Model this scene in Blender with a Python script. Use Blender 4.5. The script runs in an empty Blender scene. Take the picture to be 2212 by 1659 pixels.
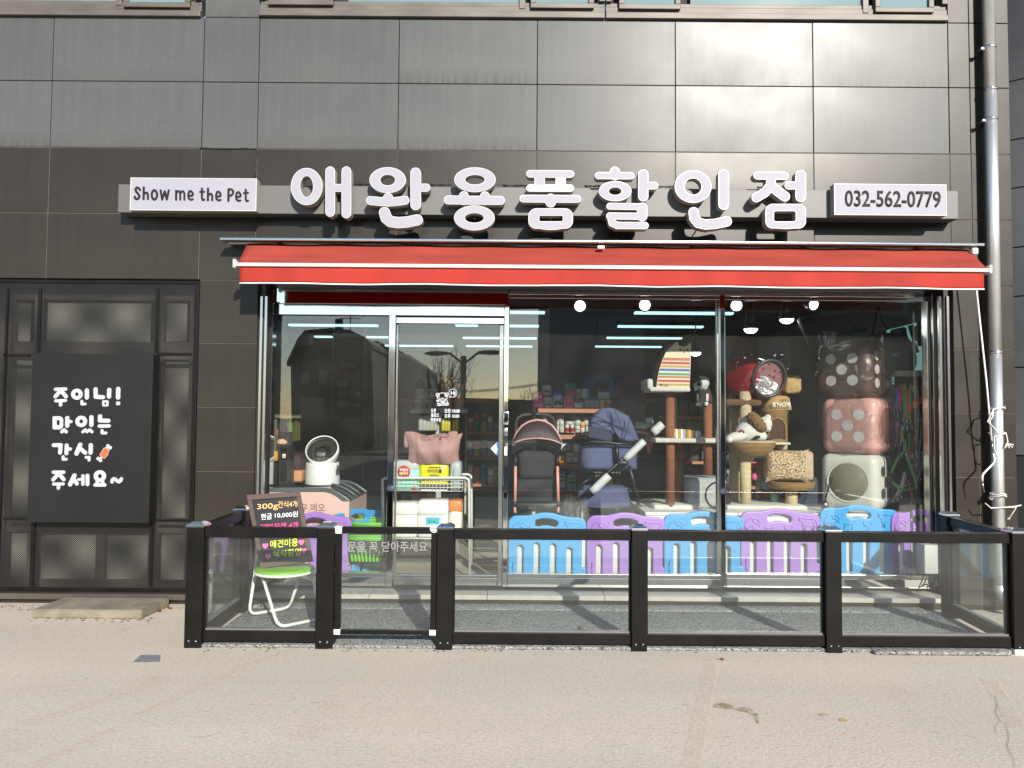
import bpy, bmesh, math, random
import numpy as np
from mathutils import Vector, Matrix
R = math.radians
random.seed(7)
sc = bpy.context.scene
COL = sc.collection
# ------------------------------------------------------------------ camera, sky, sun, exposure
CAMD, CAMH, FPX, CX, CY = 6.65, 1.62, 1662.0, 1106.0, 829.5
cam_data = bpy.data.cameras.new('camera')
cam_data.sensor_fit = 'HORIZONTAL'; cam_data.sensor_width = 36.0
cam_data.lens = FPX / 2212.0 * 36.0
cam_data.clip_start = 0.05; cam_data.clip_end = 2000
cam = bpy.data.objects.new('camera', cam_data); COL.objects.link(cam)
CAM_ROT = Matrix.Rotation(R(90 + 2.45), 4, 'X') @ Matrix.Rotation(0.0078, 4, 'Z')
cam.matrix_world = Matrix.Translation((0, -CAMD, CAMH)) @ CAM_ROT
sc.camera = cam
SUN = Vector((0.33, -1.0, 0.48)).normalized()          # towards the sun
SUN_EL = math.asin(SUN.z)
w = bpy.data.worlds.new('World'); sc.world = w; w.use_nodes = True
nt = w.node_tree
for n in list(nt.nodes): nt.nodes.remove(n)
sky = nt.nodes.new('ShaderNodeTexSky'); sky.sky_type = 'NISHITA'; sky.sun_disc = False
sky.sun_elevation = SUN_EL; sky.sun_rotation = math.atan2(SUN.x, SUN.y)
sky.air_density = 1.0; sky.dust_density = .28; sky.ozone_density = 1.0
bg = nt.nodes.new('ShaderNodeBackground'); bg.inputs['Strength'].default_value = 0.13
wo = nt.nodes.new('ShaderNodeOutputWorld')
nt.links.new(sky.outputs[0], bg.inputs[0]); nt.links.new(bg.outputs[0], wo.inputs[0])
sl = bpy.data.lights.new('sun', 'SUN'); sl.energy = 4.6; sl.angle = R(0.5); sl.color = (1.0, 0.94, 0.85)
so = bpy.data.objects.new('sun', sl); COL.objects.link(so)
so.rotation_euler = SUN.to_track_quat('Z', 'Y').to_euler(); so.location = (6, -18, 14)
vs = sc.view_settings
sc.display_settings.display_device = 'sRGB'
vs.view_transform = 'Standard'; vs.look = 'None'; vs.gamma = 1.0; vs.use_curve_mapping = False
vs.exposure = 0.6
cy = sc.cycles
cy.max_bounces = 10; cy.diffuse_bounces = 4; cy.glossy_bounces = 6; cy.transmission_bounces = 6
cy.transparent_max_bounces = 40; cy.caustics_reflective = False; cy.caustics_refractive = False
cy.sample_clamp_indirect = 6.0; cy.use_denoising = True

# ------------------------------------------------------------------ helpers
def ray(px, py):
    d = CAM_ROT.to_3x3() @ Vector(((px - CX) / FPX, -(py - CY) / FPX, -1.0))
    return d
def W(px, py, Y):
    """point of the plane y = Y seen at the photo position px, py (2212 x 1659 scale)"""
    d = ray(px, py); t = (Y + CAMD) / d.y
    return Vector((d.x * t, Y, CAMH + d.z * t))
def WG(px, py, z=0.0):
    d = ray(px, py); t = (z - CAMH) / d.z
    return Vector((d.x * t, -CAMD + d.y * t, z))
GY = 0.25                                            # plane of the shop glass
def RW(px, py, Y):
    """point at plane y = Y (behind the camera) whose reflection in the shop glass shows at px, py"""
    d = ray(px, py); t = (GY + CAMD) / d.y
    p = Vector((d.x * t, GY, CAMH + d.z * t)); s = (GY - Y) / d.y
    return Vector((p.x + d.x * s, Y, p.z + d.z * s))
def rect(px0, py0, px1, py1, Y):
    xm, ym = (px0 + px1) / 2, (py0 + py1) / 2
    return W(px0, ym, Y).x, W(px1, ym, Y).x, W(xm, py1, Y).z, W(xm, py0, Y).z      # x0 x1 z0 z1

class MB:
    """collects faces and links them as one mesh object"""
    def __init__(s): s.v = []; s.f = []; s.sm = []
    def add(s, vs, fs, smooth=False):
        o = len(s.v); s.v += [tuple(v) for v in vs]
        s.f += [tuple(o + i for i in f) for f in fs]; s.sm += [smooth] * len(fs); return s
    def box(s, x0, x1, y0, y1, z0, z1):
        if x0 > x1: x0, x1 = x1, x0
        if y0 > y1: y0, y1 = y1, y0
        if z0 > z1: z0, z1 = z1, z0
        v = [(x0,y0,z0),(x1,y0,z0),(x1,y1,z0),(x0,y1,z0),(x0,y0,z1),(x1,y0,z1),(x1,y1,z1),(x0,y1,z1)]
        return s.add(v, [(0,3,2,1),(4,5,6,7),(0,1,5,4),(1,2,6,5),(2,3,7,6),(3,0,4,7)])
    def pbox(s, px0, py0, px1, py1, Y0, Y1):
        x0, x1, z0, z1 = rect(px0, py0, px1, py1, Y0)
        return s.box(x0, x1, Y0, Y1, z0, z1)
    def rbox(s, x0, x1, y0, y1, z0, z1, r=0.01, seg=2, M=None):
        bm = bmesh.new(); bmesh.ops.create_cube(bm, size=1)
        for v in bm.verts:
            v.co = Vector(((x0+x1)/2 + v.co.x*abs(x1-x0), (y0+y1)/2 + v.co.y*abs(y1-y0), (z0+z1)/2 + v.co.z*abs(z1-z0)))
        r = min(r, .49*min(abs(x1-x0), abs(y1-y0), abs(z1-z0)))
        bmesh.ops.bevel(bm, geom=bm.edges[:], offset=r, segments=seg, profile=.5, affect='EDGES')
        return s.frombm(bm, M, True)
    def prbox(s, px0, py0, px1, py1, Y0, Y1, r=.01, seg=2):
        x0, x1, z0, z1 = rect(px0, py0, px1, py1, Y0)
        return s.rbox(x0, x1, Y0, Y1, z0, z1, r, seg)
    def frombm(s, bm, M=None, smooth=True):
        bm.verts.index_update()
        vs = [(M @ v.co) if M else v.co.copy() for v in bm.verts]
        s.add(vs, [[v.index for v in f.verts] for f in bm.faces], smooth); bm.free(); return s
    def tube(s, pts, r, n=8, cap=True, closed=False):
        pts = [Vector(p) for p in pts]; m = len(pts)
        rr = r if isinstance(r, (list, tuple)) else [r] * m
        rings = []; up = None
        for i, p in enumerate(pts):
            if closed: t = pts[(i+1) % m] - pts[i-1]
            else: t = pts[min(i+1, m-1)] - pts[max(i-1, 0)]
            if t.length < 1e-9: t = Vector((0, 0, 1))
            t.normalize()
            if up is None:
                up = Vector((0, 0, 1)) if abs(t.z) < .9 else Vector((1, 0, 0))
            a = t.cross(up)
            if a.length < 1e-6: a = t.orthogonal()
            a.normalize(); b = t.cross(a).normalized(); up = -b if False else a.cross(t)
            rings.append([p + (a * math.cos(2*math.pi*k/n) + b * math.sin(2*math.pi*k/n)) * rr[i] for k in range(n)])
        vs = [v for rg in rings for v in rg]; fs = []
        for i in range(m if closed else m - 1):
            j = (i + 1) % m
            for k in range(n):
                fs.append((i*n+k, j*n+k, j*n+(k+1) % n, i*n+(k+1) % n))
        if cap and not closed:
            fs += [tuple(range(n)), tuple(reversed(range((m-1)*n, m*n)))]
        return s.add(vs, fs, True)
    def lathe(s, prof, c, axis='Z', n=24, M=None, arc=2*math.pi, sx=1.0):
        """prof: (radius, height) pairs"""
        c = Vector(c); vs = []; m = len(prof); full = arc > 6.28
        k_n = n if full else n + 1
        for r, h in prof:
            for k in range(k_n):
                a = arc * k / n; x, y = r * math.cos(a) * sx, r * math.sin(a)
                p = Vector((x, y, h)) if axis == 'Z' else (Vector((x, h, y)) if axis == 'Y' else Vector((h, x, y)))
                vs.append((M @ p if M else p) + c)
        fs = []
        for i in range(m - 1):
            for k in range(n):
                k2 = (k + 1) % k_n
                fs.append((i*k_n+k, i*k_n+k2, (i+1)*k_n+k2, (i+1)*k_n+k))
        return s.add(vs, fs, True)
    def ball(s, c, r, M=None, n=16, m=10):
        rx, ry, rz = r if isinstance(r, (tuple, list)) else (r, r, r)
        vs = []; fs = []; c = Vector(c)
        for i in range(m + 1):
            t = math.pi * i / m
            for k in range(n):
                a = 2*math.pi*k/n
                p = Vector((rx*math.sin(t)*math.cos(a), ry*math.sin(t)*math.sin(a), rz*math.cos(t)))
                vs.append((M @ p if M else p) + c)
        for i in range(m):
            for k in range(n):
                fs.append((i*n+k, (i+1)*n+k, (i+1)*n+(k+1) % n, i*n+(k+1) % n))
        return s.add(vs, fs, True)
    def grid(s, f, nu, nv, smooth=True, closed_u=False):
        vs = [f(i / nu, j / nv) for j in range(nv + 1) for i in range(nu + 1)]
        q = nu + 1
        return s.add(vs, [(j*q+i, j*q+i+1, (j+1)*q+i+1, (j+1)*q+i) for j in range(nv) for i in range(nu)], smooth)
    def prism(s, poly, y0, y1):
        """poly of (x, z), extruded along y"""
        n = len(poly); vs = [(x, y0, z) for x, z in poly] + [(x, y1, z) for x, z in poly]
        a = sum(poly[i][0]*poly[(i+1) % n][1] - poly[(i+1) % n][0]*poly[i][1] for i in range(n))
        fs = [tuple(range(n)), tuple(reversed(range(n, 2*n)))] + [(i, n+i, n+(i+1) % n, (i+1) % n) for i in range(n)]
        if a < 0: fs = [tuple(reversed(f)) for f in fs]
        return s.add(vs, fs)
    def mesh(s, name):
        me = bpy.data.meshes.new(name); me.from_pydata(s.v, [], s.f)
        me.polygons.foreach_set('use_smooth', s.sm); me.update(); return me
    def build(s, name, m, parent=None, bevel=0, seg=2, label=None, fixn=True):
        me = s.mesh(name)
        if fixn:
            bm = bmesh.new(); bm.from_mesh(me); bmesh.ops.recalc_face_normals(bm, faces=bm.faces[:]); bm.to_mesh(me); bm.free()
        return link(name, me, m, parent, bevel, seg, label)

def link(name, me, m, parent=None, bevel=0, seg=2, label=None):
    o = bpy.data.objects.new(name, me); COL.objects.link(o)
    if m is not None:
        if len(me.materials): me.materials[0] = m
        else: me.materials.append(m)
    if parent is not None: adopt(o, parent)
    if bevel:
        b = o.modifiers.new('bevel', 'BEVEL'); b.width = bevel; b.segments = seg; b.limit_method = 'ANGLE'; b.angle_limit = R(40)
    if label: o['label'] = label
    return o
def root_loc(o):
    l = Vector((0, 0, 0))
    while o is not None: l = l + o.location if o.parent is None else l; o = o.parent
    return l
def adopt(o, parent):
    o.parent = parent; o.matrix_parent_inverse = Matrix.Translation(-root_loc(parent))
    if parent.parent is not None: o.matrix_parent_inverse = Matrix.Identity(4)
def thing(name, label, cat, loc=(0, 0, 0), group=None):
    o = bpy.data.objects.new(name, None); COL.objects.link(o); o.location = loc; o.empty_display_size = .1
    o['label'] = label; o['category'] = cat
    if group: o['group'] = group
    return o
def tag(o, label, cat, group=None):
    o['label'] = label; o['category'] = cat
    if group: o['group'] = group
    return o
def struct(o, kind='structure'): o['kind'] = kind; return o
def dup(root, delta, label, group=None, m=None):
    r = root.copy(); COL.objects.link(r); r.location = root.location + Vector(delta); r['label'] = label
    if group: r['group'] = group
    for ch in list(root.children):
        c = ch.copy(); COL.objects.link(c); c.parent = r
        for g in list(ch.children):
            d = g.copy(); COL.objects.link(d); d.parent = c
    return r

# ---- flat outlines: signed distance shapes -> contours -> extruded plates
def sd(prims, X, Y):
    D = np.full(X.shape, 1e9)
    for op, t, *a in prims:
        if t == 'path':
            pts, r = a; d = np.full(X.shape, 1e9)
            for (x0, y0), (x1, y1) in zip(pts[:-1], pts[1:]):
                dx, dy = x1 - x0, y1 - y0; L = dx*dx + dy*dy + 1e-9
                h = np.clip(((X-x0)*dx + (Y-y0)*dy) / L, 0, 1)
                d = np.minimum(d, np.hypot(X - x0 - h*dx, Y - y0 - h*dy))
            d = d - r
        elif t == 'ell':
            cx, cyy, rx, ry = a; k = np.sqrt(((X-cx)/rx)**2 + ((Y-cyy)/ry)**2); g = np.sqrt(((X-cx)/rx**2)**2 + ((Y-cyy)/ry**2)**2) + 1e-9
            d = k * (k - 1) / g
        else:
            x0, y0, x1, y1, r = a
            qx = np.abs(X - (x0+x1)/2) - (abs(x1-x0)/2 - r); qy = np.abs(Y - (y0+y1)/2) - (abs(y1-y0)/2 - r)
            d = np.hypot(np.maximum(qx, 0), np.maximum(qy, 0)) + np.minimum(np.maximum(qx, qy), 0) - r
        D = np.minimum(D, d) if op == '+' else np.maximum(D, -d)
    return D
def contours(prims, step, inset=0.0):
    xs, ys = [], []
    for op, t, *a in prims:
        if op != '+': continue
        if t == 'path': xs += [p[0]-a[1] for p in a[0]] + [p[0]+a[1] for p in a[0]]; ys += [p[1]-a[1] for p in a[0]] + [p[1]+a[1] for p in a[0]]
        elif t == 'ell': xs += [a[0]-a[2], a[0]+a[2]]; ys += [a[1]-a[3], a[1]+a[3]]
        else: xs += [a[0], a[2]]; ys += [a[1], a[3]]
    gx = np.arange(min(xs) - 3*step, max(xs) + 3*step, step); gy = np.arange(min(ys) - 3*step, max(ys) + 3*step, step)
    X, Y = np.meshgrid(gx, gy); D = sd(prims, X, Y) + inset
    D[np.abs(D) < 1e-6] = 1e-6
    nxt = {}
    def key(i, j, e):
        return (i, j, 0) if e == 0 else (i, j+1, 1) if e == 1 else (i+1, j, 0) if e == 2 else (i, j, 1)
    def pos(k):
        i, j, v = k
        if v == 0: a, b = D[i, j], D[i, j+1]; t = a/(a-b); return (gx[j] + t*step, gy[i])
        a, b = D[i, j], D[i+1, j]; t = a/(a-b); return (gx[j], gy[i] + t*step)
    ins = D < 0
    mix = (ins[:-1, :-1].astype(int) + ins[:-1, 1:] + ins[1:, :-1] + ins[1:, 1:])
    for i, j in zip(*np.nonzero((mix > 0) & (mix < 4))):
        c = (ins[i, j], ins[i, j+1], ins[i+1, j+1], ins[i+1, j])
        ent = [e for e in range(4) if not c[e] and c[(e+1) % 4]]; ext = [e for e in range(4) if c[e] and not c[(e+1) % 4]]
        for a, b in zip(ext, ent): nxt[key(i, j, a)] = key(i, j, b)
    loops = []
    while nxt:
        s0 = next(iter(nxt)); k = s0; lp = []
        while k in nxt: lp.append(pos(k)); k = nxt.pop(k)
        if len(lp) > 5: loops.append(lp)
    return loops
def curve_mesh(loops, depth, bevel=0.0, bres=1):
    cu = bpy.data.curves.new('outline', 'CURVE'); cu.dimensions = '2D'; cu.fill_mode = 'BOTH'
    cu.extrude = max(depth/2 - bevel, 0); cu.bevel_depth = bevel; cu.bevel_resolution = bres
    if bevel: cu.offset = -bevel
    for lp in loops:
        sp = cu.splines.new('POLY'); sp.points.add(len(lp) - 1)
        for p, (x, y) in zip(sp.points, lp): p.co = (x, y, 0, 1)
        sp.use_cyclic_u = True
    ob = bpy.data.objects.new('outline', cu); me = bpy.data.meshes.new_from_object(ob)
    bpy.data.objects.remove(ob); bpy.data.curves.remove(cu); return me
def plate(name, loops, tomap, Yf, depth, m, parent=None, bevel=0.0, smooth=False):
    """loops in their own units; tomap -> world (x, z); the front face lies at y = Yf and looks to -y"""
    me = curve_mesh([[tomap(*p) for p in lp] for lp in loops], depth, bevel)
    for v in me.vertices: v.co = (v.co.x, Yf + depth/2 - v.co.z, v.co.y)
    me.update(); return link(name, me, m, parent)
def zoommap(ox, oy, s, Y):
    """map from a zoomed crop's own pixels (origin ox, oy in the 4032 wide photo, s zoom factor)"""
    def f(x, y):
        p = W((ox + x/s) / 1.822785, (oy + y/s) / 1.822785, Y); return (p.x, p.z)
    return f
def text_mesh(s, bold=0.0, depth=0.0):
    cu = bpy.data.curves.new('lettering', 'FONT'); cu.body = s; cu.offset = bold; cu.extrude = depth/2; cu.resolution_u = 3
    ob = bpy.data.objects.new('lettering', cu); me = bpy.data.meshes.new_from_object(ob)
    bpy.data.objects.remove(ob); bpy.data.curves.remove(cu); return me
def text_on(name, s, corners, m, parent=None, bold=0.0, off=0.003, depth=0.0):
    """fit lettering into the quad corners (tl, tr, br, bl), off metres proud of it"""
    me = text_mesh(s, bold)
    n = len(me.vertices); co = np.empty(n*3); me.vertices.foreach_get('co', co); co = co.reshape(-1, 3)
    x0, x1, y0, y1 = co[:, 0].min(), co[:, 0].max(), co[:, 1].min(), co[:, 1].max()
    tl, tr, br, bl = [Vector(c) for c in corners]
    nrm = (tr - tl).cross(bl - tl).normalized() * -1
    if nrm.y > 0: nrm = -nrm
    for i, v in enumerate(me.vertices):
        u = (co[i, 0]-x0)/(x1-x0+1e-9); t = (y1-co[i, 1])/(y1-y0+1e-9)
        v.co = (tl*(1-u) + tr*u)*(1-t) + (bl*(1-u) + br*u)*t + nrm*off
    if depth:
        bm = bmesh.new(); bm.from_mesh(me)
        r = bmesh.ops.extrude_face_region(bm, geom=bm.faces[:])
        for g in r['geom']:
            if isinstance(g, bmesh.types.BMVert): g.co += nrm*depth
        bmesh.ops.recalc_face_normals(bm, faces=bm.faces[:]); bm.to_mesh(me); bm.free()
    me.update(); return link(name, me, m, parent)
def quad(px0, py0, px1, py1, Y):
    return (W(px0, py0, Y), W(px1, py0, Y), W(px1, py1, Y), W(px0, py1, Y))
def ptext(name, s, px0, py0, px1, py1, Y, m, parent=None, bold=0.0, off=0.003, depth=0.0):
    return text_on(name, s, quad(px0, py0, px1, py1, Y), m, parent, bold, off, depth)

# ------------------------------------------------------------------ materials
def srgb(h):
    h = h.lstrip('#'); c = [int(h[i:i+2], 16)/255 for i in (0, 2, 4)]
    return tuple(x/12.92 if x <= .04045 else ((x+.055)/1.055)**2.4 for x in c)
def mat(name, col, rough=.6, metal=0.0, var=.12, scale=6.0, bump=0.0, bscale=60.0, spec=.5, trans=0.0, coat=0.0, stretch=(1, 1, 1), detail=4):
    m = bpy.data.materials.new(name); m.use_nodes = True; t = m.node_tree; b = t.nodes['Principled BSDF']
    if isinstance(col, str): col = srgb(col)
    b.inputs['Base Color'].default_value = (*col, 1); b.inputs['Roughness'].default_value = rough; b.inputs['Metallic'].default_value = metal
    b.inputs['Specular IOR Level'].default_value = spec
    if coat: b.inputs['Coat Weight'].default_value = coat
    tc = t.nodes.new('ShaderNodeTexCoord'); mp = t.nodes.new('ShaderNodeMapping'); mp.inputs['Scale'].default_value = stretch
    t.links.new(tc.outputs['Object'], mp.inputs[0])
    if var:
        nz = t.nodes.new('ShaderNodeTexNoise'); nz.inputs['Scale'].default_value = scale; nz.inputs['Detail'].default_value = detail
        t.links.new(mp.outputs[0], nz.inputs['Vector'])
        mr = t.nodes.new('ShaderNodeMapRange'); mr.inputs[1].default_value = .3; mr.inputs[2].default_value = .7
        mr.inputs[3].default_value = 1 - var; mr.inputs[4].default_value = 1 + var
        t.links.new(nz.outputs[0], mr.inputs[0])
        mx = t.nodes.new('ShaderNodeVectorMath'); mx.operation = 'SCALE'; mx.inputs[0].default_value = col
        t.links.new(mr.outputs[0], mx.inputs['Scale']); t.links.new(mx.outputs[0], b.inputs['Base Color'])
        m['mul'] = mx.name
    if bump:
        nb = t.nodes.new('ShaderNodeTexNoise'); nb.inputs['Scale'].default_value = bscale; nb.inputs['Detail'].default_value = 5
        t.links.new(mp.outputs[0], nb.inputs['Vector'])
        bp = t.nodes.new('ShaderNodeBump'); bp.inputs['Strength'].default_value = bump; bp.inputs['Distance'].default_value = .004
        t.links.new(nb.outputs[0], bp.inputs['Height']); t.links.new(bp.outputs[0], b.inputs['Normal'])
    return m
def emis(name, col, s):
    m = bpy.data.materials.new(name); m.use_nodes = True; t = m.node_tree; t.nodes.remove(t.nodes['Principled BSDF'])
    e = t.nodes.new('ShaderNodeEmission'); e.inputs[0].default_value = (*col, 1); e.inputs[1].default_value = s
    t.links.new(e.outputs[0], t.nodes['Material Output'].inputs[0]); return m
def glass(name, f0, tint=(1, 1, 1), rough=0.0, dirt_haze=0.0, wob=0.0):
    """clear pane: see-through with a mirror share that grows towards grazing angles"""
    m = bpy.data.materials.new(name); m.use_nodes = True; t = m.node_tree; t.nodes.remove(t.nodes['Principled BSDF'])
    lw = t.nodes.new('ShaderNodeLayerWeight'); lw.inputs[0].default_value = .5
    pw = t.nodes.new('ShaderNodeMath'); pw.operation = 'POWER'; pw.inputs[1].default_value = 5; t.links.new(lw.outputs['Facing'], pw.inputs[0])
    ml = t.nodes.new('ShaderNodeMath'); ml.operation = 'MULTIPLY_ADD'; ml.inputs[1].default_value = 1 - f0; ml.inputs[2].default_value = f0; t.links.new(pw.outputs[0], ml.inputs[0])
    tr = t.nodes.new('ShaderNodeBsdfTransparent'); tr.inputs[0].default_value = (*tint, 1)
    gl = t.nodes.new('ShaderNodeBsdfGlossy'); gl.inputs['Roughness'].default_value = rough; gl.inputs[0].default_value = (1, .985, .955, 1)
    if wob:
        tc = t.nodes.new('ShaderNodeTexCoord'); nz = t.nodes.new('ShaderNodeTexNoise'); nz.inputs['Scale'].default_value = .9; nz.inputs['Detail'].default_value = 1
        t.links.new(tc.outputs['Object'], nz.inputs['Vector'])
        bp = t.nodes.new('ShaderNodeBump'); bp.inputs['Strength'].default_value = 1; bp.inputs['Distance'].default_value = wob
        t.links.new(nz.outputs[0], bp.inputs['Height']); t.links.new(bp.outputs[0], gl.inputs['Normal'])
    mx = t.nodes.new('ShaderNodeMixShader'); t.links.new(ml.outputs[0], mx.inputs[0]); t.links.new(tr.outputs[0], mx.inputs[1]); t.links.new(gl.outputs[0], mx.inputs[2])
    last = mx
    if dirt_haze:  # pale diffuse film: grime plus haze that lifts dark areas behind
        df = t.nodes.new('ShaderNodeBsdfDiffuse'); df.inputs[0].default_value = (.7, .68, .62, 1)
        tc2 = t.nodes.new('ShaderNodeTexCoord'); n2 = t.nodes.new('ShaderNodeTexNoise'); n2.inputs['Scale'].default_value = 3; n2.inputs['Detail'].default_value = 6
        t.links.new(tc2.outputs['Object'], n2.inputs['Vector'])
        m2 = t.nodes.new('ShaderNodeMath'); m2.operation = 'MULTIPLY'; m2.inputs[1].default_value = dirt_haze; t.links.new(n2.outputs[0], m2.inputs[0])
        mx2 = t.nodes.new('ShaderNodeMixShader'); t.links.new(m2.outputs[0], mx2.inputs[0]); t.links.new(mx.outputs[0], mx2.inputs[1]); t.links.new(df.outputs[0], mx2.inputs[2]); last = mx2
    t.links.new(last.outputs[0], t.nodes['Material Output'].inputs[0]); return m

def stone(name, base, warm, rough, streak, bump):
    m = bpy.data.materials.new(name); m.use_nodes = True; t = m.node_tree; L = t.links.new; b = t.nodes['Principled BSDF']
    tc = t.nodes.new('ShaderNodeTexCoord'); oi = t.nodes.new('ShaderNodeObjectInfo')
    big = t.nodes.new('ShaderNodeTexNoise'); big.inputs['Scale'].default_value = 1.3; big.inputs['Detail'].default_value = 4; L(tc.outputs['Object'], big.inputs['Vector'])
    mp = t.nodes.new('ShaderNodeMapping'); mp.inputs['Scale'].default_value = (22, 22, .9); L(tc.outputs['Object'], mp.inputs[0])
    stk = t.nodes.new('ShaderNodeTexNoise'); stk.inputs['Scale'].default_value = 1; stk.inputs['Detail'].default_value = 3; L(mp.outputs[0], stk.inputs['Vector'])
    fine = t.nodes.new('ShaderNodeTexNoise'); fine.inputs['Scale'].default_value = 95; fine.inputs['Detail'].default_value = 5; L(tc.outputs['Object'], fine.inputs['Vector'])
    r1 = t.nodes.new('ShaderNodeMix'); r1.data_type = 'RGBA'; r1.inputs[6].default_value = (*base, 1); r1.inputs[7].default_value = (*warm, 1); L(big.outputs[0], r1.inputs[0])
    def mr(src, lo, hi, a=.3, c=.7):
        n = t.nodes.new('ShaderNodeMapRange'); n.inputs[1].default_value = a; n.inputs[2].default_value = c; n.inputs[3].default_value = lo; n.inputs[4].default_value = hi; L(src, n.inputs[0]); return n.outputs[0]
    def mul(a, c):
        n = t.nodes.new('ShaderNodeMath'); n.operation = 'MULTIPLY'; L(a, n.inputs[0]); L(c, n.inputs[1]); return n.outputs[0]
    k = mul(mul(mr(stk.outputs[0], 1-streak, 1+streak*.6), mr(fine.outputs[0], .86, 1.14)), mr(oi.outputs['Random'], .92, 1.08, 0, 1))
    # pale veins and scuffs
    vn = t.nodes.new('ShaderNodeTexNoise'); vn.inputs['Scale'].default_value = 4.2; vn.inputs['Detail'].default_value = 8; vn.inputs['Distortion'].default_value = 1.2; L(tc.outputs['Object'], vn.inputs['Vector'])
    ab = t.nodes.new('ShaderNodeMath'); ab.operation = 'SUBTRACT'; ab.inputs[1].default_value = .5; L(vn.outputs[0], ab.inputs[0])
    ab2 = t.nodes.new('ShaderNodeMath'); ab2.operation = 'ABSOLUTE'; L(ab.outputs[0], ab2.inputs[0])
    k = mul(k, mr(ab2.outputs[0], 1.07, 1.0, 0.0, .012))
    sm = t.nodes.new('ShaderNodeVectorMath'); sm.operation = 'SCALE'; L(r1.outputs[2], sm.inputs[0]); L(k, sm.inputs['Scale'])
    sz = t.nodes.new('ShaderNodeSeparateXYZ'); L(tc.outputs['Generated'], sz.inputs[0])
    low = mul(mr(sz.outputs[2], 1, 0, 0, .26), mr(stk.outputs[0], .15, 1, .40, .62)); dm_ = t.nodes.new('ShaderNodeMix'); dm_.data_type = 'RGBA'
    dm_.inputs[7].default_value = (base[0]*.62, base[1]*.55, base[2]*.45, 1); low = mul(low, mr(oi.outputs['Random'], 0, .8, .35, 1)); L(low, dm_.inputs[0]); L(sm.outputs[0], dm_.inputs[6]); L(dm_.outputs[2], b.inputs['Base Color'])
    L(mr(big.outputs[0], rough-.03, rough+.07), b.inputs['Roughness']); b.inputs['Specular IOR Level'].default_value = .22 if rough < .335 else .34
    bp = t.nodes.new('ShaderNodeBump'); bp.inputs['Strength'].default_value = bump; bp.inputs['Distance'].default_value = .003
    b2 = t.nodes.new('ShaderNodeTexNoise'); b2.inputs['Scale'].default_value = 110; b2.inputs['Detail'].default_value = 6; L(tc.outputs['Object'], b2.inputs['Vector'])
    L(b2.outputs[0], bp.inputs['Height']); L(bp.outputs[0], b.inputs['Normal'])
    return m

M_STONE = stone('flamed_stone', (.074, .077, .078), (.106, .106, .102), .33, .07, .10)
M_STONE_D = stone('honed_stone', (.020, .0165, .0125), (.036, .030, .0225), .34, .11, .08)
M_JOINT = mat('joint_filler', (.03, .028, .026), .8); M_JOINTL = mat('pale_joint_filler', (.10, .085, .068), .85)
M_PIPE = mat('pipe_steel', (.80, .79, .77), .38, .85, .05, 6, 0)
M_STEEL = mat('polished_steel', (.78, .77, .75), .06, 1.0, .03, 2, .12, 3)
M_STEEL_R = mat('brushed_steel', (.6, .59, .57), .22, 1.0, .06, 30, 0)
M_CHROME = mat('chrome', (.8, .8, .8), .1, 1.0, 0)
M_BLACKAL = mat('black_aluminium', (.006, .0051, .0047), .42, 0, .45, 5, .08, 120, spec=.22)
M_DARK = mat('dark_void', (.012, .012, .013), .7)
M_BRONZE = mat('bronze_frame', (.105, .09, .076), .5, .15, .25, 3, .05, 40, stretch=(1, 1, 3))
M_WHITE = mat('white_plastic', (.78, .78, .76), .4, 0, .03)
M_GLASS = glass('shop_glass', .075, (.965, .98, .975), 0, .020, .0012)  # film strengthened to lift the dark interior like haze
M_FGLASS = glass('fence_glass', .026, (.96, .985, .975), 0, .034)
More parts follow.
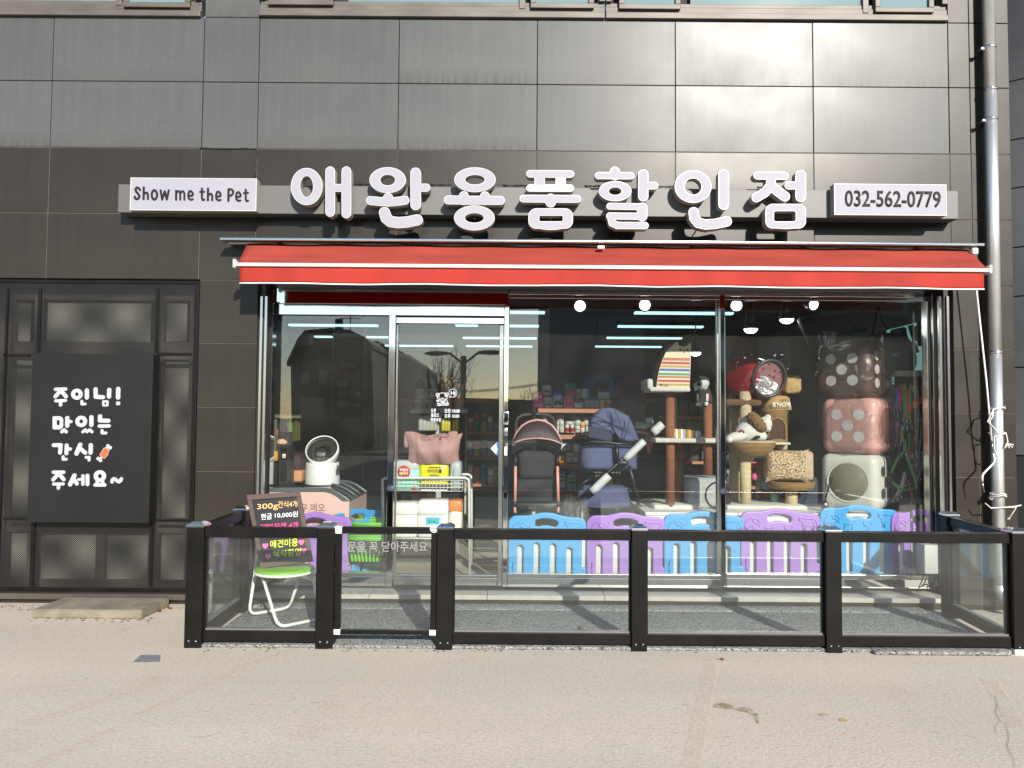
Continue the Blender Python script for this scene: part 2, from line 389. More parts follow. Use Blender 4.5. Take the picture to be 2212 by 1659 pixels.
# ================================================================== ground
def ground_mat():
    m = bpy.data.materials.new('concrete_ground'); m.use_nodes = True; t = m.node_tree; L = t.links.new; b = t.nodes['Principled BSDF']; b.inputs['Roughness'].default_value = .85
    b.inputs['Specular IOR Level'].default_value = .3
    tc = t.nodes.new('ShaderNodeTexCoord')
    def nz(s, d=4, dist=0, st=None):
        n = t.nodes.new('ShaderNodeTexNoise'); n.inputs['Scale'].default_value = s; n.inputs['Detail'].default_value = d; n.inputs['Distortion'].default_value = dist
        if st:
            mp = t.nodes.new('ShaderNodeMapping'); mp.inputs['Scale'].default_value = st; mp.inputs['Rotation'].default_value = (0, 0, .5); L(tc.outputs['Object'], mp.inputs[0]); L(mp.outputs[0], n.inputs['Vector'])
        else: L(tc.outputs['Object'], n.inputs['Vector'])
        return n.outputs[0]
    def mr(src, lo, hi, a=.3, c=.7):
        n = t.nodes.new('ShaderNodeMapRange'); n.inputs[1].default_value = a; n.inputs[2].default_value = c; n.inputs[3].default_value = lo; n.inputs[4].default_value = hi; L(src, n.inputs[0]); return n.outputs[0]
    def mul(a, c):
        n = t.nodes.new('ShaderNodeMath'); n.operation = 'MULTIPLY'; L(a, n.inputs[0]); L(c, n.inputs[1]); return n.outputs[0]
    mx = t.nodes.new('ShaderNodeMix'); mx.data_type = 'RGBA'; mx.inputs[6].default_value = (.565, .488, .397, 1); mx.inputs[7].default_value = (.52, .46, .385, 1)
    L(mr(nz(.55, 5, .6), 0, 1), mx.inputs[0])
    wm = t.nodes.new('ShaderNodeMix'); wm.data_type = 'RGBA'; wm.inputs[7].default_value = (.40, .315, .235, 1); L(mx.outputs[2], wm.inputs[6])
    L(mr(nz(1.1, 6, .8), 0, .45, .62, .82), wm.inputs[0])
    gr = nz(55, 6, .4); pit = nz(24, 7, 1.5, (1, 2.6, 1)); 
    k = mul(mul(mr(gr, .87, 1.11), mr(pit, .66, 1.0, .28, .37)), mr(nz(.35, 3, 0, (.6, 3, 1)), .93, 1.07))
    sm = t.nodes.new('ShaderNodeVectorMath'); sm.operation = 'SCALE'; L(wm.outputs[2], sm.inputs[0]); L(k, sm.inputs['Scale']); L(sm.outputs[0], b.inputs['Base Color'])
    bp = t.nodes.new('ShaderNodeBump'); bp.inputs['Strength'].default_value = .55; bp.inputs['Distance'].default_value = .006; L(k, bp.inputs['Height']); L(bp.outputs[0], b.inputs['Normal'])
    return m
M_GROUND = ground_mat()
struct(MB().add([(-300, -300, 0), (300, -300, 0), (300, 300, 0), (-300, 300, 0)], [(0, 1, 2, 3)]).build('ground', M_GROUND))
def faint(name, col, amt, scale=14):
    m = mat(name, col, .9, 0, .08, 9); t = m.node_tree; b = t.nodes['Principled BSDF']
    tc = t.nodes.new('ShaderNodeTexCoord'); nz = t.nodes.new('ShaderNodeTexNoise'); nz.inputs['Scale'].default_value = scale; nz.inputs['Detail'].default_value = 7
    t.links.new(tc.outputs['Object'], nz.inputs['Vector']); mr = t.nodes.new('ShaderNodeMapRange'); mr.inputs[1].default_value = .34; mr.inputs[2].default_value = .66; mr.inputs[4].default_value = amt
    t.links.new(nz.outputs[0], mr.inputs[0]); t.links.new(mr.outputs[0], b.inputs['Alpha']); return m
M_LINE = faint('worn_paint', (.72, .63, .51), .42)
def gpath(name, pts, wd, m):
    P = [WG(*p, .004) for p in pts]; vs = []
    for i, p in enumerate(P):
        d = (P[min(i+1, len(P)-1)] - P[max(i-1, 0)]).normalized(); n = Vector((-d.y, d.x, 0))*wd/2; vs += [p + n, p - n]
    return struct(MB().add(vs, [(2*i, 2*i+1, 2*i+3, 2*i+2) for i in range(len(P)-1)]).build(name, m))
gpath('worn_line', [(1541, 1408), (1520, 1520), (1492, 1659)], .085, M_LINE)
gpath('worn_line', [(2136, 1466), (2168, 1515), (2204, 1575)], .09, M_LINE)
gpath('worn_line', [(640, 1400), (520, 1440), (420, 1488), (300, 1545)], .08, M_LINE)
gpath('worn_line', [(250, 1575), (150, 1618), (60, 1662)], .09, M_LINE)
gpath('worn_line', [(350, 1345), (290, 1352), (255, 1362)], .08, M_LINE)
def gpoly(name, px, m, z=.004):
    P = [WG(x, y, z) for x, y in px]; return MB().add(P, [tuple(range(len(P)))]).build(name, m)
def gz(pts): return [((2688 + x/1.6458)/1.822785, (2016 + y/1.6458)/1.822785) for x, y in pts]
M_MOSS = faint('green_stain', (.30, .27, .14), .9, 20); M_TAN = faint('tan_stain', (.55, .38, .16), .95, 20); M_BRN = faint('brown_stain', (.30, .22, .16), .5, 5)
struct(gpoly('spill_stain', gz([(196,1262),(215,1238),(262,1232),(320,1250),(352,1272),(400,1262),(452,1278),(490,1308),(494,1345),(500,1372),(482,1368),(462,1330),(425,1300),(380,1290),(330,1275),(260,1276)]), M_MOSS))
struct(gpoly('spill_stain', gz([(872,1312),(905,1300),(948,1304),(958,1314),(915,1328)]), M_TAN))
struct(gpoly('spill_stain', gz([(1012,1338),(1035,1330),(1078,1348),(1060,1360),(1025,1354)]), M_TAN, .0045))
def crack(pts, wd):
    q = [WG(*p, .0042) for p in pts]; vs = []
    for i, p in enumerate(q):
        k = wd*(.5 + .5*math.sin(i*2.3)**2); vs += [p + Vector((k, 0, 0)), p - Vector((k, 0, 0))]
    struct(MB().add(vs, [(2*i, 2*i+1, 2*i+3, 2*i+2) for i in range(len(q)-1)]).build('ground_crack', mat('crack_dark', (.10, .085, .07), .95)))
crack([(2148, 1500), (2155, 1520), (2151, 1538), (2160, 1556), (2172, 1563), (2180, 1590), (2176, 1612), (2190, 1640), (2193, 1662)], .0014)
crack([(2160, 1556), (2150, 1570), (2152, 1585)], .001)
_rg = random.Random(12); gm = MB()
for k in range(420):
    u = _rg.random()
    if u < .55: p = WG(_rg.uniform(405, 2180), 1396 + _rg.random()**2*14, 0)
    elif u < .85: p = WG(_rg.uniform(0, 395), 1308 + _rg.random()**2*12, 0)
    else: p = WG(_rg.uniform(60, 330), 1337 + _rg.random()**2*8, 0)
    s_ = _rg.uniform(.003, .009); gm.box(p.x - s_, p.x + s_*_rg.uniform(.5, 1.6), p.y - s_, p.y + s_, .0, s_*_rg.uniform(.4, 1))
struct(gm.build('grit', mat('grit_brown', (.20, .15, .10), .9, 0, .5, 12)), 'stuff')
cov = MB(); c4 = [WG(x, y, 0) for x, y in [(286, 1432), (344, 1431), (372-25, 1416), (304, 1416)]]
cov.add([(p.x, p.y, .004) for p in c4] + [(p.x, p.y, -.02) for p in c4], [(0, 1, 2, 3), (0, 4, 5, 1), (1, 5, 6, 2), (2, 6, 7, 3), (3, 7, 4, 0)])
tag(cov.build('drain_cover', mat('grey_patch', (.20, .20, .20), .7, 0, .15, 20, .2)), 'small grey rectangular cover set in the concrete', 'drain cover')

# ================================================================== the shop building
BLD = thing('shop_building', 'dark stone clad building with a glazed ground floor pet shop', 'building', (0, .3, 0))
def zr(y, x=1160): return W(x, y, 0).z
def xc(x, y=250): return W(x, y, 0).x
Z = {k: zr(v) for k, v in dict(top=-95, a=42.7, b=182.5, c=326, d=468, e=610, open=606).items()}
XL = [xc(-217), xc(110), xc(437), xc(557)]
XM = [xc(v) for v in (557, 860, 1160, 1459, 1757, 2050)]
X_OPL, X_OPR = W(552, 900, 0).x, W(2062, 900, 0).x
X_T, X_E = W(2096, 250, 0).x, W(2182, 250, 0).x
X_MR = W(424, 900, 0).x                       # right edge of the screened opening
panel_cache = {}
def panel(x0, x1, z0, z1, m, rough=0):
    g = .0035; wx, wz = round(x1-x0-2*g, 3), round(z1-z0-2*g, 3); k = (wx, wz, m.name)
    if k not in panel_cache:
        b = MB().box(-wx/2, wx/2, 0, .03, -wz/2, wz/2); me = b.mesh('stone_panel'); me.materials.append(m); panel_cache[k] = me
    o = bpy.data.objects.new('stone_panel', panel_cache[k]); COL.objects.link(o)
    o.parent = BLD; o.matrix_parent_inverse = Matrix.Translation(-BLD.location)
    o.location = ((x0+x1)/2, random.uniform(-.0012, .0012), (z0+z1)/2)
    o.rotation_euler = (random.uniform(-.0012, .0012), 0, random.uniform(-.0012, .0012))
    bv = o.modifiers.new('bevel', 'BEVEL'); bv.width = .002; bv.segments = 1
    return o
for zs in ((Z['b'], Z['a']), (Z['c'], Z['b'])):
    for i in range(3): panel(XL[i], XL[i+1], *zs, M_STONE)
    for i in range(5): panel(XM[i], XM[i+1], *zs, M_STONE)
    panel(XM[5], X_T, *zs, M_STONE_D); panel(X_T, X_E, *zs, M_STONE_D)
panel(XL[2], XL[3], Z['a'], Z['top'], M_STONE)
panel(XM[5], X_T, Z['a'], Z['top'], M_STONE_D); panel(X_T, X_E, Z['a'], Z['top'], M_STONE_D)
for zs in ((Z['d'], Z['c']), (Z['e'], Z['d'])):
    for i in range(2): panel(XL[i], XL[i+1], *zs, M_STONE_D)
    panel(XL[2], XL[3], *zs, M_STONE_D)
    for i in range(5): panel(XM[i], XM[i+1], *zs, M_STONE_D)
    panel(XM[5], X_T, *zs, M_STONE_D); panel(X_T, X_E, *zs, M_STONE_D)
zl = [Z['e'], zr(747), zr(885), zr(1024), zr(1162), 0.0]
for z1, z0 in zip(zl[:-1], zl[1:]):
    panel(X_MR, X_OPL, z0, z1, M_STONE_D)
    panel(X_OPR, X_T + .03, z0, z1, M_STONE_D); panel(X_T + .03, X_E, z0, z1, M_STONE_D)
panel(X_OPL, W(830, 620, 0).x, Z['open'], Z['e'], M_STONE_D)
for a, b2 in ((830, 1160), (1160, 1459), (1459, 1757), (1757, 2062)): panel(W(a, 620, 0).x, W(b2, 620, 0).x, Z['open'], Z['e'], M_STONE_D)
# masonry behind the cladding, in pieces round the openings
core = MB()
zc_top = Z['top'] + 3
X_W0 = xc(-330)
core.box(X_W0, X_E - .02, .022, .22, Z['c'] + .004, Z['a'] - .02)
corel = MB(); corel.box(X_W0, X_E - .02, .0045, .22, Z['e'] + .004, Z['c'] + .003); corel.box(X_MR + .004, X_OPL - .004, .0048, .5, 0, Z['e'] + .003); corel.box(X_OPR + .004, X_E - .02, .0048, .5, 0, Z['e'] + .003); corel.build('masonry_wall', M_JOINTL, BLD)
core.box(X_OPL - .003, X_OPR + .003, .026, .22, Z['open'] + .01, Z['e'] + .002)
core.box(XL[2] + .01, XL[3] - .01, .024, .22, Z['a'], zc_top); core.box(XM[5] + .01, X_E - .021, .023, .22, Z['a'], zc_top)
core.build('masonry_wall', M_JOINT, BLD)
MB().box(X_E - .03, X_E + .0, .032, 9.5, 0, zc_top).build('side_wall', M_STONE_D, BLD)
# ---------------------------------------------------------------- upper windows
M_TEAL = mat('sky_tone_glass', (.15, .225, .23), .04, 0, .08, .7, spec=.9)  # teal base colour stands in for mirrored sky and blinds
def upper_window(x0, x1, cells, z0):
    """cells: (px0, px1, pybottom, opening sash?)"""
    f = MB(); a, b = x0, x1
    f.box(a, b, -.035, .06, z0, z0 + .052); f.box(a, b, -.012, .06, z0 + .054, z0 + .11); f.box(a + .004, b - .004, .0, .06, z0 + .112, z0 + .15)
    f.box(a, a + .05, -.03, .06, z0 + .151, z0 + .8); f.box(b - .05, b, -.03, .06, z0 + .151, z0 + .8)
    wn = f.build('upper_window', M_BRONZE, BLD, .004)
    for c0, c1, py, sash in cells:
        X0, X1 = W(c0, 5, 0).x, W(c1, 5, 0).x; zb = W((c0+c1)/2, py, .01).z
        if sash:
            s = MB(); t = .045
            s.box(X0, X1, -.045, .02, zb, zb + t); s.box(X0, X0 + t, -.045, .02, zb + t, zb + .7); s.box(X1 - t, X1, -.045, .02, zb + t, zb + .7)
            s.build('sash', M_BRONZE, wn, .004)
            MB().box(X0 + t, X1 - t, -.02, -.012, zb + t, zb + .7).build('pane', M_TEAL, wn)
        else:
            MB().box(X0, X1, .012, .02, zb, zb + .8).build('pane', M_TEAL, wn)
            m2 = MB(); m2.box(X1, X1 + .05, -.02, .06, zb - .02, zb + .8); m2.build('mullion', M_BRONZE, wn, .003)
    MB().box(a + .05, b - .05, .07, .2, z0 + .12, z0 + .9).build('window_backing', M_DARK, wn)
upper_window(XL[0], W(436, 20, 0).x, [(-60, 252, 9, False), (272, 414, 22, True)], W(200, 37, 0).z)
upper_window(W(562, 20, 0).x, W(1306, 20, 0).x, [(582, 722, 17, True), (752, 1122, 16, False), (1146, 1282, 24, True)], Z['a'] + .004)
upper_window(W(1308, 20, 0).x, W(2044, 20, 0).x, [(1336, 1468, 26, True), (1492, 1862, 25, False), (1886, 2012, 33, True)], Z['a'] + .004)
# ---------------------------------------------------------------- screened window at the left
def perforated():
    m = mat('perforated_sheet', (.022, .02, .019), .45, .3, .1, 5); t = m.node_tree; L = t.links.new
    tc = t.nodes.new('ShaderNodeTexCoord'); mp = t.nodes.new('ShaderNodeMapping'); mp.inputs['Rotation'].default_value = (0, R(45), 0); mp.inputs['Scale'].default_value = (86, 0, 86)
    L(tc.outputs['Object'], mp.inputs[0]); sx = t.nodes.new('ShaderNodeSeparateXYZ'); L(mp.outputs[0], sx.inputs[0])
    def fr(o):
        a = t.nodes.new('ShaderNodeMath'); a.operation = 'FRACT'; L(o, a.inputs[0]); s = t.nodes.new('ShaderNodeMath'); s.operation = 'SUBTRACT'; s.inputs[1].default_value = .5; L(a.outputs[0], s.inputs[0])
        q = t.nodes.new('ShaderNodeMath'); q.operation = 'POWER'; q.inputs[1].default_value = 2; ab = t.nodes.new('ShaderNodeMath'); ab.operation = 'ABSOLUTE'; L(s.outputs[0], ab.inputs[0]); L(ab.outputs[0], q.inputs[0]); return q.outputs[0]
    ad = t.nodes.new('ShaderNodeMath'); ad.operation = 'ADD'; L(fr(sx.outputs[0]), ad.inputs[0]); L(fr(sx.outputs[2]), ad.inputs[1])
    gt = t.nodes.new('ShaderNodeMath'); gt.operation = 'GREATER_THAN'; gt.inputs[1].default_value = .135; L(ad.outputs[0], gt.inputs[0]); L(gt.outputs[0], t.nodes['Principled BSDF'].inputs['Alpha'])
    return m
M_PERF = perforated()
zt, zb = Z['e'] - .006, W(200, 1279, 0).z
SCR = BLD
fr = MB(); Yp = .03
def vbar(mb, p0, p1, ya, yb, y0, y1): mb.pbox(p0, ya, p1, yb, y0, y1)
fr.box(X_W0, X_MR - .01, Yp - .012, Yp + .02, zt - .028, zt); fr.box(X_W0, X_MR - .01, Yp - .01, Yp + .02, zb, zb + .03)
fr.box(X_MR - .05, X_MR - .01, Yp - .014, Yp + .02, zb + .03, zt - .028)
screen = fr.build('mesh_screen', M_BLACKAL, BLD, .002)
for p0, p1, ya, yb in ((80, 87, 622, 762), (334, 341, 622, 762), (65, 73, 1130, 1268), (322, 329, 1130, 1268), (2, 7, 622, 1268), (338, 412, 762, 768), (8, 64, 764, 770), (7, 64, 1118, 1124), (338, 410, 1122, 1127)):
    MB().pbox(p0, ya, p1, yb, Yp - .012, Yp + .012).build('screen_bar', M_BLACKAL, screen)
for x0, x1, z0, z1 in ((X_W0, X_MR - .05, zb + .03, zt - .028),):
    MB().box(x0, x1, Yp, Yp + .002, z0, z1).build('perforated_sheet', M_PERF, screen)
sw = MB()
M_PANE_TONE = mat('reflection_tone_pane', (.26, .255, .22), .45, 0, 0)  # pale base colour stands in for ground and sky mirrored in the panes
Yw = .2
sw.pbox(-80, 604, 416, 648, Yw - .02, Yw + .1); sw.pbox(-80, 738, 416, 775, Yw - .02, Yw + .1); sw.pbox(-80, 1252, 416, 1300, Yw - .02, Yw + .1); sw.pbox(-80, 1118, 416, 1150, Yw - .02, Yw + .1)
for p0, p1 in ((-80, 24), (66, 84), (326, 348), (404, 440)): sw.pbox(p0, 600, p1, 1298, Yw - .025, Yw + .095)
sw.pbox(206, 1150, 226, 1254, Yw - .024, Yw + .08)
scw = sw.build('screened_window', M_BRONZE, BLD)
for p in ((26, 655, 66, 738), (86, 655, 326, 738), (348, 655, 404, 738), (24, 775, 66, 1118), (84, 775, 326, 1118), (348, 775, 404, 1118), (74, 1150, 206, 1252), (226, 1150, 326, 1252), (348, 1150, 404, 1252), (24, 1150, 66, 1252)):
    MB().pbox(*p, Yw + .02, Yw + .03).build('pane', M_PANE_TONE, scw)
MB().box(X_W0, X_MR + .02, Yw + .12, Yw + .3, 0, zt + .1).build('inner_wall', M_DARK, BLD)
MB().box(X_W0, X_MR + .02, .04, Yw + .12, zt + .0, zt + .1).build('lintel', M_DARK, BLD)
sl_ = MB().box(X_W0, X_MR - .0, -.045, .1, zb - .055, zb - .006); sl_.build('metal_sill', mat('sill_metal', (.16, .135, .115), .4, .7, .1, 4), BLD, .004)
for i in range(4): MB().box(X_W0 + i*1.31 + .2, X_W0 + i*1.31 + 1.505, .0, .08, .001, zb - .058).build('plinth_stone', M_STONE_D, BLD)
# black notice board
brd = thing('notice_board', 'black board with four lines of white rounded lettering and a bone picture', 'sign board', tuple(W(195, 950, 0)))
x0, x1, z0, z1 = rect(64, 764, 326, 1129, -.10)
MB().box(x0, x1, -.10, .018, z0, z1).build('board', mat('matte_black', (.012, .012, .0115), .5, 0, .15, 2.2, spec=.25), brd, .003)
M_LET = mat('white_lettering', (.42, .42, .45), .45, 0, .02)
zm = zoommap(0, 1350, 2.92593, -.104)
def P_(pts, r): return ('+', 'path', pts, r)
def ring(cx, cyy, rx, ry, ix, iy): return [('+', 'ell', cx, cyy, rx, ry), ('-', 'ell', cx, cyy, ix, iy)]
def rr_(x0, y0, x1, y1, r): return ('+', 'box', x0, y0, x1, y1, r)
def hole(x0, y0, x1, y1, r): return ('-', 'box', x0, y0, x1, y1, r)
lines = [
 [P_([(643,536),(758,532)],20), P_([(703,550),(640,618)],22), P_([(703,550),(762,618)],22), P_([(645,668),(757,664)],18), P_([(700,668),(700,715)],19)],
 ring(888,592,67,64,21,22) + [P_([(1003,548),(1003,630)],24), P_([(945,672),(945,705),(982,705)],16)],
 [P_([(1103,535),(1105,622),(1188,626)],24), P_([(1260,542),(1258,620)],24), rr_(1180,662,1252,733,14), hole(1204,686,1227,709,3)],
 [P_([(1364,532),(1362,630)],25), rr_(1339,676,1386,718,14)],
 [rr_(608,845,730,998,48), rr_(608,845,670,998,16), hole(655,888,690,950,16), P_([(777,866),(777,955)],24), P_([(777,907),(820,907)],18), P_([(715,1025),(740,1002),(765,1025)],19)],
 ring(938,905,68,66,22,23) + [P_([(1055,857),(1055,947)],24), P_([(957,1025),(985,1002),(1004,1024),(1035,1002),(1062,1025)],17)],
 [P_([(1155,846),(1153,895),(1250,897)],24), P_([(1148,959),(1258,957)],20), P_([(1178,1010),(1178,1038),(1222,1039)],17)],
 [P_([(622,1178),(702,1178),(694,1265)],23), P_([(770,1182),(768,1272)],23), P_([(768,1223),(812,1223)],19), P_([(729,1312),(729,1341),(764,1341)],17)],
 [P_([(926,1174),(884,1275)],25), P_([(922,1215),(984,1266)],23), P_([(1048,1178),(1046,1265)],24), P_([(995,1319),(1030,1319),(1028,1350)],17)],
 [P_([(618,1490),(735,1490)],20), P_([(678,1505),(615,1576)],22), P_([(678,1505),(736,1574)],22), P_([(620,1627),(730,1625)],18), P_([(675,1625),(675,1674)],19)],
 [P_([(860,1528),(810,1630)],25), P_([(850,1570),(888,1622)],22), P_([(905,1573),(955,1573)],15), P_([(957,1532),(957,1628)],19), P_([(1010,1530),(1010,1628)],22)],
 ring(1153,1535,72,68,23,24) + [P_([(1098,1637),(1208,1637)],20), P_([(1122,1598),(1122,1637)],20), P_([(1184,1598),(1184,1637)],20)],
 [P_([(1292,1602),(1297,1578),(1312,1566),(1332,1572),(1350,1590),(1372,1600),(1392,1588),(1400,1566)],20)]]
for pr in lines: plate('lettering', contours(pr, 3.0), zm, -.108, .007, M_LET, brd)
plate('bone_picture', contours([P_([(1215,1235),(1246,1186)],14), P_([(1244,1186),(1244,1187)],20), P_([(1270,1208),(1271,1208)],20), P_([(1190,1300),(1150,1338)],14), P_([(1131,1333),(1132,1333)],20), P_([(1158,1354),(1159,1354)],20)], 2.5), zm, -.106, .005, M_LET, brd)
plate('bone_picture', contours([P_([(1210,1228),(1240,1242)],17), P_([(1205,1265),(1212,1275)],32), P_([(1172,1288),(1202,1310)],17)], 2.5, -5), zm, -.1075, .005, M_LET, brd)
plate('bone_picture', contours([P_([(1210,1228),(1240,1242)],17), P_([(1205,1265),(1212,1275)],32), P_([(1172,1288),(1202,1310)],17)], 2.5), zm, -.109, .005, mat('orange_print', (.42, .11, .025), .5), brd)
# doorstep slab
sb = thing('step_slab', 'low weathered concrete slab lying on the ground below the black board', 'slab', tuple(WG(210, 1318)))
q = [WG(68, 1337, 0), WG(318, 1337, 0), WG(358, 1300, .07), WG(112, 1297, .07)]
bm = bmesh.new(); y0 = WG(190, 1337).y; xa, xb = WG(68, 1337).x, WG(312, 1337).x
bmesh.ops.create_cube(bm, size=1)
for v in bm.verts: v.co = Vector(((xa+xb)/2 + v.co.x*(xb-xa) + v.co.y*.03, y0 + (v.co.y+.5)*.42, .036 + v.co.z*.07))
bmesh.ops.bevel(bm, geom=bm.edges[:], offset=.008, segments=2, affect='EDGES')
MB().frombm(bm, None, False).build('slab', mat('weathered_concrete', (.22, .195, .145), .9, 0, .25, 7, .9, 30), sb)

# ================================================================== the glazed front
FY0, FY1 = GY - .045, GY + .055
rv = MB(); rv.box(X_OPL, X_OPL + .05, .05, FY1, .06, Z['open'] + .01); rv.box(X_OPR - .05, X_OPR, .05, FY1, .06, Z['open'] + .01)
rv.box(X_OPL + .051, X_OPR - .051, .05, FY1 + .1, Z['open'] - .02, Z['open'] + .009)
rv.build('shop_reveal', mat('reveal_metal', (.03, .028, .027), .35, .5, .1), BLD)
for px in (556, 566): MB().pbox(px, 640, px + 5, 1262, .03, .06).build('reveal_strip', M_STEEL_R, BLD)
for px in (2033, 2050): MB().pbox(px, 640, px + 5, 1262, .03, .06).build('reveal_strip', M_STEEL_R, BLD)
front = thing_front = None
def steel(name, p, y0, y1, m=M_STEEL, parent=BLD, bevel=.003):
    return MB().pbox(*p, y0, y1).build(name, m, parent, bevel)
zhd = lambda y, x=1106: W(x, y, FY0).z
def bar(name, px0, px1, pya, pyb, Ya, Yb, m=M_STEEL, parent=BLD, cx=1106, bev=.003):
    """level bar: heights are read at cx"""
    xa, xb = W(px0, 900, Ya).x, W(px1, 900, Ya).x
    return MB().box(xa, xb, Ya, Yb, W(cx, pyb, Ya).z, W(cx, pya, Ya).z).build(name, m, parent, bev)
sf = bar('shop_front', 578, 1088, 660.5, 683, FY0, FY1)                        # bright header over the door side
bar('upper_panel', 584, 1096, 608, 659.5, FY0 + .004, FY1, parent=sf); bar('upper_panel', 1097, 2026, 608, 636, FY0 + .004, FY1, parent=sf)
bar('frame', 1098, 2010, 637, 644, FY0 + .008, FY1, M_STEEL_R, parent=sf)
def post(px0, px1, ya, yb, Ya=FY0, Yb=FY1, m=M_STEEL):
    xa, xb = W(px0, 900, Ya).x, W(px1, 900, Ya).x
    return MB().box(xa, xb, Ya, Yb, W((px0+px1)/2, yb, Ya).z, W((px0+px1)/2, ya, Ya).z).build('frame', m, sf, .003)
post(577, 585, 626, 1266, FY0 - .01); post(838, 852, 679, 1268, FY0 - .008); post(1088, 1098, 655, 1268, FY0 - .01); post(1556, 1567, 634, 1268, FY0 - .006)
post(1549, 1555, 645, 1245, FY0 + .02, FY1 - .02, M_STEEL_R)
post(2005, 2011, 640, 1262, FY0 + .01, FY1, M_STEEL_R); post(2018, 2026, 634, 1268, FY0 - .005, FY1)
bar('frame', 1099, 1556, 1239, 1247, FY0 + .006, FY1, M_STEEL_R, sf); bar('frame', 1568, 2004, 1236, 1244, FY0 + .006, FY1, M_STEEL_R, sf)
bar('kick_plate', 1099, 1555, 1248, 1268, FY0, FY1, M_STEEL, sf); bar('kick_plate', 1568, 2017, 1245, 1265, FY0, FY1, M_STEEL, sf)
bar('frame', 586, 837, 1240, 1247, FY0 + .006, FY1, M_STEEL_R, sf); bar('kick_plate', 586, 837, 1248, 1269, FY0, FY1, M_STEEL, sf)
def pane(px0, px1, pya, pyb, Y=GY, parent=None, name='pane', m=M_GLASS):
    xa, xb = W(px0, 900, Y).x, W(px1, 900, Y).x
    return MB().box(xa, xb, Y - .003, Y + .003, W(1106, pyb, Y).z, W(1106, pya, Y).z).build(name, m, parent or sf)
pane(586, 838, 681, 1242); pane(1098, 1553, 643, 1242); pane(1566, 2006, 643, 1240)
door = bar('sliding_door', 853, 1087, 687, 700, FY0 + .02, FY1 - .02)
d2 = lambda a, b, ya, yb, m=M_STEEL: MB().pbox(a, ya, b, yb, FY0 + .02, FY1 - .02).build('door_frame', m, door, .003)
d2(1077, 1086, 702, 1266, M_STEEL_R); d2(853, 857, 702, 1266, M_STEEL_R)
bar('door_frame', 858, 1076, 1243, 1248, FY0 + .02, FY1 - .02, M_STEEL_R, door); bar('kick_plate', 858, 1076, 1249, 1266, FY0 + .024, FY1 - .024, M_STEEL_R, door)
pane(857, 1077, 700, 1244, GY, door)
# lock with a dark touch screen, decals
lk = MB().prbox(1087, 888, 1099, 918, FY0 - .04, FY0 - .011, .006); lk.build('door_lock', M_CHROME, sf)
MB().prbox(1089, 892, 1097, 912, FY0 - .044, FY0 - .039, .002).build('lock_screen', mat('lock_screen', (.01, .01, .01), .08), sf)
MB().prbox(1088, 924, 1097, 942, FY0 - .03, FY0 - .011, .006).build('door_lock', M_STEEL_R, sf)
MB().prbox(1088, 957, 1097, 1008, FY0 - .016, FY0 - .0105, .001).build('door_sticker', mat('black_sticker', (.02, .02, .02), .4), sf)
MB().prbox(1089.5, 965, 1095.5, 984, FY0 - .019, FY0 - .0155, .001).build('door_sticker', M_WHITE, sf)
tri = [W(1060, 969, GY - .006), W(1073, 956, GY - .006), W(1077, 956, GY - .006), W(1077, 983, GY - .006), W(1073, 983, GY - .006)]
MB().prism([(p.x, p.z) for p in tri], GY - .008, GY - .0045).build('door_sticker', M_WHITE, door)
tri2 = [W(1071, 958, GY), W(1077, 955, GY), W(1077, 984, GY), W(1071, 981, GY), W(1075, 970, GY)]
MB().prism([(p.x, p.z) for p in tri2], GY - .0095, GY - .008).build('door_sticker', mat('blue_sticker', (.03, .14, .5), .4), door)
M_DECAL = mat('pale_decal', (.72, .74, .80), .5)
Yd = GY - .004
for s, b in (('오픈', (931, 883, 942, 891)), ('클로즈', (931, 893, 948, 901)), ('연중무휴', (930, 903, 953, 912)), ('오전 10:00', (960, 883, 993, 892)), ('오후 10:00', (960, 894, 992, 903)), ('Hi', (974, 845, 984, 853))):
    ptext('lettering', s, *b, Yd, M_DECAL, door, .012, .001)
zd = zoommap(1608, 1108, 2.92593, Yd - .003)
ol = [ring(390,1332,60,50,54,44), ring(338,1308,22,22,15,16), ring(440,1303,20,22,14,16), ring(395,1390,60,40,54,34), [P_([(348,1385),(325,1372)],5)], ring(512,1287,50,48,46,44),
      [P_([(480,1322),(470,1334),(492,1330)],3)], [P_([(356,1340),(357,1340)],6)], [P_([(424,1322),(425,1322)],6)], [P_([(383,1350),(390,1342),(398,1350)],3)],
      [P_([(380,1380),(398,1405)],10), P_([(412,1378),(398,1405)],10)], ring(355,1418,26,17,20,11), ring(440,1412,26,17,20,11)]
for pr in ol: plate('bear_drawing', contours(pr, 2.5), zd, Yd - .0015, .001, M_DECAL, door)
# threshold and step
thr = MB(); xa, xb = X_OPL + .002, X_OPR - .002
zs1 = .098; n_s = 6
for i in range(n_s):
    a = xa + (xb-xa)*i/n_s; b = xa + (xb-xa)*(i+1)/n_s
    MB().box(a + .002, b - .002, -.02, FY0 + .1, .06, zs1).build('threshold_stone', mat('threshold_%d' % i, (.36 + .02*(i % 2), .335, .29), .5, 0, .1, 8, .1), BLD, .003)
    MB().box(a + .002, b - .002, .002, .2, 0, .059).build('step_riser', M_STONE_D, BLD, .002)

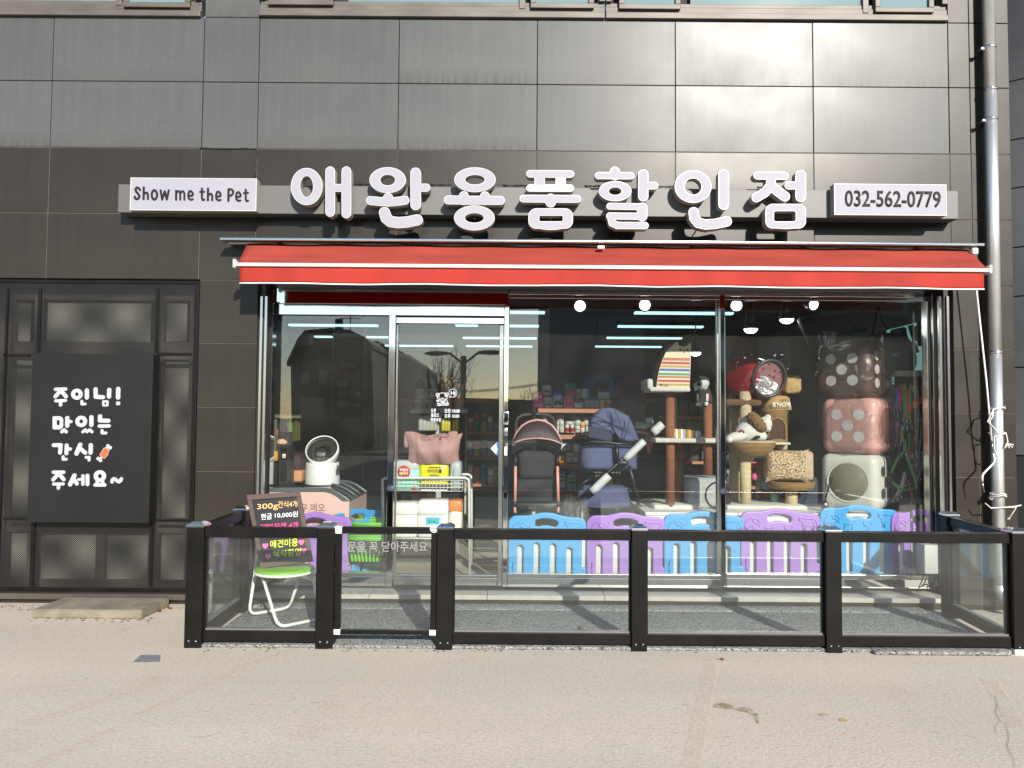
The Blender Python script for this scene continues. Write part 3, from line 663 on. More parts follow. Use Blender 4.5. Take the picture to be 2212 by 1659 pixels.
# ================================================================== shop sign
SIGN = thing('shop_sign', 'grey metal sign band carrying seven large white Korean letters', 'shop sign', tuple(W(1160, 440, -.08)))
xa, xb = W(255, 430, -.15).x, W(2070, 440, -.15).x
zb0, zb1 = W(1106, 465.5, -.15).z, W(1106, 404.5, -.15).z
MB().box(xa, xb, -.15, -.004, zb0, zb1).build('band', mat('grey_band', (.115, .112, .108), .5, .1, .06, 3), SIGN, .004)
M_FACE = mat('acrylic_face', (.30, .292, .335), .6, 0, .02, 3); M_RET = mat('letter_return', (.32, .31, .27), .45, 0, .05, 5); M_TRIM = mat('white_trim', (.52, .52, .50), .3, 0, 0)
LF = -.265
z4, z5 = (1100, 620, 2.01091), (2000, 620, 1.84333)
letters = [
 (z4, ring(217,231,125,147,51,83)), (z4, [P_([(403,110),(403,432)],38), P_([(531,110),(531,444)],38), ('+','box',403,211,531,272,2)]),
 (z4, ring(858,180,144,102,59,42)), (z4, [P_([(862,322),(862,350)],40), P_([(722,342),(800,350),(900,352),(995,340)],35)]), (z4, [P_([(1079,122),(1079,376)],41), P_([(1079,240),(1164,240)],32)]), (z4, [P_([(833,437),(845,480),(880,508),(940,517),(1010,512),(1092,495)],44)]),
 (z4, ring(1549,177,164,98,77,38)), (z4, [P_([(1338,337),(1752,341)],35), P_([(1461,307),(1461,338)],39), P_([(1628,309),(1628,338)],39)]), (z4, ring(1544,479,161,99,75,38)),
 (z5, [P_([(160,119),(455,121)],27), P_([(160,222),(453,223)],27), ('+','box',192,119,268,222,2), ('+','box',345,119,419,222,2)]), (z5, [P_([(113,299),(503,301)],28), P_([(310,300),(310,326)],37)]), (z5, [rr_(148,370,472,518,58), ('+','ell',310,470,150,57), hole(228,423,398,464,6)]),
 (z5, [P_([(776,103),(776,130)],36), P_([(657,132),(893,133)],26)]), (z5, ring(778,245,118,73,46,28)), (z5, [P_([(982,125),(982,282)],37), P_([(982,205),(1064,205)],27)]),
 (z5, [P_([(738,354),(975,358)],24), P_([(974,366),(974,428)],37), P_([(738,425),(975,428)],25), P_([(745,430),(756,478),(790,492)],26), P_([(790,494),(995,495)],26)]),
 (z5, ring(1343,212,133,118,61,60)), (z5, [P_([(1565,128),(1565,342)],38)]), (z5, [P_([(1347,398),(1352,440),(1380,475),(1430,487),(1500,483),(1588,464)],37)]),
 (z5, [P_([(1810,132),(2008,134)],28), P_([(1910,150),(1905,205),(1865,255),(1802,292)],34), P_([(1905,205),(1950,240),(2010,284)],36)]), (z5, [P_([(2124,130),(2124,285)],38), P_([(2036,204),(2124,204)],28)]), (z5, [rr_(1868,338,2162,516,52), ('+','ell',2015,470,140,50), hole(1930,390,2088,465,14)])]
for (ox, oy, s_), pr in letters:
    mp_ = zoommap(ox, oy, s_, LF)
    lt = plate('letter', contours(pr, 4.0), mp_, LF, .085, M_RET, SIGN)
    outer, inner = contours(pr, 4.0, 0.0), contours(pr, 4.0, 5.0)
    plate('letter_trim', outer, mp_, LF - .004, .0045, M_TRIM, lt)
    plate('letter_face', inner, mp_, LF - .0055, .006, M_FACE, lt)
pins = MB()
for px, py in ((700, 430), (745, 430), (840, 410), (840, 475), (900, 400), (1025, 400), (1025, 470), (1190, 405), (1190, 470), (1345, 470), (1345, 430), (1390, 420), (1485, 430), (1560, 420), (1520, 480), (1660, 420), (1735, 420), (1720, 480)):
    p = W(px, py, -.2); pins.tube([(p.x, LF + .08, p.z), (p.x, -.006, p.z)], .006, 6)
pins.build('mounting_pin', M_STEEL_R, SIGN)
wr = MB()
for a, b in ((752, 800), (930, 975), (1085, 1145), (1262, 1320), (1418, 1470), (1635, 1660)):
    for k in range(3):
        wr.tube([W(a + (b-a)*i/8, 402 + .0078*(a-1106) + math.sin(i*1.7 + k*2)*1.5 - k*.8, -.12 - .01*k) for i in range(9)], .0035, 5)
wq = wr.build('wiring', mat('black_cable', (.012, .012, .012), .5), SIGN); wq['kind'] = 'stuff'
def lightbox(name, label, px, txt):
    x0, x1, z0, z1 = rect(*px, -.24); t = thing(name, label, 'sign box', ((x0+x1)/2, -.2, z0))
    MB().box(x0, x1, -.235, -.152, z0, z1).build('box_case', M_RET, t, .003)
    e = .006; f = MB(); f.box(x0, x1, -.24, -.236, z0, z0+e); f.box(x0, x1, -.24, -.236, z1-e, z1); f.box(x0, x0+e, -.24, -.236, z0+e, z1-e); f.box(x1-e, x1, -.24, -.236, z0+e, z1-e); f.build('box_trim', M_TRIM, t)
    MB().box(x0+e, x1-e, -.2385, -.2352, z0+e, z1-e).build('box_face', M_FACE, t); return t
LB = lightbox('name_sign_box', 'white sign box reading Show me the Pet at the left end of the band', (281, 384.5, 554, 455), None)
M_INK = mat('dark_lettering', (.016, .014, .018), .6, spec=.2)
zs_ = zoommap(480, 660, 3.68667, -.2405)
def e_(dx, dy): return [P_([(a+dx, b+dy) for a, b in [(972,412),(1026,403),(1030,372),(1005,340),(978,345),(963,395),(970,445),(1000,466),(1028,460)]], 15)]
def t_(dx, dy): return [P_([(1162+dx,305+dy),(1162+dx,440+dy),(1172+dx,468+dy),(1195+dx,466+dy)],15), P_([(1135+dx,352+dy),(1195+dx,350+dy)],14)]
def h_(x, y): return [P_([(x,y),(x-2,y+167)],16), P_([(x,y+110),(x+20,y+78),(x+46,y+75),(x+61,y+100),(x+61,y+167)],15)]
for pr in ([P_([(262,325),(247,297),(217,288),(198,312),(205,345),(240,385),(257,420),(240,450),(210,458),(190,440),(188,422)],16)], h_(317,288), ring(472,395,54,83,23,46), [P_([(562,330),(585,462),(622,345),(652,462),(680,330)],15)],
           [P_([(787,335),(787,465)],15), P_([(787,385),(805,345),(832,342),(847,370),(847,465)],14), P_([(847,380),(866,345),(893,345),(907,375),(907,465)],14)], e_(0,0), t_(0,0), h_(1250,305), e_(403,10), [P_([(1548,315),(1546,480)],16), P_([(1548,315),(1590,314),(1614,340),(1612,375),(1590,404),(1550,410)],15)], e_(693,16), t_(636,16)):
    plate('lettering', contours(pr, 3.0), zs_, -.2425, .003, M_INK, LB)
PB = lightbox('phone_sign_box', 'white sign box with a telephone number at the right end of the band', (1802, 397.5, 2045, 465), None)
q = [W(1825, 410.5, -.24), W(2032, 413, -.24), W(2032, 449, -.24), W(1825, 446.5, -.24)]
text_on('lettering', '032-562-0779', q, mat('grey_lettering', (.035, .03, .028), .6, spec=.2), PB, .016, .0005, .002)
# cracked cable run on the wall above the name box
cb = MB(); cb.tube([W(x, y + random.uniform(-.8, .8), -.004) for x, y in ((432, 320), (455, 321), (480, 322), (505, 322), (530, 321), (553, 322))], .006, 5)
cb.tube([W(x + random.uniform(-1.5, 1.5), y, -.006) for x, y in ((553, 322), (555, 335), (552, 348), (554, 360), (551, 372), (552, 386))], .004, 5)
tag(cb.build('loose_cable', mat('loose_cable', (.02, .018, .016), .6)), 'thin dark cable running along the stone joints above the name sign', 'cable')

# ================================================================== awning
AW = thing('awning', 'half open red fabric awning with white bars over the shop front', 'awning', tuple(W(1320, 560, -.2)))
M_RED = mat('red_canvas', (.42, .027, .015), .75, 0, .15, 1.6, .15, 300, stretch=(2.2, 1, .5))
def translucent(m, k):
    t = m.node_tree; b = t.nodes['Principled BSDF']; tl_ = t.nodes.new('ShaderNodeBsdfTranslucent'); tl_.inputs[0].default_value = b.inputs['Base Color'].default_value
    mx = t.nodes.new('ShaderNodeMixShader'); mx.inputs[0].default_value = k; t.links.new(b.outputs[0], mx.inputs[1]); t.links.new(tl_.outputs[0], mx.inputs[2]); t.links.new(mx.outputs[0], t.nodes['Material Output'].inputs[0])
translucent(M_RED, .22); M_ALU = mat('white_aluminium', (.74, .73, .70), .3, .3, .03)
YA = -.41
zf = W(1106, 575, YA).z; zv = W(1106, 615.5, YA).z; zt_ = W(1106, 531, -.12).z
xa, xb = W(480, 516, -.15).x, W(2118, 524, -.15).x
MB().rbox(xa, xb, -.21, -.09, W(1106, 524, -.2).z, W(1106, 517.5, -.2).z, .004).build('wall_rail', M_STEEL_R, AW)
MB().rbox(xa + .03, xb - .06, -.085, -.03, W(1106, 531, -.1).z, W(1106, 525.5, -.1).z, .004).build('roller', M_STEEL_R, AW)
for px in (597, 868, 1090, 1297, 1500, 1742, 1990): MB().pbox(px - 4, 523 + (px-1106)*.0078, px + 4, 536 + (px-1106)*.0078, -.13, -.0).build('bracket', mat('bracket_brown', (.10, .05, .045), .5), AW)
tl, tr, bl_, br_ = W(533, 530, -.12).x, W(2098, 538, -.12).x, W(513, 566, YA).x, W(2131, 578, YA).x
def fab(u, v):
    x = (tl*(1-u) + tr*u)*(1-v) + (bl_*(1-u) + br_*u)*v; y = -.12 + (YA + .12)*v
    z = zt_ + (zf + .012 - zt_)*v - .018*math.sin(math.pi*v)*(1 + .35*math.sin(u*23)) + .004*math.sin(u*61 + v*4)
    return Vector((x, y, z))
M_REDT = mat('dusty_canvas', (.36, .05, .032), .85, 0, .16, 3.5, .2, 250, stretch=(.5, 3, 1)); translucent(M_REDT, .2)
cm = MB().grid(fab, 120, 10).build('canopy', M_REDT, AW)
sol = cm.modifiers.new('solid', 'SOLIDIFY'); sol.thickness = .003; sol.offset = -1
vl_, vr_ = W(518, 590, YA).x, W(2125, 600, YA).x
def val(u, v):
    return Vector((vl_*(1-u) + vr_*u, YA - .006 + .006*math.sin(u*47)*v + .004*math.sin(u*113 + 1)*v, zf - .022 + (zv - zf + .022)*v + .0035*math.sin(u*31)*v))
vm = MB().grid(val, 160, 6).build('valance', M_RED, AW); sol = vm.modifiers.new('solid', 'SOLIDIFY'); sol.thickness = .003
MB().tube([val(i/60, 1.0) + Vector((0, -.002, -.004)) for i in range(61)], .0065, 6).build('valance_trim', M_WHITE, AW)
MB().rbox(bl_ - .01, br_ + .01, YA - .028, YA + .04, zf - .022, zf + .008, .006).build('front_bar', M_ALU, AW)
for x in (bl_ - .018, br_ + .018): MB().rbox(x - .01, x + .01, YA - .034, YA + .046, zf - .034, zf + .036, .006).build('end_cap', M_WHITE, AW)
for xs in (-1, 1):
    xe = -1.75 if xs < 0 else 3.0; z_ = zf - .005
    MB().tube([(xe, -.06, zt_ - .06), (xe + xs*-.75, -.2, z_ + .02), (xe + .02*xs, YA + .04, z_)], .018, 8).build('folding_arm', M_ALU, AW)
MB().rbox(*[W(2097, 545, -.12).x - .03, W(2097, 545, -.12).x + .02], -.2, -.11, W(2097, 552, -.14).z, W(2097, 538, -.14).z, .01).build('gearbox', M_WHITE, AW)
MB().rbox(W(1290, 536, -.2).x, W(1305, 536, -.2).x, -.235, -.2, W(1297, 539, -.2).z, W(1297, 532, -.2).z, .006).build('clip', M_WHITE, AW)
# crank handle
def cz(x, y, Y): return W((3600 + x/1.5093)/1.822785, (1500 + y/1.5082)/1.822785, Y)
CR = thing('awning_crank', 'long white crank rod hanging from the awning and tied to the steel pipe', 'crank rod', tuple(cz(460, 355, -.16)))
MB().tube([W(2098, 552, -.16), W(2109, 625, -.17), cz(428, 0, -.17), cz(460, 355, -.17)], .0075, 8).build('rod', M_WHITE, CR)
MB().tube([cz(462, 355, -.17), cz(470, 435, -.17)], .004, 8).build('rod_link', M_STEEL_R, CR)
MB().tube([cz(470, 433, -.17), cz(478, 468, -.17), cz(470, 490, -.17), cz(412, 548, -.17), cz(404, 565, -.17), cz(404, 594, -.17)], .0085, 8).build('handle', M_WHITE, CR)
MB().tube([cz(405, 594, -.17), cz(415, 662, -.17)], .004, 6).build('handle_tip', M_STEEL_R, CR)
# rain pipe
PX_ = W(2147, 600, -.09).x
PIPE = thing('rain_pipe', 'polished steel rain pipe running down the right corner of the building', 'drainpipe', (PX_, -.09, .1))
zj = [7.5, zr(114, 2147), zr(204, 2147), zr(267, 2147), 2.0, .98, .26]
for a, b in ((7.5, zj[2]), (zj[2], 2.2), (2.2, .22)): MB().tube([(PX_, -.09, a), (PX_, -.09, b + .002)], .049, 20).build('pipe_section', M_PIPE, PIPE)
for z in (zj[1], zj[2], zj[3], 2.2, .98):
    MB().lathe([(.049, -.012), (.0535, -.01), (.0535, .01), (.049, .012)], (PX_, -.09, z), n=20).build('pipe_collar', M_STEEL_R, PIPE)
for z in (zj[1], zj[3], .98):
    MB().rbox(PX_ - .085, PX_ - .055, -.115, -.085, z - .03, z - .002, .003).build('pipe_bracket', M_CHROME, PIPE)
    MB().box(PX_ - .045, PX_ + .045, -.05, -.001, z - .01, z + .01).build('pipe_bracket', M_STEEL_R, PIPE)
MB().tube([(PX_, -.09, .24), (PX_, -.092, .19), (PX_ + .01, -.12, .15), (PX_ + .03, -.19, .10), (PX_ + .035, -.215, .085)], .05, 16, False).build('pipe_shoe', M_PIPE, PIPE)
RP = MB(); rp2 = MB()
def loop(z, r=.062):
    return [(PX_ + r*math.cos(a), -.09 + r*math.sin(a), z + .008*math.sin(3*a)) for a in [i*math.pi/8 for i in range(17)]]
for z in (cz(500, 160, -.15).z, cz(500, 315, -.15).z): RP.tube(loop(z), .006, 6)
RP.tube([cz(540, 155, -.15), cz(470, 170, -.18), cz(435, 240, -.19), cz(490, 295, -.18), cz(545, 310, -.15), cz(555, 360, -.15), cz(545, 395, -.16)], .006, 6)
RP.tube([cz(470, 175, -.18), cz(465, 215, -.19), cz(440, 245, -.19)], .006, 6); RP.tube([cz(540, 312, -.15), cz(475, 330, -.18), cz(475, 400, -.18), cz(490, 440, -.18), cz(510, 445, -.17)], .006, 6)
for dx, dy in ((590, 380), (585, 395), (565, 400), (535, 402)): RP.tube([cz(550, 370, -.16), cz(dx, dy, -.17)], .005, 5)
tag(RP.build('white_rope', mat('white_rope', (.62, .60, .54), .9, 0, .1, 80)), 'white cord knotted round the crank rod and the middle of the steel pipe', 'rope')
for z in (.985, 1.0): rp2.tube(loop(z, .06), .006, 6)
rp2.tube([cz(420, 725, -.15), cz(455, 755, -.17), cz(550, 750, -.17), cz(600, 745, -.16), cz(635, 738, -.15)], .006, 6); rp2.tube([cz(550, 750, -.17), cz(605, 750, -.16), cz(565, 815, -.16)], .006, 6)
for k in (-8, 0, 8): rp2.tube([cz(567, 810, -.16), cz(560 + k, 822, -.16)], .004, 5)
tag(rp2.build('white_rope', mat('white_rope2', (.62, .60, .54), .9, 0, .1, 80)), 'white cord tied in a loose knot low round the steel pipe above the fence', 'rope')

# ================================================================== yard: mats, fence
def carpet(name):
    m = mat(name, (.10, .10, .098), .95, 0, .0); t = m.node_tree; L = t.links.new; b = t.nodes['Principled BSDF']
    tc = t.nodes.new('ShaderNodeTexCoord'); n = t.nodes.new('ShaderNodeTexNoise'); n.inputs['Scale'].default_value = 42; n.inputs['Detail'].default_value = 4; n.inputs['Distortion'].default_value = 2.5; L(tc.outputs['Object'], n.inputs['Vector'])
    cr = t.nodes.new('ShaderNodeValToRGB'); cr.color_ramp.elements[0].position = .40; cr.color_ramp.elements[0].color = (.025, .026, .026, 1); cr.color_ramp.elements[1].position = .56; cr.color_ramp.elements[1].color = (.34, .34, .32, 1)
    L(n.outputs[0], cr.inputs[0]); L(cr.outputs[0], b.inputs['Base Color'])
    bp = t.nodes.new('ShaderNodeBump'); bp.inputs['Strength'].default_value = .7; bp.inputs['Distance'].default_value = .008; L(n.outputs[0], bp.inputs['Height']); L(bp.outputs[0], b.inputs['Normal']); return m
M_MAT = carpet('loop_mat')
YF = -1.24
FXL, FXR = W(418.5, 1270, YF + .06).x, W(2206, 1275, YF + .06).x
tag(MB().rbox(FXL + .07, FXR - .05, YF + .02, -.20, .001, .022, .006).build('floor_mat', M_MAT), 'large grey looped mat covering the fenced yard', 'mat')
tag(MB().rbox(FXL + .12, FXR - .1, -.196, -.004, .001, .026, .006).build('floor_mat', M_MAT), 'narrow grey looped mat strip along the foot of the shop step', 'mat')
tag(MB().rbox(W(1885, 1395, YF).x, W(2178, 1400, YF).x, YF - .045, YF + .1, .001, .028, .012).build('floor_mat', M_MAT), 'rolled dark mat end poking out under the right end of the fence', 'mat')
FEN = thing('yard_fence', 'low black aluminium fence with clear glass panes round the yard', 'fence', (0, YF + .06, 0))
zt1, zt0 = W(560, 1141, YF).z, W(560, 1163, YF).z; zl1, zl0 = W(560, 1364, YF).z, W(560, 1389, YF).z
zp = zt1 + .004
def fpost(xc_, yc, w_=.115, base=0.0):
    MB().box(xc_ - w_/2, xc_ + w_/2, yc - w_/2, yc + w_/2, base, zp).build('post', M_BLACKAL, FEN, .004)
    h = w_/2 + .004; MB().add([(xc_-h, yc-h, zp), (xc_+h, yc-h, zp), (xc_+h, yc+h, zp), (xc_-h, yc+h, zp), (xc_-h, yc-h, zp+.014), (xc_+h, yc-h, zp+.014), (xc_+h, yc+h, zp+.014), (xc_-h, yc+h, zp+.014), (xc_-.03, yc-.03, zp+.036), (xc_+.03, yc-.03, zp+.036), (xc_+.03, yc+.03, zp+.036), (xc_-.03, yc+.03, zp+.036)],
        [(3,2,1,0),(0,1,5,4),(1,2,6,5),(2,3,7,6),(3,0,4,7),(4,5,9,8),(5,6,10,9),(6,7,11,10),(7,4,8,11),(8,9,10,11)]).build('post_cap', M_CHROME, FEN, .002)
    for s in (-1, 1): MB().lathe([(.006, -.003), (.006, 0), (0, 0)], (xc_ + s*.025, yc - w_/2 - .001, .05), 'Y', 8).build('screw', M_CHROME, FEN)
pxs = [(400, 437), (683, 720), (943, 978), (1365, 1398), (1785, 1819), (2189, 2226)]
PXC = [(W(a, 1265, YF).x + W(b, 1265, YF).x)/2 for a, b in pxs]
PWD = [W(b, 1265, YF).x - W(a, 1265, YF).x for a, b in pxs]
for i, x in enumerate(PXC): fpost(x, YF + PWD[i]/2, PWD[i])
fpost(W(522, 1110, -.25).x, -.24, .105); fpost(W(2052, 1118, -.25).x, -.24, .105)
M_FLINE = mat('grey_gasket', (.22, .21, .20), .4, .4)
def fbay(p0, p1):
    """rails and pane between two points (x, y)"""
    p0, p1 = Vector((*p0, 0)), Vector((*p1, 0)); d = (p1 - p0); Ln = d.length; d.normalize(); n = Vector((-d.y, d.x, 0)); M = Matrix(((d.x, n.x, 0, p0.x), (d.y, n.y, 0, p0.y), (0, 0, 1, 0), (0, 0, 0, 1)))
    def b(name, u0, u1, v0, v1, z0, z1, m, bev=.003):
        q = MB().box(u0, u1, v0, v1, z0, z1); q.v = [tuple(M @ Vector(v)) for v in q.v]; return q.build(name, m, FEN, bev)
    b('rail', 0, Ln, -.035, .035, zt0, zt1, M_BLACKAL); b('rail', 0, Ln, -.035, .035, zl0, zl1 - .004, M_BLACKAL)
    b('gasket', .012, Ln - .012, -.02, .02, zl1 - .003, zl1 + .008, M_FLINE, 0)
    b('side_bead', .0, .012, -.02, .02, zl1 + .01, zt0 - .001, M_BLACKAL, 0); b('side_bead', Ln - .012, Ln, -.02, .02, zl1 + .01, zt0 - .001, M_BLACKAL, 0)
    b('glass_pane', .013, Ln - .013, -.004, .004, zl1 + .009, zt0 - .001, M_FGLASS, 0)
yc_ = YF + .06
for i, j in ((0, 1), (2, 3), (3, 4), (4, 5)): fbay((PXC[i] + PWD[i]/2, yc_), (PXC[j] - PWD[j]/2, yc_))
fbay((PXC[0], YF + PWD[0]), (W(522, 1110, -.25).x, -.295)); fbay((PXC[5], YF + PWD[5]), (W(2052, 1118, -.25).x, -.295))
MB().box(PXC[5] - .06, PXC[5] + .06, YF - .006, YF + .13, -.001, .035).build('post_foot', M_WHITE, FEN)
GT = thing('yard_gate', 'narrow black framed glass gate with grey lettering on its pane', 'gate', (W(832, 1380, YF).x, YF + .05, .05))
g0, g1 = W(722, 1260, YF).x, W(942, 1260, YF).x; gz1, gz0 = W(832, 1140, YF).z, W(832, 1373, YF).z; gy0, gy1 = YF + .02, YF + .06; wd = .04
MB().box(g0, g1, gy0, gy1, gz1 - .045, gz1).build('gate_rail', M_BLACKAL, GT, .003); MB().box(g0, g1, gy0, gy1, gz0, gz0 + .03).build('gate_rail', M_BLACKAL, GT, .003)
MB().box(g0, g0 + wd, gy0 + .001, gy1 - .001, gz0 + .03, gz1 - .046).build('gate_stile', M_BLACKAL, GT, .003); MB().box(g1 - wd, g1, gy0 + .001, gy1 - .001, gz0 + .03, gz1 - .046).build('gate_stile', M_BLACKAL, GT, .003)
for x, z in ((g0, gz1 - .045), (g0, gz0 - .001), (g1 - .042, gz0 - .001)): MB().rbox(x - .003, x + .042, gy0 - .004, gy1 + .004, z - .001, z + (.047 if z > .5 else .036), .003).build('corner_cap', M_WHITE, GT)
MB().box(g0 + wd, g1 - wd, gy0 + .016, gy0 + .024, gz0 + .031, gz1 - .047).build('glass_pane', M_FGLASS, GT)
MB().lathe([(0, -.006), (.027, -.006), (.029, -.003), (.029, 0)], (W(937, 1143, YF).x, gy0 - .001, W(937, 1143, YF).z), 'Y', 24).build('round_sticker', M_WHITE, GT)
ptext('lettering', '문턱조심', 931, 1139, 943, 1143, YF + .012, M_INK, GT, .01, .0045); ptext('lettering', 'mind', 933, 1145, 941, 1148, YF + .012, M_INK, GT, .01, .0045)
ptext('lettering', '문을 꼭 닫아주세요', 751, 1169.5, 923, 1192, gy0 + .012, mat('grey_decal', (.24, .235, .23), .6), GT, .012, .001)
MB().box(g1 + .004, g1 + .012, gy0, gy1, .5, .58).build('latch', M_CHROME, GT)
for z in (.2, .62): MB().tube([(g0 - .012, gy0 + .01, z), (g0 - .012, gy0 + .01, z + .1)], .008, 8).build('hinge', M_STEEL_R, GT)
# ================================================================== shop interior: shell and lights
FZ = .10; XI0, XI1 = -3.3, 4.1
struct(MB().box(XI0, XI1, FY1 + .002, 9.4, FZ - .05, FZ).build('shop_floor', mat('vinyl_floor', (.44, .385, .30), .35, 0, .12, 2.5, .05, 20)))
M_WALLI = mat('shop_wall_paint', (.17, .172, .178), .8, 0, .1, .6); M_CEIL = mat('ceiling_paint', (.085, .075, .068), .8, 0, .06, .5)
struct(MB().box(XI0 - .1, XI1 + .1, 9.4, 9.5, 0, 3.1).build('back_wall', M_WALLI))
struct(MB().box(XI0 - .1, XI0, FY1 + .06, 9.4, 0, 3.1).build('left_wall', M_WALLI)); struct(MB().box(XI1, XI1 + .1, FY1 + .06, 9.4, 0, 3.1).build('right_wall', M_WALLI))
struct(MB().box(XI0 - .1, XI1 + .1, FY1 + .101, 9.5, 2.98, 3.08).build('ceiling', M_CEIL))
struct(MB().box(XI0, XI1, FY1 + .02, FY1 + .9, Z['open'] + .03, 2.979).build('ceiling_soffit', M_CEIL))
M_TUBE = emis('cool_tube', (.50, .80, .88), 1.15)
tubes = [((1102, 1177, 677), 'short ceiling light strip beside the door post'), ((1371, 1586, 678), 'long front ceiling light strip right of the third spotlight'), ((984, 1032, 704.5), 'short ceiling light strip above the sliding door'), ((1101, 1164, 706), 'second ceiling light strip just right of the door post'),
         ((1335, 1521, 707), 'second row ceiling light strip above the cat scratcher'), ((625, 814, 704), 'long ceiling light strip at the top of the left window'), ((680, 836, 729), 'third row ceiling light strip crossing behind the chalkboard'), ((1000, 1160, 731.5), 'third row ceiling light strip across the door post'),
         ((1311, 1475, 731.5), 'third row ceiling light strip left of the cat scratcher'), ((832, 978, 748), 'far ceiling light strip above the sliding door'), ((1007, 1150, 749), 'far ceiling light strip across the door post'), ((1286, 1431, 750), 'farthest ceiling light strip left of the cat scratcher')]
for (a, b, y), lab in tubes:
    p, q = WG(a, y, 2.90), WG(b, y, 2.90); t = thing('ceiling_light', lab, 'ceiling light', ((p.x+q.x)/2, p.y, 2.9), 'linear ceiling lights'); wd = .11
    MB().box(p.x - .02, q.x + .02, p.y - wd/2 - .02, p.y + wd/2 + .02, 2.925, 2.979).build('housing', M_BLACKAL, t); MB().box(p.x, q.x, p.y - wd/2, p.y + wd/2, 2.90, 2.924).build('tube', M_TUBE, t)
M_BULB = emis('white_lamp', (1, .98, .95), 12); M_SHADE = mat('dark_shade', (.02, .022, .025), .4); M_LRIM = mat('lamp_rim', (.30, .35, .42), .3, .3)
for (px, py, ax), lab in zip(((1253, 661, 0), (1393, 659, .1), (1591, 660, .15), (1758, 658, .9)), ('track spotlight nearest the door post', 'track spotlight left of the window mullion', 'track spotlight right of the window mullion', 'tilted track spotlight above the brown die')):
    c = W(px, py, .95); t = thing('track_spotlight', lab, 'spotlight', tuple(c), 'spotlights along the window')
    d = Vector((ax*.8 - c.x*.13, -1, -.25)).normalized(); q = d.to_track_quat('Z', 'Y').to_matrix(); r = .054
    MB().lathe([(.03, -.11), (.045, -.10), (r + .008, -.01), (r + .008, 0), (r, 0)], c, n=24, M=q).build('lamp_head', M_SHADE, t)
    MB().lathe([(r + .014, -.012), (r + .014, .003), (r - .002, .003)], c, n=24, M=q).build('lamp_ring', M_LRIM, t)
    MB().lathe([(0, .004), (r*.6, .003), (r - .003, -.002)], c, n=24, M=q).build('lamp_lens', M_BULB, t)
    MB().box(c.x - .03, c.x + .03, .98, 1.06, c.z + .045, 2.81).build('lamp_stem', M_SHADE, t)
tag(MB().box(W(1230, 650, .95).x, W(1990, 650, .95).x, 1.0, 1.04, 2.811, 2.84).build('light_track', M_SHADE), 'dark ceiling track holding the window spotlights', 'light track')
for (px, py), Y, lab in zip(((1622, 711), (1699.5, 690), (1503, 762)), (2.2, 1.6, 3.4), ('black cone pendant lamp between the window mullion and the red carrier', 'black cone pendant lamp nearest the glass above the red carrier', 'farthest pendant lamp beside the cat scratcher')):
    c = W(px, py, Y); k = (11.5 if Y > 3 else 15)/1662*(CAMD + Y); t = thing('pendant_lamp', lab, 'pendant lamp', tuple(c), 'cone pendant lamps')
    MB().lathe([(.012, k*4), (k*.55, k*2.6), (k*1.02, .0), (k*.98, 0)], c, n=20).build('lamp_shade', M_SHADE, t); MB().tube([c + Vector((0, 0, k*3.9)), (c.x, c.y, 2.98)], .008, 6).build('cord', M_SHADE, t)
    MB().ball((c.x, c.y, c.z - .0), (k*.95, k*.95, k*.62), n=16, m=8).build('bulb', M_BULB, t)
# ------------------------------------------------------------------ generic goods
def q3(ox, oy, s=2.92593): return lambda x, y: ((ox + x/s)/1.822785, (oy + y/s)/1.822785)
_mc = {}
def C(col, rough=.45):
    k = (col, rough)
    if k not in _mc: _mc[k] = mat('coloured_' + col.strip('#'), col, rough, 0, .05, 9)
    return _mc[k]
def jar(px, Y, body, lid, label, cat='jar', band=None, txt=None, group=None, lidh=.2):
    x0, x1, z0, z1 = rect(*px, Y); r = (x1-x0)/2; c = ((x0+x1)/2, Y + r, z0); h = z1 - z0
    t = thing('jar' if cat == 'jar' else cat.replace(' ', '_'), label, cat, c, group)
    MB().lathe([(0, 0), (r*.94, 0), (r, h*.03), (r, h*(.94-lidh)), (r*.86, h*(1-lidh))], c, n=20).build('body', C(body), t)
    MB().lathe([(r*.97, h*(1-lidh)), (r*.97, h*.985), (r*.9, h), (0, h)], c, n=20).build('lid', C(lid), t)
    if band: MB().lathe([(r + .0015, h*.1), (r + .0015, h*(.62))], c, n=20).build('label_band', C(band), t)
    if txt: ptext('lettering', txt, px[0] + (px[2]-px[0])*.2, px[1] + (px[3]-px[1])*.45, px[2] - (px[2]-px[0])*.2, px[1] + (px[3]-px[1])*.6, Y - .003, C('#202020'), t, .01, .0)
    return t
def carton(px, Y, d, col, label, cat='box', stripe=None, sy=(.6, .85), txt=None, tcol='#202020', group=None, r=.004, ty=(.2, .45), rough=.45, name=None):
    x0, x1, z0, z1 = rect(*px, Y); t = thing(name or cat.replace(' ', '_'), label, cat, ((x0+x1)/2, Y, z0), group)
    MB().rbox(x0, x1, Y, Y + d, z0, z1, r).build('body', C(col, rough), t)
    H = z1 - z0
    if stripe: MB().box(x0 + r, x1 - r, Y - .0015, Y + .002, z1 - H*sy[1], z1 - H*sy[0]).build('printed_band', C(stripe), t)
    if txt:
        for k, s in enumerate(txt.split('|')):
            n = len(txt.split('|')); a = ty[0] + (ty[1]-ty[0])*k/n; b = ty[0] + (ty[1]-ty[0])*(k+.8)/n; w_ = px[2]-px[0]; h_ = px[3]-px[1]
            ptext('lettering', s, px[0] + w_*.14, px[1] + h_*a, px[2] - w_*.14, px[1] + h_*b, Y - .002, C(tcol), t, .016, .001)
    return t
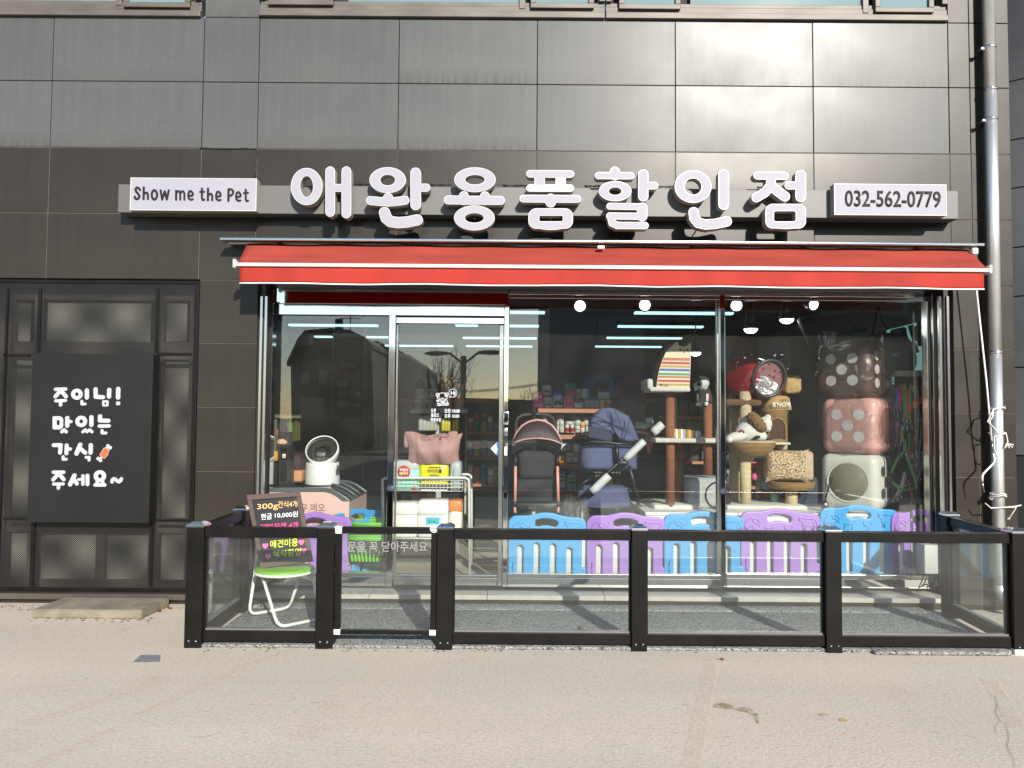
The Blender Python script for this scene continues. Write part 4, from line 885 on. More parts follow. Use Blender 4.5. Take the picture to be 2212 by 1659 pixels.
def soft(mb, px, Y, d, sag=.12, n=14, M=None, seed=0):
    """pillow-like filled bag over a pixel box"""
    x0, x1, z0, z1 = rect(*px, Y); cx_, cz_ = (x0+x1)/2, (z0+z1)/2; a, b, c = (x1-x0)/2, d/2, (z1-z0)/2; rnd = random.Random(seed)
    ph = [rnd.uniform(0, 6) for _ in range(6)]
    def f(u, v):
        th = 2*math.pi*u; fi = math.pi*(v - .5); e = .35
        sg = lambda w_, p: math.copysign(abs(w_)**p, w_)
        x = a*sg(math.cos(fi), e)*sg(math.cos(th), e); y = b*sg(math.cos(fi), .6)*sg(math.sin(th), .6); z = c*sg(math.sin(fi), e)
        w_ = 1 + sag*.25*(math.sin(5*u*6.28 + ph[0])*math.sin(3*v*6.28 + ph[1]) + .6*math.sin(9*v*3.1 + ph[2] + 7*u))
        return Vector((cx_ + x*w_, Y + b + y*w_, cz_ + z*(1 + sag*.1*math.sin(th*3 + ph[3]))))
    return mb.grid(f, n*2, n)

# ------------------------------------------------------------------ plastic play fence panels
PW, PH, PT = .705, .625, .036
outl = [(0, 0), (0, .10), (-.0, .78)] + [(0 + .10*(1-math.cos(a)), .83 + .125*math.sin(a)) for a in [i*math.pi/2/6 for i in range(7)]] + [(.16, .957), (.25, .955), (.33, .975), (.42, .998), (.50, 1.0), (.58, .99), (.66, .965), (.74, .945), (.84, .935)] + [(.88 + .12*math.sin(a), .815 + .12*math.cos(a)) for a in [i*math.pi/2/6 for i in range(7)]] + [(1.0, .775), (.985, .755), (.955, .75), (.945, .72), (.945, .235), (.955, .215), (.99, .212), (1.0, .2), (1.0, .11), (.985, .095), (.95, .09), (.942, .06), (.942, 0)]
hand = [(.335, .83), (.33, .865), (.36, .895), (.43, .915), (.51, .915), (.58, .90), (.63, .875), (.64, .835), (.62, .80), (.58, .795), (.52, .815), (.45, .818), (.39, .80), (.35, .805)]
def slot(c, top, w_=.078):
    return [(c - w_/2, .035), (c + w_/2, .035)] + [(c + w_/2*math.cos(a), top - w_/2*PW/PH + w_/2*PW/PH*math.sin(a)) for a in [math.pi*i/8 for i in range(9)]]
loops = [outl, hand, slot(.155, .53), slot(.365, .565), (slot(.575, .555)), slot(.785, .495)]
pm_ = curve_mesh([[(x*PW, y*PH) for x, y in lp] for lp in loops], PT, .012, 3)
for v in pm_.vertices: v.co = (v.co.x - PW/2, -v.co.z, v.co.y)
for p in pm_.polygons: p.use_smooth = abs(p.normal.y) < .98
pm_.name = 'play_panel_body'
def relief():
    m = MB()
    def ln(pts): m.tube([((x - .5)*PW, -PT/2 - .001, y*PH) for x, y in pts], .0078, 5)
    ln([(.045, .70), (.055, .79), (.10, .845), (.17, .855), (.215, .84), (.235, .80), (.262, .795), (.285, .845), (.295, .862)]); ln([(.15, .85), (.16, .80), (.20, .79), (.235, .75), (.25, .79)])
    ln([(.06, .77), (.07, .68), (.09, .68), (.10, .73), (.15, .74), (.155, .66), (.18, .66), (.19, .75)])
    ln([(.725, .85), (.735, .875), (.75, .862), (.77, .872), (.78, .855), (.90, .855), (.935, .84), (.95, .78), (.94, .73)]); ln([(.725, .85), (.74, .825), (.765, .815), (.775, .76), (.785, .68), (.80, .68), (.805, .75), (.88, .755), (.885, .69), (.905, .69), (.915, .80)])
    ln([(.30, .66), (.30, .74), (.32, .72), (.37, .725), (.39, .75), (.42, .745), (.41, .72), (.395, .71), (.395, .65)]); ln([(.545, .76), (.55, .72), (.57, .69), (.60, .70), (.63, .74), (.65, .72), (.63, .67), (.59, .65), (.59, .62)]); ln([(.055, .20), (.065, .28), (.075, .21), (.06, .16), (.07, .10)])
    return m.mesh('animal_relief')
rl_me = relief(); pp_cache = {}
M_BLUE = mat('blue_plastic', (.055, .33, .66), .38, 0, .03, 4); M_PURP = mat('purple_plastic', (.36, .19, .56), .38, 0, .03, 4)
def playpen(px, Y, m, label, rz=0.0, zadd=0.0, sc_=1.0):
    xm = W(px, 1180, Y).x; t = thing('play_fence_panel', label, 'play fence panel', (xm, Y, FZ + zadd), 'plastic play fence panels behind the glass'); t.rotation_euler.z = rz; t.scale.x = sc_
    for nm, me in (('panel_body', pm_), ('animal_relief', rl_me)):
        k = (nm, m.name)
        if k not in pp_cache:
            pp_cache[k] = me.copy(); pp_cache[k].materials.clear(); pp_cache[k].materials.append(m)
        o = bpy.data.objects.new(nm, pp_cache[k]); COL.objects.link(o); o.parent = t
    return t
YPP = .365
for px, m, lab, za in ((1182, M_BLUE, 'sky blue play fence panel nearest the door post', 1107), (1354, M_PURP, 'purple play fence panel left of the window mullion', 1107), (1521, M_BLUE, 'sky blue play fence panel crossing behind the window mullion', 1103.5), (1686, M_PURP, 'purple play fence panel below the beige cat tree', 1098), (1857, M_BLUE, 'sky blue play fence panel below the white die', 1090)):
    playpen(px, YPP + random.uniform(-.008, .008), m, lab, random.uniform(-.012, .012), W(px, za, YPP).z - PH - FZ, 1.0 if px == 1182 else 1.03)
playpen(1990, YPP + .03, M_PURP, 'purple play fence panel at the right end by the harnesses', .14, .085, .85)
playpen(684, YPP + .02, M_PURP, 'purple play fence panel in front of the pink freezer', 0, .02, .9)
playpen(772, YPP + .33, M_BLUE, 'sky blue play fence panel turned edgeways beside the pink freezer', 1.02, .02)
# white cabinets behind them
M_CAB = mat('white_cabinet', (.62, .62, .59), .5, 0, .03)
for (a, b), lab in (((1395, 1595), 'white low cabinet under the brown posted cat tree'), ((1597, 1790), 'white low cabinet under the beige cat tree'), ((1792, 1975), 'white low cabinet under the stack of dice')):
    x0, x1 = W(a, 1100, .40).x, W(b, 1100, .40).x; t = thing('display_cabinet', lab, 'cabinet', ((x0+x1)/2, .8, FZ), 'white display cabinets')
    MB().box(x0, x1 - .004, .402, 1.3, FZ, .735).build('body', M_CAB, t, .003); MB().box(x0 - .006, x1 - .002, .39, 1.31, .737, .765).build('top_board', M_CAB, t, .003)
x0, x1 = W(1108, 1150, .62).x, W(1392, 1150, .62).x
tag(MB().rbox(x0, x1, .397, .412, FZ, .52, .004).build('white_board', M_CAB), 'white backing board standing behind the blue and purple play fence', 'board')
CT = .765
# ------------------------------------------------------------------ brown posted cat tree with the striped scratcher
zF = q3(2500, 1300, 2.94933); zA = q3(2500, 1600)
def fabric(name, col, rough=.95, var=.12, sc_=40, bump=.6): return mat(name, col, rough, 0, var, sc_, bump, 120)
M_PLUSH = fabric('pale_plush', (.56, .53, .47)); M_ROPEB = mat('brown_rope', (.24, .085, .042), .8, 0, .22, 30, 1.0, 60, stretch=(.3, .3, 6)); M_GREYP = fabric('grey_plush', (.36, .37, .35))
T1 = thing('cat_tree', 'cat tree with brown rope posts, pale boards and a grey den', 'cat tree', tuple(W(1490, 1095, .8)))
def pcol(mb, px, y0, y1, Y, r):  # vertical post in px
    c = W(px, (y0+y1)/2, Y); mb.tube([(c.x, Y, W(px, y1, Y).z), (c.x, Y, W(px, y0, Y).z)], r, 18)
for px, ya, yb, Y, r in ((1447.5, 846, 1094, .66, .043), (1529, 872, 1026, .70, .042), (1467, 950, 1089, .92, .04)):
    q = MB(); pcol(q, px, ya, yb, Y, r); q.build('post', M_ROPEB, T1)
q = MB(); q.prbox(1413, 1091, 1505, 1102, .62, 1.2, .012); q.build('base', M_PLUSH, T1)
q = MB(); x0, x1, z0, z1 = rect(1416, 947, 1562, 957, .56); q.rbox(x0, x1, .56, 1.06, z0, z1, .012); q.build('board', M_PLUSH, T1)
q = MB(); x0, x1, z0, z1 = rect(1404, 836, 1492, 846, .50); q.rbox(x0, x1 , .50, .9, z0, z1, .014); q.rbox(x0 - .02, x0 + .035, .52, .9, z0 + .02, z0 + .12, .018); q.build('top_bed', M_PLUSH, T1)
DN = MB(); x0, x1, z0, z1 = rect(1491, 1033, 1575, 1104, .62)
zz_ = [(-.5 + .0, 0)]; 
den = DN.rbox(x0, x1, .66, 1.06, CT, z1, .05, 4).build('den', M_GREYP, T1)
c = W(1553, 1070, .655); MB().lathe([(0, .012), (.112, .012), (.118, 0), (.132, -.004), (.135, .02)], (c.x, .655, c.z), 'Y', 28).build('den_opening', mat('dark_plush', (.03, .022, .02), .95), den)
SCX = thing('cat_scratcher', 'cat shaped cardboard scratcher printed with a face and coloured stripes', 'cat scratcher', tuple(W(*zF(440, 690), .66)))
YS = .52
so_ = [zF(*p) for p in ((250, 676), (256, 610), (268, 530), (287, 440), (318, 345), (360, 255), (410, 200), (437, 178), (462, 150), (487, 133), (502, 150), (516, 182), (604, 184), (626, 158), (648, 142), (652, 160), (646, 400), (636, 692))]
pl = [(W(*p, YS).x, W(*p, YS).z) for p in so_]
MB().prism(pl, YS + .004, YS + .30).build('body', mat('dark_card', (.085, .08, .075), .6, 0, .2, 20), SCX)
MB().prism(pl, YS, YS + .0038).build('front', mat('cream_print', (.66, .57, .40), .4, 0, .03), SCX)
def xl(z_):  # left outline x at height z
    for k in range(9):
        a, b = pl[k], pl[k+1]
        if min(a[1], b[1]) <= z_ <= max(a[1], b[1]): return a[0] + (b[0]-a[0])*(z_-a[1])/(b[1]-a[1]+1e-9)
    return pl[0][0]
for ya, yb, col in ((325, 358, '#b06a45'), (370, 400, '#a84444'), (413, 438, '#a8914a'), (452, 480, '#2a62a8'), (502, 528, '#25906a'), (537, 560, '#b06a45'), (580, 608, '#a84444'), (624, 650, '#a8914a'), (672, 688, '#2a5a98')):
    p, q_ = W(*zF(640, ya), YS), W(*zF(640, yb), YS); za, zb_ = p.z, q_.z; xr = W(*zF(638, (ya+yb)/2), YS).x
    v = [(xl(za) + .004, YS - .0012, za + .004), (xr, YS - .0012, za), (xr, YS - .0012, zb_), (xl(zb_) + .004, YS - .0012, zb_ + .004)]
    v += [(a, YS - .0002, c_) for a, _, c_ in v]; MB().add(v, [(0, 1, 2, 3), (7, 6, 5, 4), (0, 3, 7, 4), (1, 5, 6, 2), (0, 4, 5, 1), (3, 2, 6, 7)]).build('printed_stripe', C(col), SCX)
zFm = zoommap(2500, 1300, 2.94933, YS - .001); M_BRP = C('#3a2c1c')
for pr in ([('+', 'ell', 525, 225, 22, 13), ('-', 'ell', 525, 225, 18, 9)], [('+', 'ell', 527, 226, 11, 10)], [('+', 'ell', 608, 228, 20, 13), ('-', 'ell', 608, 228, 16, 9)], [('+', 'ell', 610, 229, 10, 10)], [P_([(562, 240), (576, 240)], 5)], [P_([(569, 245), (569, 256), (560, 263)], 2.6), P_([(569, 256), (578, 263)], 2.6)], [P_([(552, 184), (556, 200)], 3)], [P_([(567, 182), (568, 205)], 3)], [P_([(582, 184), (580, 200)], 3)], ring(301, 637, 16, 16, 3, 9)):
    plate('printed_face', contours(pr, 1.2), zFm, YS - .0022, .001, M_BRP, SCX)
ptext('lettering', 'Cats', *zF(322, 624), *zF(384, 654), YS - .0022, M_BRP, SCX, .01, .0006)
# toy dog in a hooded jacket on the tall brown post
TD = thing('toy_dog', 'small grey toy dog in a dark hooded jacket with pink white sleeve stripes', 'toy dog', tuple(W(*zF(795, 880), .680)))
def Wz(zf, x, y, Y): return W(*zf(x, y), Y)
M_JK = fabric('dark_jacket', (.035, .030, .026)); M_GRD = fabric('grey_fleece', (.50, .50, .48))
q = MB(); c = Wz(zF, 800, 770, .700); q.ball(c, (.075, .06, .11)); q.ball(Wz(zF, 735, 765, .670), (.03, .035, .065), Matrix.Rotation(.25, 3, 'Y')); q.ball(Wz(zF, 855, 770, .670), (.034, .035, .07), Matrix.Rotation(-.25, 3, 'Y')); q.ball(Wz(zF, 830, 840, .680), (.035, .035, .05)); q.ball(Wz(zF, 752, 840, .680), (.035, .035, .05)); q.build('jacket', M_JK, TD)
q = MB(); q.ball(Wz(zF, 775, 630, .680), (.075, .07, .055), Matrix.Rotation(-.35, 3, 'Y')); q.ball(Wz(zF, 725, 640, .655), (.04, .04, .035)); q.build('head', M_GRD, TD)
q = MB(); q.ball(Wz(zF, 770, 590, .700), (.08, .07, .05)); q.build('hood', M_JK, TD)
for x, y in ((825, 640), (716, 655)): q = MB(); q.ball(Wz(zF, x, y, .645), (.022, .014, .045), Matrix.Rotation(.3, 3, 'Y')); q.build('ear', M_GRD, TD)
q = MB(); q.ball(Wz(zF, 740, 627, .605), .017); q.build('eye', C('#0a0a0a', .15), TD)
for x, y in ((740, 857), (832, 855)): q = MB(); q.rbox(*[Wz(zF, x - 22, y, .620).x, Wz(zF, x + 22, y, .620).x], .610, .670, Wz(zF, x, y + 26, .620).z, Wz(zF, x, y - 24, .620).z, .014); q.build('paw', C('#cfcac0', .9), TD)
for x, c_ in ((840, '#e9dede'), (850, '#d8808c'), (733, '#e0d8d8')): q = MB(); p = Wz(zF, x, 780, .630); q.rbox(p.x - .009, p.x + .009, .628, .645, p.z - .035, p.z + .035, .004); q.build('sleeve_stripe', C(c_, .700), TD)
# striped cushion on the middle board
SCU = MB(); x0, x1, z0, z1 = rect(*zA(440, 262), *zA(760, 376), .64); 
tcu = thing('striped_cushion', 'small cushion with orange, grey and white stripes on the middle board', 'cushion', ((x0+x1)/2, .8, z0))
for k in range(11):
    a = x0 + (x1-x0)*k/11; b = x0 + (x1-x0)*(k+1)/11; hh = z1 - (z1-z0)*.22*(k/11)**2
    MB().rbox(a, b - .0005, .64, .86, z0 + .001, hh, .006).build('stripe_panel', C(('#d9a24a', '#e8e2d6', '#c98f3c', '#e6e0d8', '#9aa0a8', '#8f7a3a')[k % 6], .9), tcu)
# ------------------------------------------------------------------ beige cat tree with wicker
def wicker(name, c1, c2, s=1.0):
    m = mat(name, c1, .6, 0, 0); t = m.node_tree; L = t.links.new; b = t.nodes['Principled BSDF']; tc = t.nodes.new('ShaderNodeTexCoord')
    wv = []
    for ax, sc_ in (('Z', 26*s), ('X', 22*s)):
        n = t.nodes.new('ShaderNodeTexWave'); n.wave_type = 'BANDS'; n.bands_direction = ax; n.inputs['Scale'].default_value = sc_; n.inputs['Distortion'].default_value = 1.2; n.inputs['Detail'].default_value = 1; L(tc.outputs['Object'], n.inputs['Vector']); wv.append(n.outputs[1])
    mu = t.nodes.new('ShaderNodeMath'); mu.operation = 'MULTIPLY'; L(wv[0], mu.inputs[0]); L(wv[1], mu.inputs[1])
    ad = t.nodes.new('ShaderNodeMath'); ad.operation = 'MULTIPLY_ADD'; ad.inputs[1].default_value = .6; L(wv[0], ad.inputs[0]); L(mu.outputs[0], ad.inputs[2])
    cr = t.nodes.new('ShaderNodeValToRGB'); cr.color_ramp.elements[0].position = .12; cr.color_ramp.elements[0].color = (*c2, 1); cr.color_ramp.elements[1].position = .6; cr.color_ramp.elements[1].color = (*c1, 1); L(ad.outputs[0], cr.inputs[0]); L(cr.outputs[0], b.inputs['Base Color'])
    bp = t.nodes.new('ShaderNodeBump'); bp.inputs['Strength'].default_value = .8; bp.inputs['Distance'].default_value = .006; L(ad.outputs[0], bp.inputs['Height']); L(bp.outputs[0], b.inputs['Normal']); return m
M_WICK = wicker('yellow_wicker', (.50, .30, .10), (.12, .055, .015)); M_WICKD = wicker('brown_wicker', (.26, .14, .06), (.07, .035, .014), 1.3)
M_SISAL = mat('sisal_rope', (.56, .46, .26), .85, 0, .2, 25, 1.2, 50, stretch=(.3, .3, 7)); M_BEIGE = fabric('beige_plush', (.47, .36, .24))
T2 = thing('cat_tree', 'beige cat tree with sisal posts, wicker basket and a wicker house', 'cat tree', tuple(W(1660, 1090, .9)))
q = MB(); x0, x1, z0, z1 = rect(*zA(1060, 1145), *zA(1990, 1190), .6); q.rbox(x0, x1, .6, 1.25, CT, z1, .012); q.build('base', M_PLUSH, T2)
for x, ya, yb, Y, r, m in ((1150, -170, 1115, 1.0, .055, M_BEIGE), (1273, -170, 640, .76, .056, M_BEIGE), (1273, 640, 1140, .76, .052, M_SISAL), (1803, 940, 1150, .8, .056, M_SISAL), (1690, 440, 500, .92, .055, M_BEIGE), (1435, 705, 1120, 1.15, .04, M_BEIGE)):
    a, b = zA(x, ya), zA(x, yb); q = MB(); pcol(q, a[0], a[1], b[1], Y, r); q.build('post', m, T2)
BK = MB(); c = Wz(zA, 1337, 405, .72); r = 275/2.92593/1.822785*(CAMD + .72)/1662
BK.lathe([(.05, -.155), (r*.45, -.15), (r*.8, -.10), (r*.97, -.035), (r, 0), (r*.95, .005), (r*.9, -.03), (r*.7, -.09), (.0, -.12)], c, n=40); bk = BK.build('wicker_basket', M_WICK, T2)
MB().lathe([(r*.93, 0), (r*.99, .014), (r*1.02, .006), (r*1.0, -.008)], c, n=40).build('basket_rim', M_BEIGE, bk)
HC = Wz(zA, 1640, 410, .86); hr = 150/2.92593/1.822785*(CAMD + .86)/1662; hh = Wz(zA, 1640, 30, .86).z - HC.z
hs = MB().lathe([(hr, 0), (hr, hh*.86), (hr*1.06, hh*.88), (hr*1.06, hh), (hr*.9, hh*1.02), (0, hh*1.03)], (HC.x, .95, HC.z), n=40).build('wicker_house', M_WICK, T2)
dr = [zA(1537 + 0, 372), zA(1537, 240), zA(1548, 190), zA(1580, 150), zA(1637, 135), zA(1690, 150), zA(1722, 190), zA(1735, 240), zA(1737, 372)]
yd_ = .95 - hr - .002
dpl = [(W(*p, yd_).x, W(*p, yd_).z) for p in dr]
MB().prism(dpl, yd_ - .004, yd_ + .06).build('doorway', mat('dark_doorway', (.06, .025, .012), .8, 0, .2, 60), hs)
MB().tube([(x, yd_ - .006, z) for x, z in dpl], .010, 8).build('doorway_rim', M_WICK, hs)
q = MB(); x0, x1, z0, z1 = rect(*zA(1480, 415), *zA(1800, 445), .74); q.rbox(x0, x1, .74, 1.15, z0, z1, .012); q.build('board', M_PLUSH, T2)
TR = MB(); c = Wz(zA, 1798, 858, .82); r = 262/2.92593/1.822785*(CAMD + .82)/1662; TR.lathe([(0, -.075), (r*.92, -.075), (r*.98, -.04), (r, 0), (r*.95, .0), (r*.93, -.03), (0, -.04)], c, n=36); TR.build('wicker_tray', M_WICK, T2)
q = MB(); x0, x1, z0, z1 = rect(*zF(1055, 800), *zF(1485, 880), .7); q.rbox(x0, x1, .7, 1.15, z0, z1, .03, 3); q.build('wicker_shelf', M_WICKD, T2)
dsk = thing('wicker_disc', 'large round brown wicker disc standing behind the red carrier', 'wicker bed', tuple(Wz(zF, 1120, 600, 1.2)))
c = Wz(zF, 1120, 335, 1.25); r = 268/2.94933/1.822785*(CAMD + 1.25)/1662; dq = MB().lathe([(0, -.06), (r*.5, -.055), (r*.9, -.03), (r, .02), (r*.92, .06), (0, .05)], c, 'Y', 44).build('woven_face', M_WICKD, dsk)
MB().tube([(c.x + r*.96*math.cos(a), c.y - .02, c.z + r*.96*math.sin(a)) for a in [i*2*math.pi/40 for i in range(40)]], .012, 6, closed=True).build('woven_rim', M_WICKD, dsk)
# burlap sack hat over the wicker house
BG = thing('burlap_sack', 'printed burlap sack draped over the roof of the wicker house', 'sack', tuple(Wz(zF, 1690, 930, .95)))
M_BURL = fabric('burlap', (.44, .29, .12), .9, .2, 50)
cb_ = (HC.x + .02, .95, Wz(zF, 1690, 925, .8).z); hb = Wz(zF, 1690, 760, .8).z - cb_[2]
MB().lathe([(hr*1.12, 0), (hr*1.15, hb*.1), (hr*1.07, hb*.45), (hr*1.0, hb*.85), (hr*.8, hb*1.0), (0, hb*1.05)], cb_, n=36).build('sack_body', M_BURL, BG)
q = MB(); soft(q, (*zF(1745, 515), *zF(1950, 735)), .95, .22, .35, 12, seed=4); q.build('sack_flap', M_BURL, BG)
ptext('lettering', "B'NOIR", *zF(1600, 835), *zF(1815, 892), .95 - hr*1.16, C('#e8e2d4'), BG, .012, .004, .002); ptext('lettering', 'café biologique', *zF(1600, 893), *zF(1800, 915), .95 - hr*1.16, C('#4a2c14'), BG, .01, .004); ptext('lettering', 'UTE', *zF(1690, 795), *zF(1790, 835), .95 - hr*1.12, C('#6a4420'), BG, .01, .004)
# leopard cushion on the tray
LC = thing('leopard_cushion', 'leopard print cushion in clear wrap standing on the low wicker tray', 'cushion', tuple(Wz(zA, 1780, 860, .82)))
def leopard():
    m = fabric('leopard_print', (.58, .42, .24)); t = m.node_tree; L = t.links.new; b = t.nodes['Principled BSDF']; tc = t.nodes.new('ShaderNodeTexCoord'); v = t.nodes.new('ShaderNodeTexVoronoi'); v.inputs['Scale'].default_value = 72; L(tc.outputs['Object'], v.inputs['Vector'])
    cr = t.nodes.new('ShaderNodeValToRGB'); cr.color_ramp.interpolation = 'CONSTANT'; e = cr.color_ramp.elements; e[0].color = (.30, .16, .06, 1); e[1].position = .26; e[1].color = (.035, .018, .01, 1); x = e.new(.46); x.color = (.58, .43, .26, 1); L(v.outputs['Distance'], cr.inputs[0]); L(cr.outputs[0], b.inputs['Base Color']); return m
def fcush(u, v):
    a = (u*2-1); b = (v*2-1); p = 1 - .10*(1 - abs(a)**2)*(abs(b)**6) - .0; x0, x1, z0, z1 = rect(*zA(1518, 505), *zA(1990, 868), .74)
    corner = 1 + .06*(abs(a*b))**3
    return Vector(((x0+x1)/2 + a*(x1-x0)/2*(1 - .07*(1-b*b)**.5*abs(a)**4)*corner, .74 + .02 - .05*math.sqrt(max(0, (1-a**4)*(1-b**4))), (z0+z1)/2 + b*(z1-z0)/2*(1 - .09*(1-a*a)**.5*abs(b)**4)*corner))
MB().grid(fcush, 20, 16).build('front_cover', leopard(), LC)
MB().grid(lambda u, v: Vector((fcush(u, v).x + .03, 1.56 - fcush(u, v).y, fcush(u, v).z)), 20, 16).build('back_cover', M_BEIGE, LC)
q = MB(); x0, x1, z0, z1 = rect(*zA(1530, 515), *zA(2070, 860), .77); q.rbox(x0, x1, .765, .93, z0, z1, .04, 3); q.build('cushion_core', M_BEIGE, LC)
# white toy dog in a parka lying in the basket
WD = thing('toy_dog', 'white toy dog in a white parka with brown fur hood lying in the wicker basket', 'toy dog', tuple(Wz(zA, 1330, 395, .72)))
M_WCL = fabric('white_parka', (.62, .61, .54), .7, .08, 9, .5); M_FUR = mat('brown_fur', (.20, .115, .045), .95, 0, .35, 60, 1.5, 90); M_WFL = fabric('white_fleece', (.62, .60, .54))
q = MB(); q.ball(Wz(zA, 1330, 290, .70), (.155, .10, .115), Matrix.Rotation(-.35, 3, 'Y')); q.ball(Wz(zA, 1170, 355, .64), (.10, .06, .05), Matrix.Rotation(-.15, 3, 'Y')); q.ball(Wz(zA, 1330, 200, .72), (.09, .09, .10)); q.ball(Wz(zA, 1440, 345, .64), (.07, .055, .05)); q.build('parka', M_WCL, WD)
q = MB(); q.tube([Wz(zA, 1310, 95, .66), Wz(zA, 1350, 120, .63), Wz(zA, 1400, 175, .61), Wz(zA, 1450, 235, .61), Wz(zA, 1490, 290, .62)], [.04, .055, .058, .055, .04], 12); fu = q.build('fur_hood', M_FUR, WD)
dm = bpy.data.textures.new('fur', 'CLOUDS'); dm.noise_scale = .012; sb_ = fu.modifiers.new('sub', 'SUBSURF'); sb_.levels = 3; sb_.render_levels = 3; dd = fu.modifiers.new('fur', 'DISPLACE'); dd.texture = dm; dd.strength = .03
q = MB(); q.ball(Wz(zA, 1500, 200, .70), (.065, .065, .07)); q.ball(Wz(zA, 1530, 130, .70), .032); q.ball(Wz(zA, 1520, 255, .66), (.04, .05, .035)); q.ball(Wz(zA, 1090, 380, .62), .035); q.build('head', M_WFL, WD)
q = MB(); pc = Wz(zA, 1225, 305, .615); q.lathe([(0, 0), (.03, 0), (.032, .004)], (pc.x, .612, pc.z), 'Y', 20); q.build('round_patch', C('#a02030', .7), WD)
q = MB(); q.lathe([(0, 0), (.022, 0), (.022, .004)], (pc.x, .609, pc.z), 'Y', 20); q.build('round_patch', C('#1c2c5c', .7), WD); q = MB(); q.lathe([(0, 0), (.010, 0), (.010, .003)], (pc.x, .606, pc.z), 'Y', 6); q.build('round_patch', C('#e6e0e0', .7), WD)
q = MB(); q.tube([Wz(zA, 1365, 375, .59), Wz(zA, 1400, 350, .585), Wz(zA, 1440, 350, .59)], .012, 8); q.build('cuff', C('#15120f', .8), WD)
# red pet carrier
RC = thing('pet_carrier', 'glossy red round pet carrier with a clear dome window', 'pet carrier', tuple(Wz(zF, 1400, 800, .9)))
M_REDG = mat('glossy_red', (.22, .008, .014), .12, 0, .05, 4, coat=.6); 
cc = Wz(zF, 1395, 572, .95); Mr = Matrix.Rotation(.62, 3, 'Z') @ Matrix.Rotation(.12, 3, 'Y')
sx_ = 345/2.94933/1.822785*(CAMD + .95)/1662; sz_ = 262/2.94933/1.822785*(CAMD + .95)/1662
q = MB()
def fc(u, v):
    th = 2*math.pi*u; fi = math.pi*(v-.5); sg = lambda w_, p: math.copysign(abs(w_)**p, w_)
    x = sx_*1.0*sg(math.sin(fi), .55); r_ = sg(math.cos(fi), .42)
    return cc + Mr @ Vector((x, sz_*.95*r_*math.cos(th), sz_*r_*math.sin(th)))
q.grid(fc, 40, 24); q.build('shell', M_REDG, RC)
wc = Wz(zF, 1560, 560, .66); nW = Vector((-.02, -1, .10)).normalized(); qW = nW.to_track_quat('Z', 'Y').to_matrix(); rx_ = 186/2.94933/1.822785*(CAMD + .66)/1662; ry_ = 218/2.94933/1.822785*(CAMD + .66)/1662
Mt = Matrix.Rotation(.42, 3, 'Y')
ringp = [wc + Mt @ Vector((rx_*math.cos(a), .012*math.cos(a), ry_*math.sin(a))) for a in [i*2*math.pi/40 for i in range(40)]]
MB().tube(ringp, .016, 10, closed=True).build('window_ring', mat('dark_rim', (.02, .018, .018), .35), RC)
pk = MB(); pk.add([wc] + ringp, [(0, 1 + i, 1 + (i+1) % 40) for i in range(40)]); pk.v = [(x, y + .022, z) for x, y, z in pk.v]; pk.build('inner_lining', mat('pink_lining', (.24, .085, .095), .6, 0, .1, 5), RC)
dome = MB().grid(lambda u, v: wc + Mt @ Vector((rx_*.97*v*math.cos(2*math.pi*u), -.05*(1 - v*v) , ry_*.97*v*math.sin(2*math.pi*u))), 40, 8)
dome.build('dome_window', glass('clear_dome', .05, (.95, .93, .93)), RC)
M_WRAP = None
q = MB(); rnd = random.Random(3)
def crump(u, v):
    a = 2*math.pi*u; rr = v
    x, z = rx_*.93*rr*math.cos(a), ry_*.95*rr*math.sin(a)
    z = -ry_*.95 + (z + ry_*.95)*.52
    lim = math.sqrt(max(0, 1 - (z/(ry_*.97))**2))*rx_*.95; x = max(-lim, min(lim, x))
    return wc + Mt @ Vector((x, .014 - .010*math.sin(31*u + 9*v)*math.cos(17*v), z))
M_FOIL = mat('crumpled_film', (.5, .5, .5), .15, .5, .5, 14, 1.5, 30, detail=8)
q.grid(crump, 40, 14); q.build('film_wrap', M_FOIL, RC)
for x, y in ((1555, 397), (1628, 470), (1680, 492)): p = Wz(zF, x, y, .60); MB().ball(p, (.010, .006, .010)).build('air_hole', C('#1a0808'), RC)
for (x, y), r in (((1185, 330), .088), ((1690, 370), .075)): MB().ball(Wz(zF, x, y, 1.02 if x < 1500 else 1.15), (r, r*.7, r)).build('ear', C('#08080a', .15), RC)
# ------------------------------------------------------------------ stacked dice
def film(name):
    m = bpy.data.materials.new(name); m.use_nodes = True; t = m.node_tree; t.nodes.remove(t.nodes['Principled BSDF']); L = t.links.new
    tc = t.nodes.new('ShaderNodeTexCoord'); n = t.nodes.new('ShaderNodeTexNoise'); n.inputs['Scale'].default_value = 7; n.inputs['Detail'].default_value = 6; n.inputs['Distortion'].default_value = 1.6; L(tc.outputs['Object'], n.inputs['Vector'])
    bp = t.nodes.new('ShaderNodeBump'); bp.inputs['Strength'].default_value = 1; bp.inputs['Distance'].default_value = .05; L(n.outputs[0], bp.inputs['Height'])
    g = t.nodes.new('ShaderNodeBsdfGlossy'); g.inputs['Roughness'].default_value = .12; L(bp.outputs[0], g.inputs['Normal']); tr = t.nodes.new('ShaderNodeBsdfTransparent'); tr.inputs[0].default_value = (.95, .95, .95, 1)
    lw = t.nodes.new('ShaderNodeLayerWeight'); lw.inputs[0].default_value = .3; L(bp.outputs[0], lw.inputs['Normal'])
    mr = t.nodes.new('ShaderNodeMapRange'); mr.inputs[3].default_value = .05; mr.inputs[4].default_value = .55; L(lw.outputs['Facing'], mr.inputs[0]); mx = t.nodes.new('ShaderNodeMixShader'); L(mr.outputs[0], mx.inputs[0]); L(tr.outputs[0], mx.inputs[1]); L(g.outputs[0], mx.inputs[2]); L(mx.outputs[0], t.nodes['Material Output'].inputs[0]); return m
